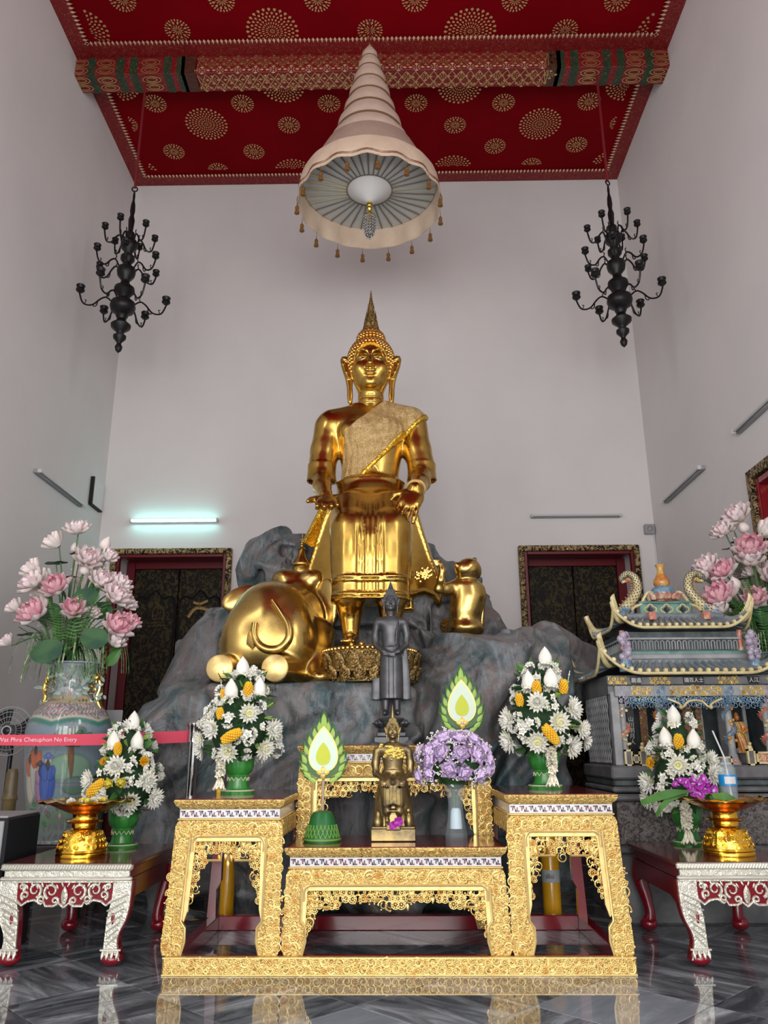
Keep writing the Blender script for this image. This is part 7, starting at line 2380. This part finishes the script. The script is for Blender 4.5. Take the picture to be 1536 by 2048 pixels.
for s in (-1, 1):
    fg.tube(spline([(s * .19, -.01, 1.43), (s * .12, -.014, 1.40), (s * .09, -.012, 1.375), (s * .05, -.01, 1.41), (0, -.01, 1.42)], 5), .008, 6)
    fg.ball((s * .105, -.012, 1.372), .016, 8, 5)
obj('yellow_scroll', fg, 'glaze_cream', sh)
for x, w_, txt, sz in ((-.405, .042, '居遠', .036), (0.0, .072, '國百人士', .034), (.42, .042, '人江', .036)):
    b_ = obj('name_board', MB().prism([(x - w_, zt + .024), (x + w_, zt + .024), (x + w_ * (.75 if w_ < .05 else 1), zt - .024), (x - w_ * (.75 if w_ < .05 else 1), zt - .024)], -.030, -.018), 'sign_black', sh, False)
    link('gilt_characters', fontmesh(txt, sz, 'key_white'), b_, T(x, -.032, zt) @ RX(pi / 2))
# inside: a tall inscription plaque, carved screens and a gilded standing figure
pq = obj('plaque', MB().box((-.385, .27, 1.22), (.030, .01, .19), bev=.003), 'sign_black', sh, False)
link('plaque_characters', fontmesh('山\n川\n明\n月\n人', .040, 'key_white'), pq, T(-.385, .257, 1.22) @ RX(pi / 2))
for x, w_ in ((-.30, .028), (.02, .035), (.10, .018), (-.19, .02)):
    cv = MB().box((x, .24, 1.21), (w_, .012, .20), bev=.005)
    carve(cv, x - w_, x + w_, 1.03, 1.4, .226, .02, R, .6)
    obj('carved_screen', cv, 'brown_carving', sh)
F = Sculpt((.30, .14, 1.04), (.48, .34, 1.36), .0045)
F.loft([(1.06, .40, .24, .042, .032), (1.16, .395, .24, .038, .03), (1.24, .385, .24, .04, .03), (1.28, .38, .24, .03, .024)], .02, fold=lambda u, v, t_: .003 * np.sin(u * 190 + t_ * 30))
F.ell((.375, .235, 1.31), (.019, .02, .024), None, .008); F.ell((.375, .24, 1.333), (.013, .013, .014), None, .008)
F.chain([(.35, .235, 1.265), (.345, .21, 1.22), (.375, .20, 1.215)], [.014, .012, .009], .01); F.chain([(.415, .235, 1.265), (.425, .21, 1.22), (.395, .20, 1.20)], [.014, .012, .009], .01)
fig = link('figurine', sculpt_mesh('figurine', [F.data()], 'glaze_orange'), sh)
fig['label'] = 'robed red and gold standing figurine'
obj('figurine_base', MB().lathe([(.045, .985), (.05, 1.0), (.04, 1.03), (.05, 1.06)], 16, T(.40, .24, 0)), 'stone_grey', sh)
for x in (.03, .085):
    obj('round_jar', MB().ball((x, .12, 1.065), (.026, .026, .026), 12, 8).lathe([(.015, .985), (.022, 1.04)], 12, T(x, .12, 0)), 'stone_pale', sh)
# balustrade of small gilt framed posts and fretted panels
def frame_panel(x, z, w_, h_, y=-.005, fretted=False):
    p = obj('railing_panel', MB().box((x, y, z), (w_, .010, h_)), 'stone_grey' if not fretted else 'glaze_rose', sh, False)
    f = MB()
    for s in (-1, 1):
        f.box((x + s * w_, y - .004, z), (.006, .012, h_ + .006))
        f.box((x, y - .004, z + s * h_), (w_ + .006, .012, .006))
    if fretted:
        for i in range(5):
            xx = x - w_ + 2 * w_ * (i + .5) / 5
            f.box((xx, y - .012, z + h_ * .35), (w_ * .1, .003, .004)); f.box((xx + w_ * .08, y - .012, z), (.004, .003, h_ * .4)); f.box((xx - w_ * .06, y - .012, z - h_ * .4), (w_ * .1, .003, .004))
    obj('gilt_frame', f, 'glaze_cream', p, False)
for x in (-.50, -.40, .34):
    frame_panel(x, 1.035, .022, .048)
frame_panel(-.45, 1.028, .020, .022)
frame_panel(-.305, 1.032, .055, .032, fretted=True)
frame_panel(.155, 1.015, .045, .02)
frame_panel(.455, 1.032, .075, .034, fretted=True)
ln = MB()
for x in (-.40, .34):
    ln.ball((x, -.005, 1.10), (.018, .018, .02), 8, 6); ln.ball((x, -.015, 1.125), .013, 8, 5); ln.ball((x + .01, -.005, 1.09), .013, 6, 4)
obj('post_lion', ln, 'glaze_cream', sh)
# roofs
def roof(z0, hw, yf, yb, rise, run, lift, tile_w, names, crest_mat):
    """one curved eave tier: slab, tile rolls with round ends, upturned corner ridges"""
    def lf(x):
        v = abs(x) / hw
        return lift * max(0, (v - .55) / .45) ** 2.2
    g = lambda u, v: ((2 * u - 1) * (hw - run * .8 * v), yf + run * v, z0 + rise * (v ** 1.25) + lf((2 * u - 1) * hw) * (1 - v) ** 1.5)
    gs = lambda s: (lambda u, v: (s * (hw - run * v), yf + (yb - yf) * u + (run * .8 * v) * (1 - 2 * u), z0 + rise * (v ** 1.25) + lift * max(0, (abs(2 * u - 1) - .55) / .45) ** 2.2 * (1 - v) ** 1.5))
    b = MB().sheet(g, 32, 6)
    b.sheet(lambda u, v: g(1 - u, v)[:1] + (yb + yf - g(1 - u, v)[1],) + g(1 - u, v)[2:], 16, 4)
    for s in (-1, 1):
        b.sheet(gs(s), 16, 6)
    slab_ = obj(names[0], b, 'tile_grey', sh)
    n = int(2 * hw / tile_w)
    tl = None
    for i in range(n):
        u = (i + .5) / n
        P = [Vector(g(u, v)) + Vector((0, 0, .006)) for v in np.linspace(0, 1, 6)]
        obj('roof_tile', MB().tube(P, tile_w * .24, 6), 'tile_grey', slab_)
        c_ = Vector(g(u, 0))
        obj('tile_end', MB().lathe([(0, .008), (tile_w * .2, .008), (tile_w * .3, .0), (tile_w * .3, -.012)], 12, T(*(c_ + Vector((0, -.004, .006)))) @ RX(pi / 2)), 'glaze_cream', slab_)
    for s in (-1, 1):
        m_ = max(4, int((yb - yf) / (tile_w * 1.3)))
        tm_ = MB()
        for i in range(m_):
            u = (i + .5) / m_
            tm_.tube([Vector(gs(s)(u, v)) + Vector((0, 0, .006)) for v in np.linspace(0, 1, 6)], tile_w * .24, 6)
        obj('side_tile_row', tm_, 'tile_grey', slab_, kind='stuff')
    ev = [Vector(g(u, 0)) + Vector((0, -.004, -.014)) for u in np.linspace(0, 1, 41)]
    obj('eave_trim', MB().tube(ev, .011, 8), 'glaze_cream', slab_)
    sf = MB().sheet(lambda u, v: (g(u, 0)[0] * (1 - .12 * v), yf + .005 + v * .12, g(u, 0)[2] - .022 - .01 * v), 24, 2)
    obj('eave_soffit', sf, 'stone_dark', slab_)
    for s in (-1, 1):
        obj('eave_trim', MB().tube([Vector(gs(s)(u, 0)) + Vector((s * .004, 0, -.014)) for u in np.linspace(0, 1, 17)], .011, 8), 'glaze_cream', slab_)
        # corner ridge sweeping up, with a crest of flame leaves
        e = Vector((s * hw, yf, z0 + lift))
        P = spline([(s * (hw - run * .75), yf + run * .9, z0 + rise * .8), (s * (hw - run * .3), yf + run * .35, z0 + rise * .22 + lift * .25), e, e + Vector((s * .012, -.01, .05))], 6)
        rg = obj('corner_ridge', MB().tube(P, [.022] * 6 + [.020] * 6 + [.018] * 6 + [.010], 8), crest_mat, slab_)
        ct = MB()
        for k, p in enumerate(P[6:]):
            ct.addmb(LEAFL, T(*(p + Vector((0, 0, .012)))) @ RY(s * -.5) @ S(.032, .04, .034))
            ct.ball(p + Vector((0, -.012, .004)), .011, 6, 4)
        obj('crest', ct, 'glaze_cream', rg, kind='stuff')
        P2 = spline([(s * (hw - run * .6), yb - run * .6, z0 + rise * .7), (s * (hw - run * .2), yb - .06, z0 + rise * .3 + lift * .3), (s * hw, yb, z0 + lift), (s * (hw + .02), yb + .01, z0 + lift + .06)], 5)
        obj('corner_ridge', MB().tube(P2, .022, 8), crest_mat, slab_)
    return slab_
roof(1.615, .655, -.09, .90, .075, .17, .17, .0585, ('lower_roof',), 'glaze_cream')
obj('roof_step', MB().box((0, .42, 1.69), (.49, .34, .03), bev=.01), 'tile_grey', sh, False)
obj('roof_step', MB().box((0, .42, 1.735), (.465, .325, .022), bev=.01), 'stone_pale', sh, False)
obj('green_moulding', MB().box((0, .42, 1.765), (.45, .315, .014), bev=.006), 'glaze_green', sh, False)
obj('upper_wall', MB().box((0, .42, 1.845), (.425, .29, .075)), 'stone_dark', sh, False)
for i in range(20):
    x = -.39 + .78 * i / 19
    P = [(x - .012, .124, 1.79), (x - .012, .122, 1.84)] + [(x + .012 * cos(a), .122, 1.84 + .014 * sin(a)) for a in np.linspace(pi, 0, 6)] + [(x + .012, .124, 1.79)]
    obj('arch_rib', MB().tube(P, .005, 5), 'stone_pale', sh)
obj('rail_top', MB().box((0, .12, 1.868), (.43, .014, .007)).box((-.43, .42, 1.868), (.014, .3, .007)).box((.43, .42, 1.868), (.014, .3, .007)), 'stone_pale', sh, False)
for s in (-1, 1):
    sa = MB()
    for i in range(9):
        y = .17 + i * .06
        sa.tube([(s * .428, y - .012, 1.79), (s * .428, y - .012, 1.84), (s * .428, y, 1.855), (s * .428, y + .012, 1.84), (s * .428, y + .012, 1.79)], .005, 5)
    obj('side_arches', sa, 'stone_pale', sh, kind='stuff')
    obj('corner_post', MB().lathe([(.02, 1.78), (.022, 1.80), (.016, 1.82), (.022, 1.85), (.016, 1.87), (.022, 1.90), (.018, 1.93)], 12, T(s * .43, .13, 0)), 'glaze_rose', sh)
    # guardian statues on the lower roof
    gs_ = MB()
    for k in range(16):
        gs_.ball((s * .46 + R.uniform(-.03, .03), .0 + R.uniform(-.02, .02), 1.70 + k * .0125), R.uniform(.020, .032), 8, 5)
    for k in range(5):
        gs_.addmb(CURL, T(s * .46 + R.uniform(-.02, .02), -.035, 1.72 + k * .036) @ S(.018))
    obj('guardian', gs_, 'glaze_lilac', sh)
    obj('guardian_base', MB().lathe([(.045, 1.62), (.05, 1.66), (.035, 1.70)], 12, T(s * .46, .0, 0)), 'glaze_blue', sh)
roof(1.955, .50, .04, .80, .07, .14, .13, .052, ('upper_roof',), 'glaze_cream')
obj('ridge_step', MB().box((0, .42, 2.04), (.37, .23, .03), bev=.01), 'tile_grey', sh, False)
rp = obj('ridge_panel', MB().box((0, .42, 2.12), (.20, .05, .055), bev=.008), 'glaze_green', sh, False)
for i in range(3):
    x = -.125 + i * .125
    q = MB()
    for k in range(4):
        q.tube([(x + .026 * cos(k * pi / 2) + .020 * cos(a + k * pi / 2), .366, 2.125 + .022 * sin(k * pi / 2) + .020 * sin(a + k * pi / 2)) for a in np.linspace(-1.7, 1.7, 8)], .006, 5)
    obj('quatrefoil', q, 'glaze_cream', rp)
    obj('dark_recess', MB().lathe([(0, 0), (.028, .002)], 4, T(x, .368, 2.125) @ RX(pi / 2)), 'sign_black', rp, False)
obj('ridge_foot', MB().box((0, .42, 2.062), (.22, .06, .012), bev=.006), 'glaze_green', sh, False)
obj('ridge_cap', MB().box((0, .42, 2.182), (.205, .055, .010), bev=.006), 'glaze_green', sh, False)
for s in (-1, 1):
    obj('ridge_scroll', MB().tube(spline([(s * .06, .40, 2.25), (s * .12, .39, 2.265), (s * .16, .385, 2.22), (s * .19, .38, 2.17), (s * .24, .38, 2.15), (s * .27, .38, 2.12)], 5), .012, 7), 'glaze_cream', sh)
    obj('shoulder_block', MB().box((s * .20, .12, 2.035), (.026, .03, .03), bev=.005), 'glaze_rose', sh, False)
    P = spline([(s * .27, .42, 2.10), (s * .22, .41, 2.17), (s * .20, .41, 2.26), (s * .19, .41, 2.34), (s * .215, .41, 2.405), (s * .265, .41, 2.415), (s * .285, .41, 2.375), (s * .265, .41, 2.355)] if False else [(s * .35, .40, 2.08), (s * .31, .40, 2.14), (s * .24, .40, 2.22), (s * .20, .40, 2.30), (s * .215, .40, 2.385), (s * .27, .40, 2.415), (s * .315, .40, 2.38), (s * .30, .40, 2.345)], 6)
    n = len(P)
    RR = [.045 - .028 * i / n for i in range(n)]
    dr = obj('ridge_dragon', MB().tube(P, RR, 10), 'glaze_cream', sh)
    sc_ = MB()
    for i in range(3, n - 3):
        for k in range(7):
            a = 2 * pi * (k + .5 * (i % 2)) / 7
            tdir = (P[i + 1] - P[i - 1]).normalized()
            u_ = Vector((0, 1, 0))
            v_ = tdir.cross(u_)
            sc_.ball(P[i] + (u_ * cos(a) + v_ * sin(a)) * RR[i], .0065, 5, 3)
    obj('scales', sc_, 'stone_dark', dr, kind='stuff')
    fn = MB()
    for i in range(4, n, 2):
        tdir = (P[min(i + 1, n - 1)] - P[i - 1]).normalized()
        nrm = Vector((tdir.z, 0, -tdir.x)) * (1 if s < 0 else -1)
        fn.addmb(LEAFL, T(*(P[i] - nrm * RR[i] * .6)) @ aim(-nrm) @ S(.016, .016, .026))
    obj('fin', fn, 'glaze_orange', dr, kind='stuff')
    hd = MB()
    hd.ball((s * .35, .37, 2.07), (.05, .05, .045), 10, 7)
    for k in range(8):
        hd.addmb(LEAFL, T(s * .33 + R.uniform(-.05, .05), .34, 2.08 + R.uniform(-.03, .05)) @ RY(R.uniform(-2, 2)) @ S(.028))
    obj('dragon_head', hd, 'glaze_blue', dr)
obj('lotus_seat', MB().lathe([(.07, 2.19), (.10, 2.215), (.095, 2.25), (.07, 2.265)], 24, T(0, .42, 0)), 'glaze_rose', sh)
lpm = lotus_petal(.03, .05, .4).mesh('petal', 'glaze_rose')
for i in range(12):
    link('petal', lpm, sh, T(0, .42, 2.20) @ RZ(2 * pi * i / 12) @ T(0, -.085, 0))
obj('blue_globe', MB().lathe([(.09, 2.245), (.095, 2.27), (.075, 2.305), (.045, 2.32)], 24, T(0, .42, 0)), 'glaze_blue', sh)
obj('gourd_finial', MB().lathe([(.05, 2.315), (.062, 2.335), (.06, 2.365), (.04, 2.40), (.026, 2.43), (.024, 2.455), (.038, 2.49), (.032, 2.488), (.02, 2.46)], 24, T(0, .42, 0)), 'glaze_orange', sh)

# ---------------------------------------------------------------- queue barrier with printed tape
mat('chrome', (0.62, 0.64, 0.66), 0.10, 1.0)
mat('tape_red', (0.72, 0.045, 0.10), 0.55)
mat('print_white', (0.85, 0.70, 0.72), 0.6)
CX, CY = at(380, 1600, 5.93).x, 5.93
tb = thing('barrier_post', 'chrome queue barrier post holding the red no entry tape, left of the rock', 'barrier', (CX, CY, 0), 0, 'queue barrier posts')
def post(t):
    obj('base', MB().lathe([(0, 0), (.16, 0), (.165, .012), (.15, .028), (.06, .05), (.04, .07), (0, .07)], 32), 'chrome', t)
    obj('tube', MB().lathe([(.034, .05), (.034, 1.15), (.036, 1.16)], 24), 'chrome', t)
    obj('tape_head', MB().lathe([(.047, 1.155), (.047, 1.26), (.052, 1.268), (.052, 1.285), (.040, 1.295), (0, 1.297)], 24), 'chrome', t)
post(tb)
tb2 = thing('barrier_post', 'second chrome queue barrier post at the far left end of the red tape', 'barrier', (-3.0, 5.52, 0), 0, 'queue barrier posts')
post(tb2)
a, b = Vector((CX - .045, CY, 0)), Vector((-2.955, 5.52, 0))
za0, za1, zb0, zb1 = at(368, 1485, CY).z, at(368, 1461, CY).z, at(0, 1489, 5.60).z, at(0, 1468, 5.60).z
tp = thing('barrier_tape', 'red tape with white lettering stretched across in front of the left vase', 'tape', tuple(a + Vector((0, 0, za0))))
def tz(u, v):
    p = a.lerp(b, u)
    sag = -.012 * sin(pi * u)
    z0, z1 = za0 + (zb0 - za0) * u / .87, za1 + (zb1 - za1) * u / .87
    return (p.x - a.x, p.y - a.y, z0 + (z1 - z0) * v + sag - za0)
obj('band', MB().sheet(tz, 24, 2), 'tape_red', tp)
dirv = (a - b).normalized()
uc = (at(85, 1478, 5.7).x - a.x) / (b.x - a.x)
c = Vector(tz(uc, .5))
slope = math.atan2(Vector(tz(uc - .1, .5)).z - Vector(tz(uc + .1, .5)).z, (a - b).length * .2)
link('lettering', fontmesh('ไม่อนุญาต Wat Phra Chetuphon No Entry', .040, 'print_white', .0005), tp, T(*c) @ RZ(math.atan2(dirv.y, dirv.x)) @ RX(pi / 2) @ RZ(slope) @ T(-.10, .002, .003))

# ---------------------------------------------------------------- things at the left edge
bs = thing('loudspeaker', 'black floor loudspeaker with grey front at the left edge beside the side table', 'speaker', (-2.44, 4.80, 0))
obj('cabinet', MB().box((0, .22, .365), (.215, .22, .365), bev=.01), 'dark_plastic', bs, False)
obj('grille', MB().box((0, -.008, .365), (.20, .008, .35), bev=.004), 'fitting_grey', bs, False)
obj('top_edge', MB().box((0, .22, .735), (.21, .215, .006), bev=.004), 'fitting_grey', bs, False)
fc = at(20, 1462, 6.62)
fn = thing('standing_fan', 'dark round pedestal fan behind the left vase at the wall', 'fan', (fc.x, fc.y, 0))
cage = MB()
for r in (.19, .15, .11, .07):
    cage.tube([(r * cos(q), -.05 + .10 * (r / .19) ** 2 * .4, fc.z + r * sin(q)) for q in np.linspace(0, 2 * pi, 33)[:-1]], .003 if r < .19 else .006, 5, closed=True)
for i in range(28):
    q = 2 * pi * i / 28
    cage.tube([(.03 * cos(q), -.055, fc.z + .03 * sin(q)), (.19 * cos(q), -.012, fc.z + .19 * sin(q))], .002, 4)
obj('cage', cage, 'fitting_grey', fn, kind='stuff')
for i in range(3):
    q = 2 * pi * i / 3
    obj('blade', MB().sheet(lambda u, v: ((.03 + .14 * v) * cos(q + (u - .5) * 1.3), -.01 + .03 * (u - .5), fc.z + (.03 + .14 * v) * sin(q + (u - .5) * 1.3)), 6, 4), 'dark_plastic', fn)
obj('hub_ring', MB().tube([(.036 * cos(q), -.062, fc.z + .036 * sin(q)) for q in np.linspace(0, 2 * pi, 25)[:-1]], .005, 6, closed=True), 'fitting_white', fn)
obj('hub', MB().lathe([(0, .01), (.03, .006), (.036, 0), (.036, -.03)], 20, T(0, -.06, fc.z) @ RX(pi / 2)), 'dark_plastic', fn)
obj('motor', MB().lathe([(.05, 0), (.055, -.06), (.03, -.10), (0, -.10)], 20, T(0, .02, fc.z) @ RX(pi / 2)), 'dark_plastic', fn)
obj('pole', MB().lathe([(.02, .03), (.018, fc.z - .05)], 12, T(0, .06, 0)), 'dark_plastic', fn)
obj('base', MB().lathe([(0, 0), (.2, 0), (.2, .02), (.03, .04), (0, .04)], 28, T(0, .06, 0)), 'dark_plastic', fn)
mat('olive_wood', (0.09, 0.065, 0.03), 0.4, var=((0.16, 0.12, 0.05), 8, .4, .65))
p = at(18, 1620, 5.9)
wp = thing('wooden_post', 'brown carved wooden post leaning beside the left vase', 'post', (p.x, 5.9, 0))
top = at(26, 1538, 5.9)
dx = top.x - p.x
obj('shaft', MB().lathe([(.05, 0), (.05, .3), (.04, .34), (.05, .38), (.045, top.z - .22), (.055, top.z - .2), (.045, top.z - .17), (.04, top.z - .03), (.03, top.z), (0, top.z)], 16), 'olive_wood', wp, M=Matrix(((1, 0, dx / max(.1, top.z - p.z) * .5, 0), (0, 1, 0, 0), (0, 0, 1, 0), (0, 0, 0, 1))))
p0, p1 = at(197, 1480, 6.68), at(246, 1420, 6.68)
sg = thing('notice_board', 'dark grey board with thin yellowish edge standing between the vase and the rock', 'sign', ((p0.x + p1.x) / 2, 6.68, 0))
obj('panel', MB().box((0, 0, p1.z - .17), ((p1.x - p0.x) / 2, .012, .17), bev=.006), 'fitting_grey', sg, False)
obj('edge_strip', MB().box((-(p1.x - p0.x) / 2 - .008, 0, p1.z - .17), (.008, .014, .17)), 'glaze_cream', sg, False)
obj('stand', MB().lathe([(.11, 0), (.11, .012), (.015, .03), (.012, p1.z - .34)], 16), 'dark_plastic', sg)

# ---------------------------------------------------------------- yellow stands behind the altar, offerings on the right tray
mat('yellow_gloss', (0.80, 0.40, 0.01), 0.18, coat=.4)
mat('label_paper', (0.50, 0.55, 0.54), 0.5)
mat('print_dark', (0.03, 0.04, 0.05), 0.6)
for (x0, x1, Y, lab, lbl) in ((1085, 1121, 5.92, True, 'glossy yellow cylinder with a pale label on the floor behind the right gilt table'), (444, 465, 5.92, False, 'plain yellow cylinder on the floor behind the left gilt table')):
    q0, q1 = at(x0, 1780, Y), at(x1, 1780, Y)
    r = (q1.x - q0.x) / 2 if lab else .05
    yc = thing('yellow_cylinder', lbl, 'cylinder', ((q0.x + q1.x) / 2, Y, 0))
    obj('tube', MB().lathe([(0, 0), (r, 0), (r * 1.02, .015), (r, .03), (r, .52), (r * .9, .54), (0, .54)], 28), 'yellow_gloss', yc)
    if lab:
        lz0, lz1 = at(1100, 1763, Y).z, at(1100, 1738, Y).z
        lb = obj('label_band', MB().lathe([(r * 1.012, lz0), (r * 1.012, lz1)], 28), 'label_paper', yc)
        link('label_print', fontmesh('เงิน', (lz1 - lz0) * .5, 'print_dark', .0004), lb, T(-.018, -r * 1.03, (lz0 + lz1) / 2) @ RX(pi / 2))
# water bottle
mat('clear_plastic', (0.55, 0.65, 0.70), 0.05, alpha=.15, coat=1.0)
mat('label_blue', (0.01, 0.25, 0.62), 0.3)
wbp = Vector((at(1461, 1605, TRR.y - .04).x, TRR.y - .04, .507 + .29))
bt = thing('water_bottle', 'small clear plastic water bottle with blue label and white straw on the right tray', 'bottle', tuple(wbp))
obj('bottle_body', MB().lathe([(0, .002), (.044, 0), (.05, .01), (.047, .03), (.05, .05), (.047, .07), (.05, .085), (.05, .15), (.047, .165), (.05, .18), (.040, .205), (.022, .225), (.020, .245), (.018, .245), (.019, .225), (.037, .203), (.046, .18), (.046, .02), (0, .008)], 24), 'clear_plastic', bt)
obj('label_band', MB().lathe([(.0512, .09), (.0512, .15)], 24), 'label_blue', bt)
obj('label_print', MB().lathe([(.0518, .10), (.0518, .14)], 8, None, -2.3, -1.0), 'fitting_white', bt)
obj('straw', MB().tube([(.012, 0, .03), (-.005, 0, .25), (-.055, .0, .40)], .005, 8), 'fitting_white', bt)
# orchids with long leaves laid on the tray
ob = thing('orchid_bunch', 'bunch of purple orchids with long green leaves lying on the right gold tray', 'flowers', tuple(Vector((at(1395, 1590, TRR.y - .08).x, TRR.y - .08, .507 + .31))))
def orchid_mb():
    mb = MB()
    pw, pn = petal(.040, .024, .3, .25), petal(.038, .011, .3, .2)
    for i in range(3):
        mb.addmb(pn, RZ(2 * pi * i / 3) @ RX(1.1))
    for s in (-1, 1):
        mb.addmb(pw, RZ(pi + s * .75) @ RX(1.15), 0)
    mb.addmb(petal(.022, .012, .8, -.3), RZ(0) @ RX(.4), 1)
    return mb
om_ = orchid_mb().mesh('blossom', ['orchid', 'petal_lavender'], 'all')
R = random.Random(55)
for (px, py, s) in ((1352, 1570, .7), (1358, 1562, .8), (1370, 1566, 1.0), (1385, 1560, 1.0), (1378, 1576, .9), (1396, 1570, 1.1), (1388, 1585, 1.0), (1404, 1560, 1.0), (1410, 1578, 1.0), (1423, 1582, 1.15), (1398, 1590, .9), (1415, 1568, .8), (1342, 1582, .6)):
    q = at(px, py, ob.location.y - .03) - ob.location
    link('blossom', om_, ob, T(*q) @ aim(Vector((R.uniform(-.4, .4), -1, R.uniform(.1, .7))), R.uniform(0, 6)) @ S(s))
def strap(pts, w_):
    P = spline([at(p[0], p[1], ob.location.y + p[2]) - Vector(ob.location) for p in pts], 5)
    n = len(P) - 1
    return MB().sheet(lambda u, v: tuple(P[int(round(v * n))] + Vector((0, (u - .5) * w_ * .6, (u - .5) * w_ * (.3 + .7 * sin(pi * min(v + .1, 1)))))), 2, n)
obj('long_leaf', strap([(1282, 1606, -.08), (1320, 1592, -.10), (1350, 1585, -.09), (1382, 1582, -.04)], .045), 'leaf_mid', ob)
obj('long_leaf', strap([(1312, 1632, -.10), (1325, 1612, -.12), (1345, 1596, -.10), (1375, 1588, -.05)], .035), 'leaf_mid', ob)
obj('long_leaf', strap([(1425, 1592, -.10), (1450, 1594, -.12), (1470, 1600, -.10), (1480, 1604, -.06)], .045), 'leaf_mid', ob)
obj('long_leaf', strap([(1420, 1596, -.08), (1440, 1600, -.12), (1462, 1604, -.12)], .04), 'leaf_dark', ob)
# petals heaped on the left tray
hp = thing('petal_heap', 'small heap of yellow and white petals in the left gold tray', 'flowers', (TRL.x, TRL.y, .507 + .296))
for i in range(26):
    a_, r_ = R.uniform(0, 6.28), R.uniform(0, .12)
    n_, me_ = FLW[R.choice(('gold', 'yrose', 'star', 'jas'))]
    link(n_, me_, hp, T(r_ * cos(a_), r_ * sin(a_), .002) @ aim((R.uniform(-.5, .5), R.uniform(-.5, .5), 1)) @ S(.7))
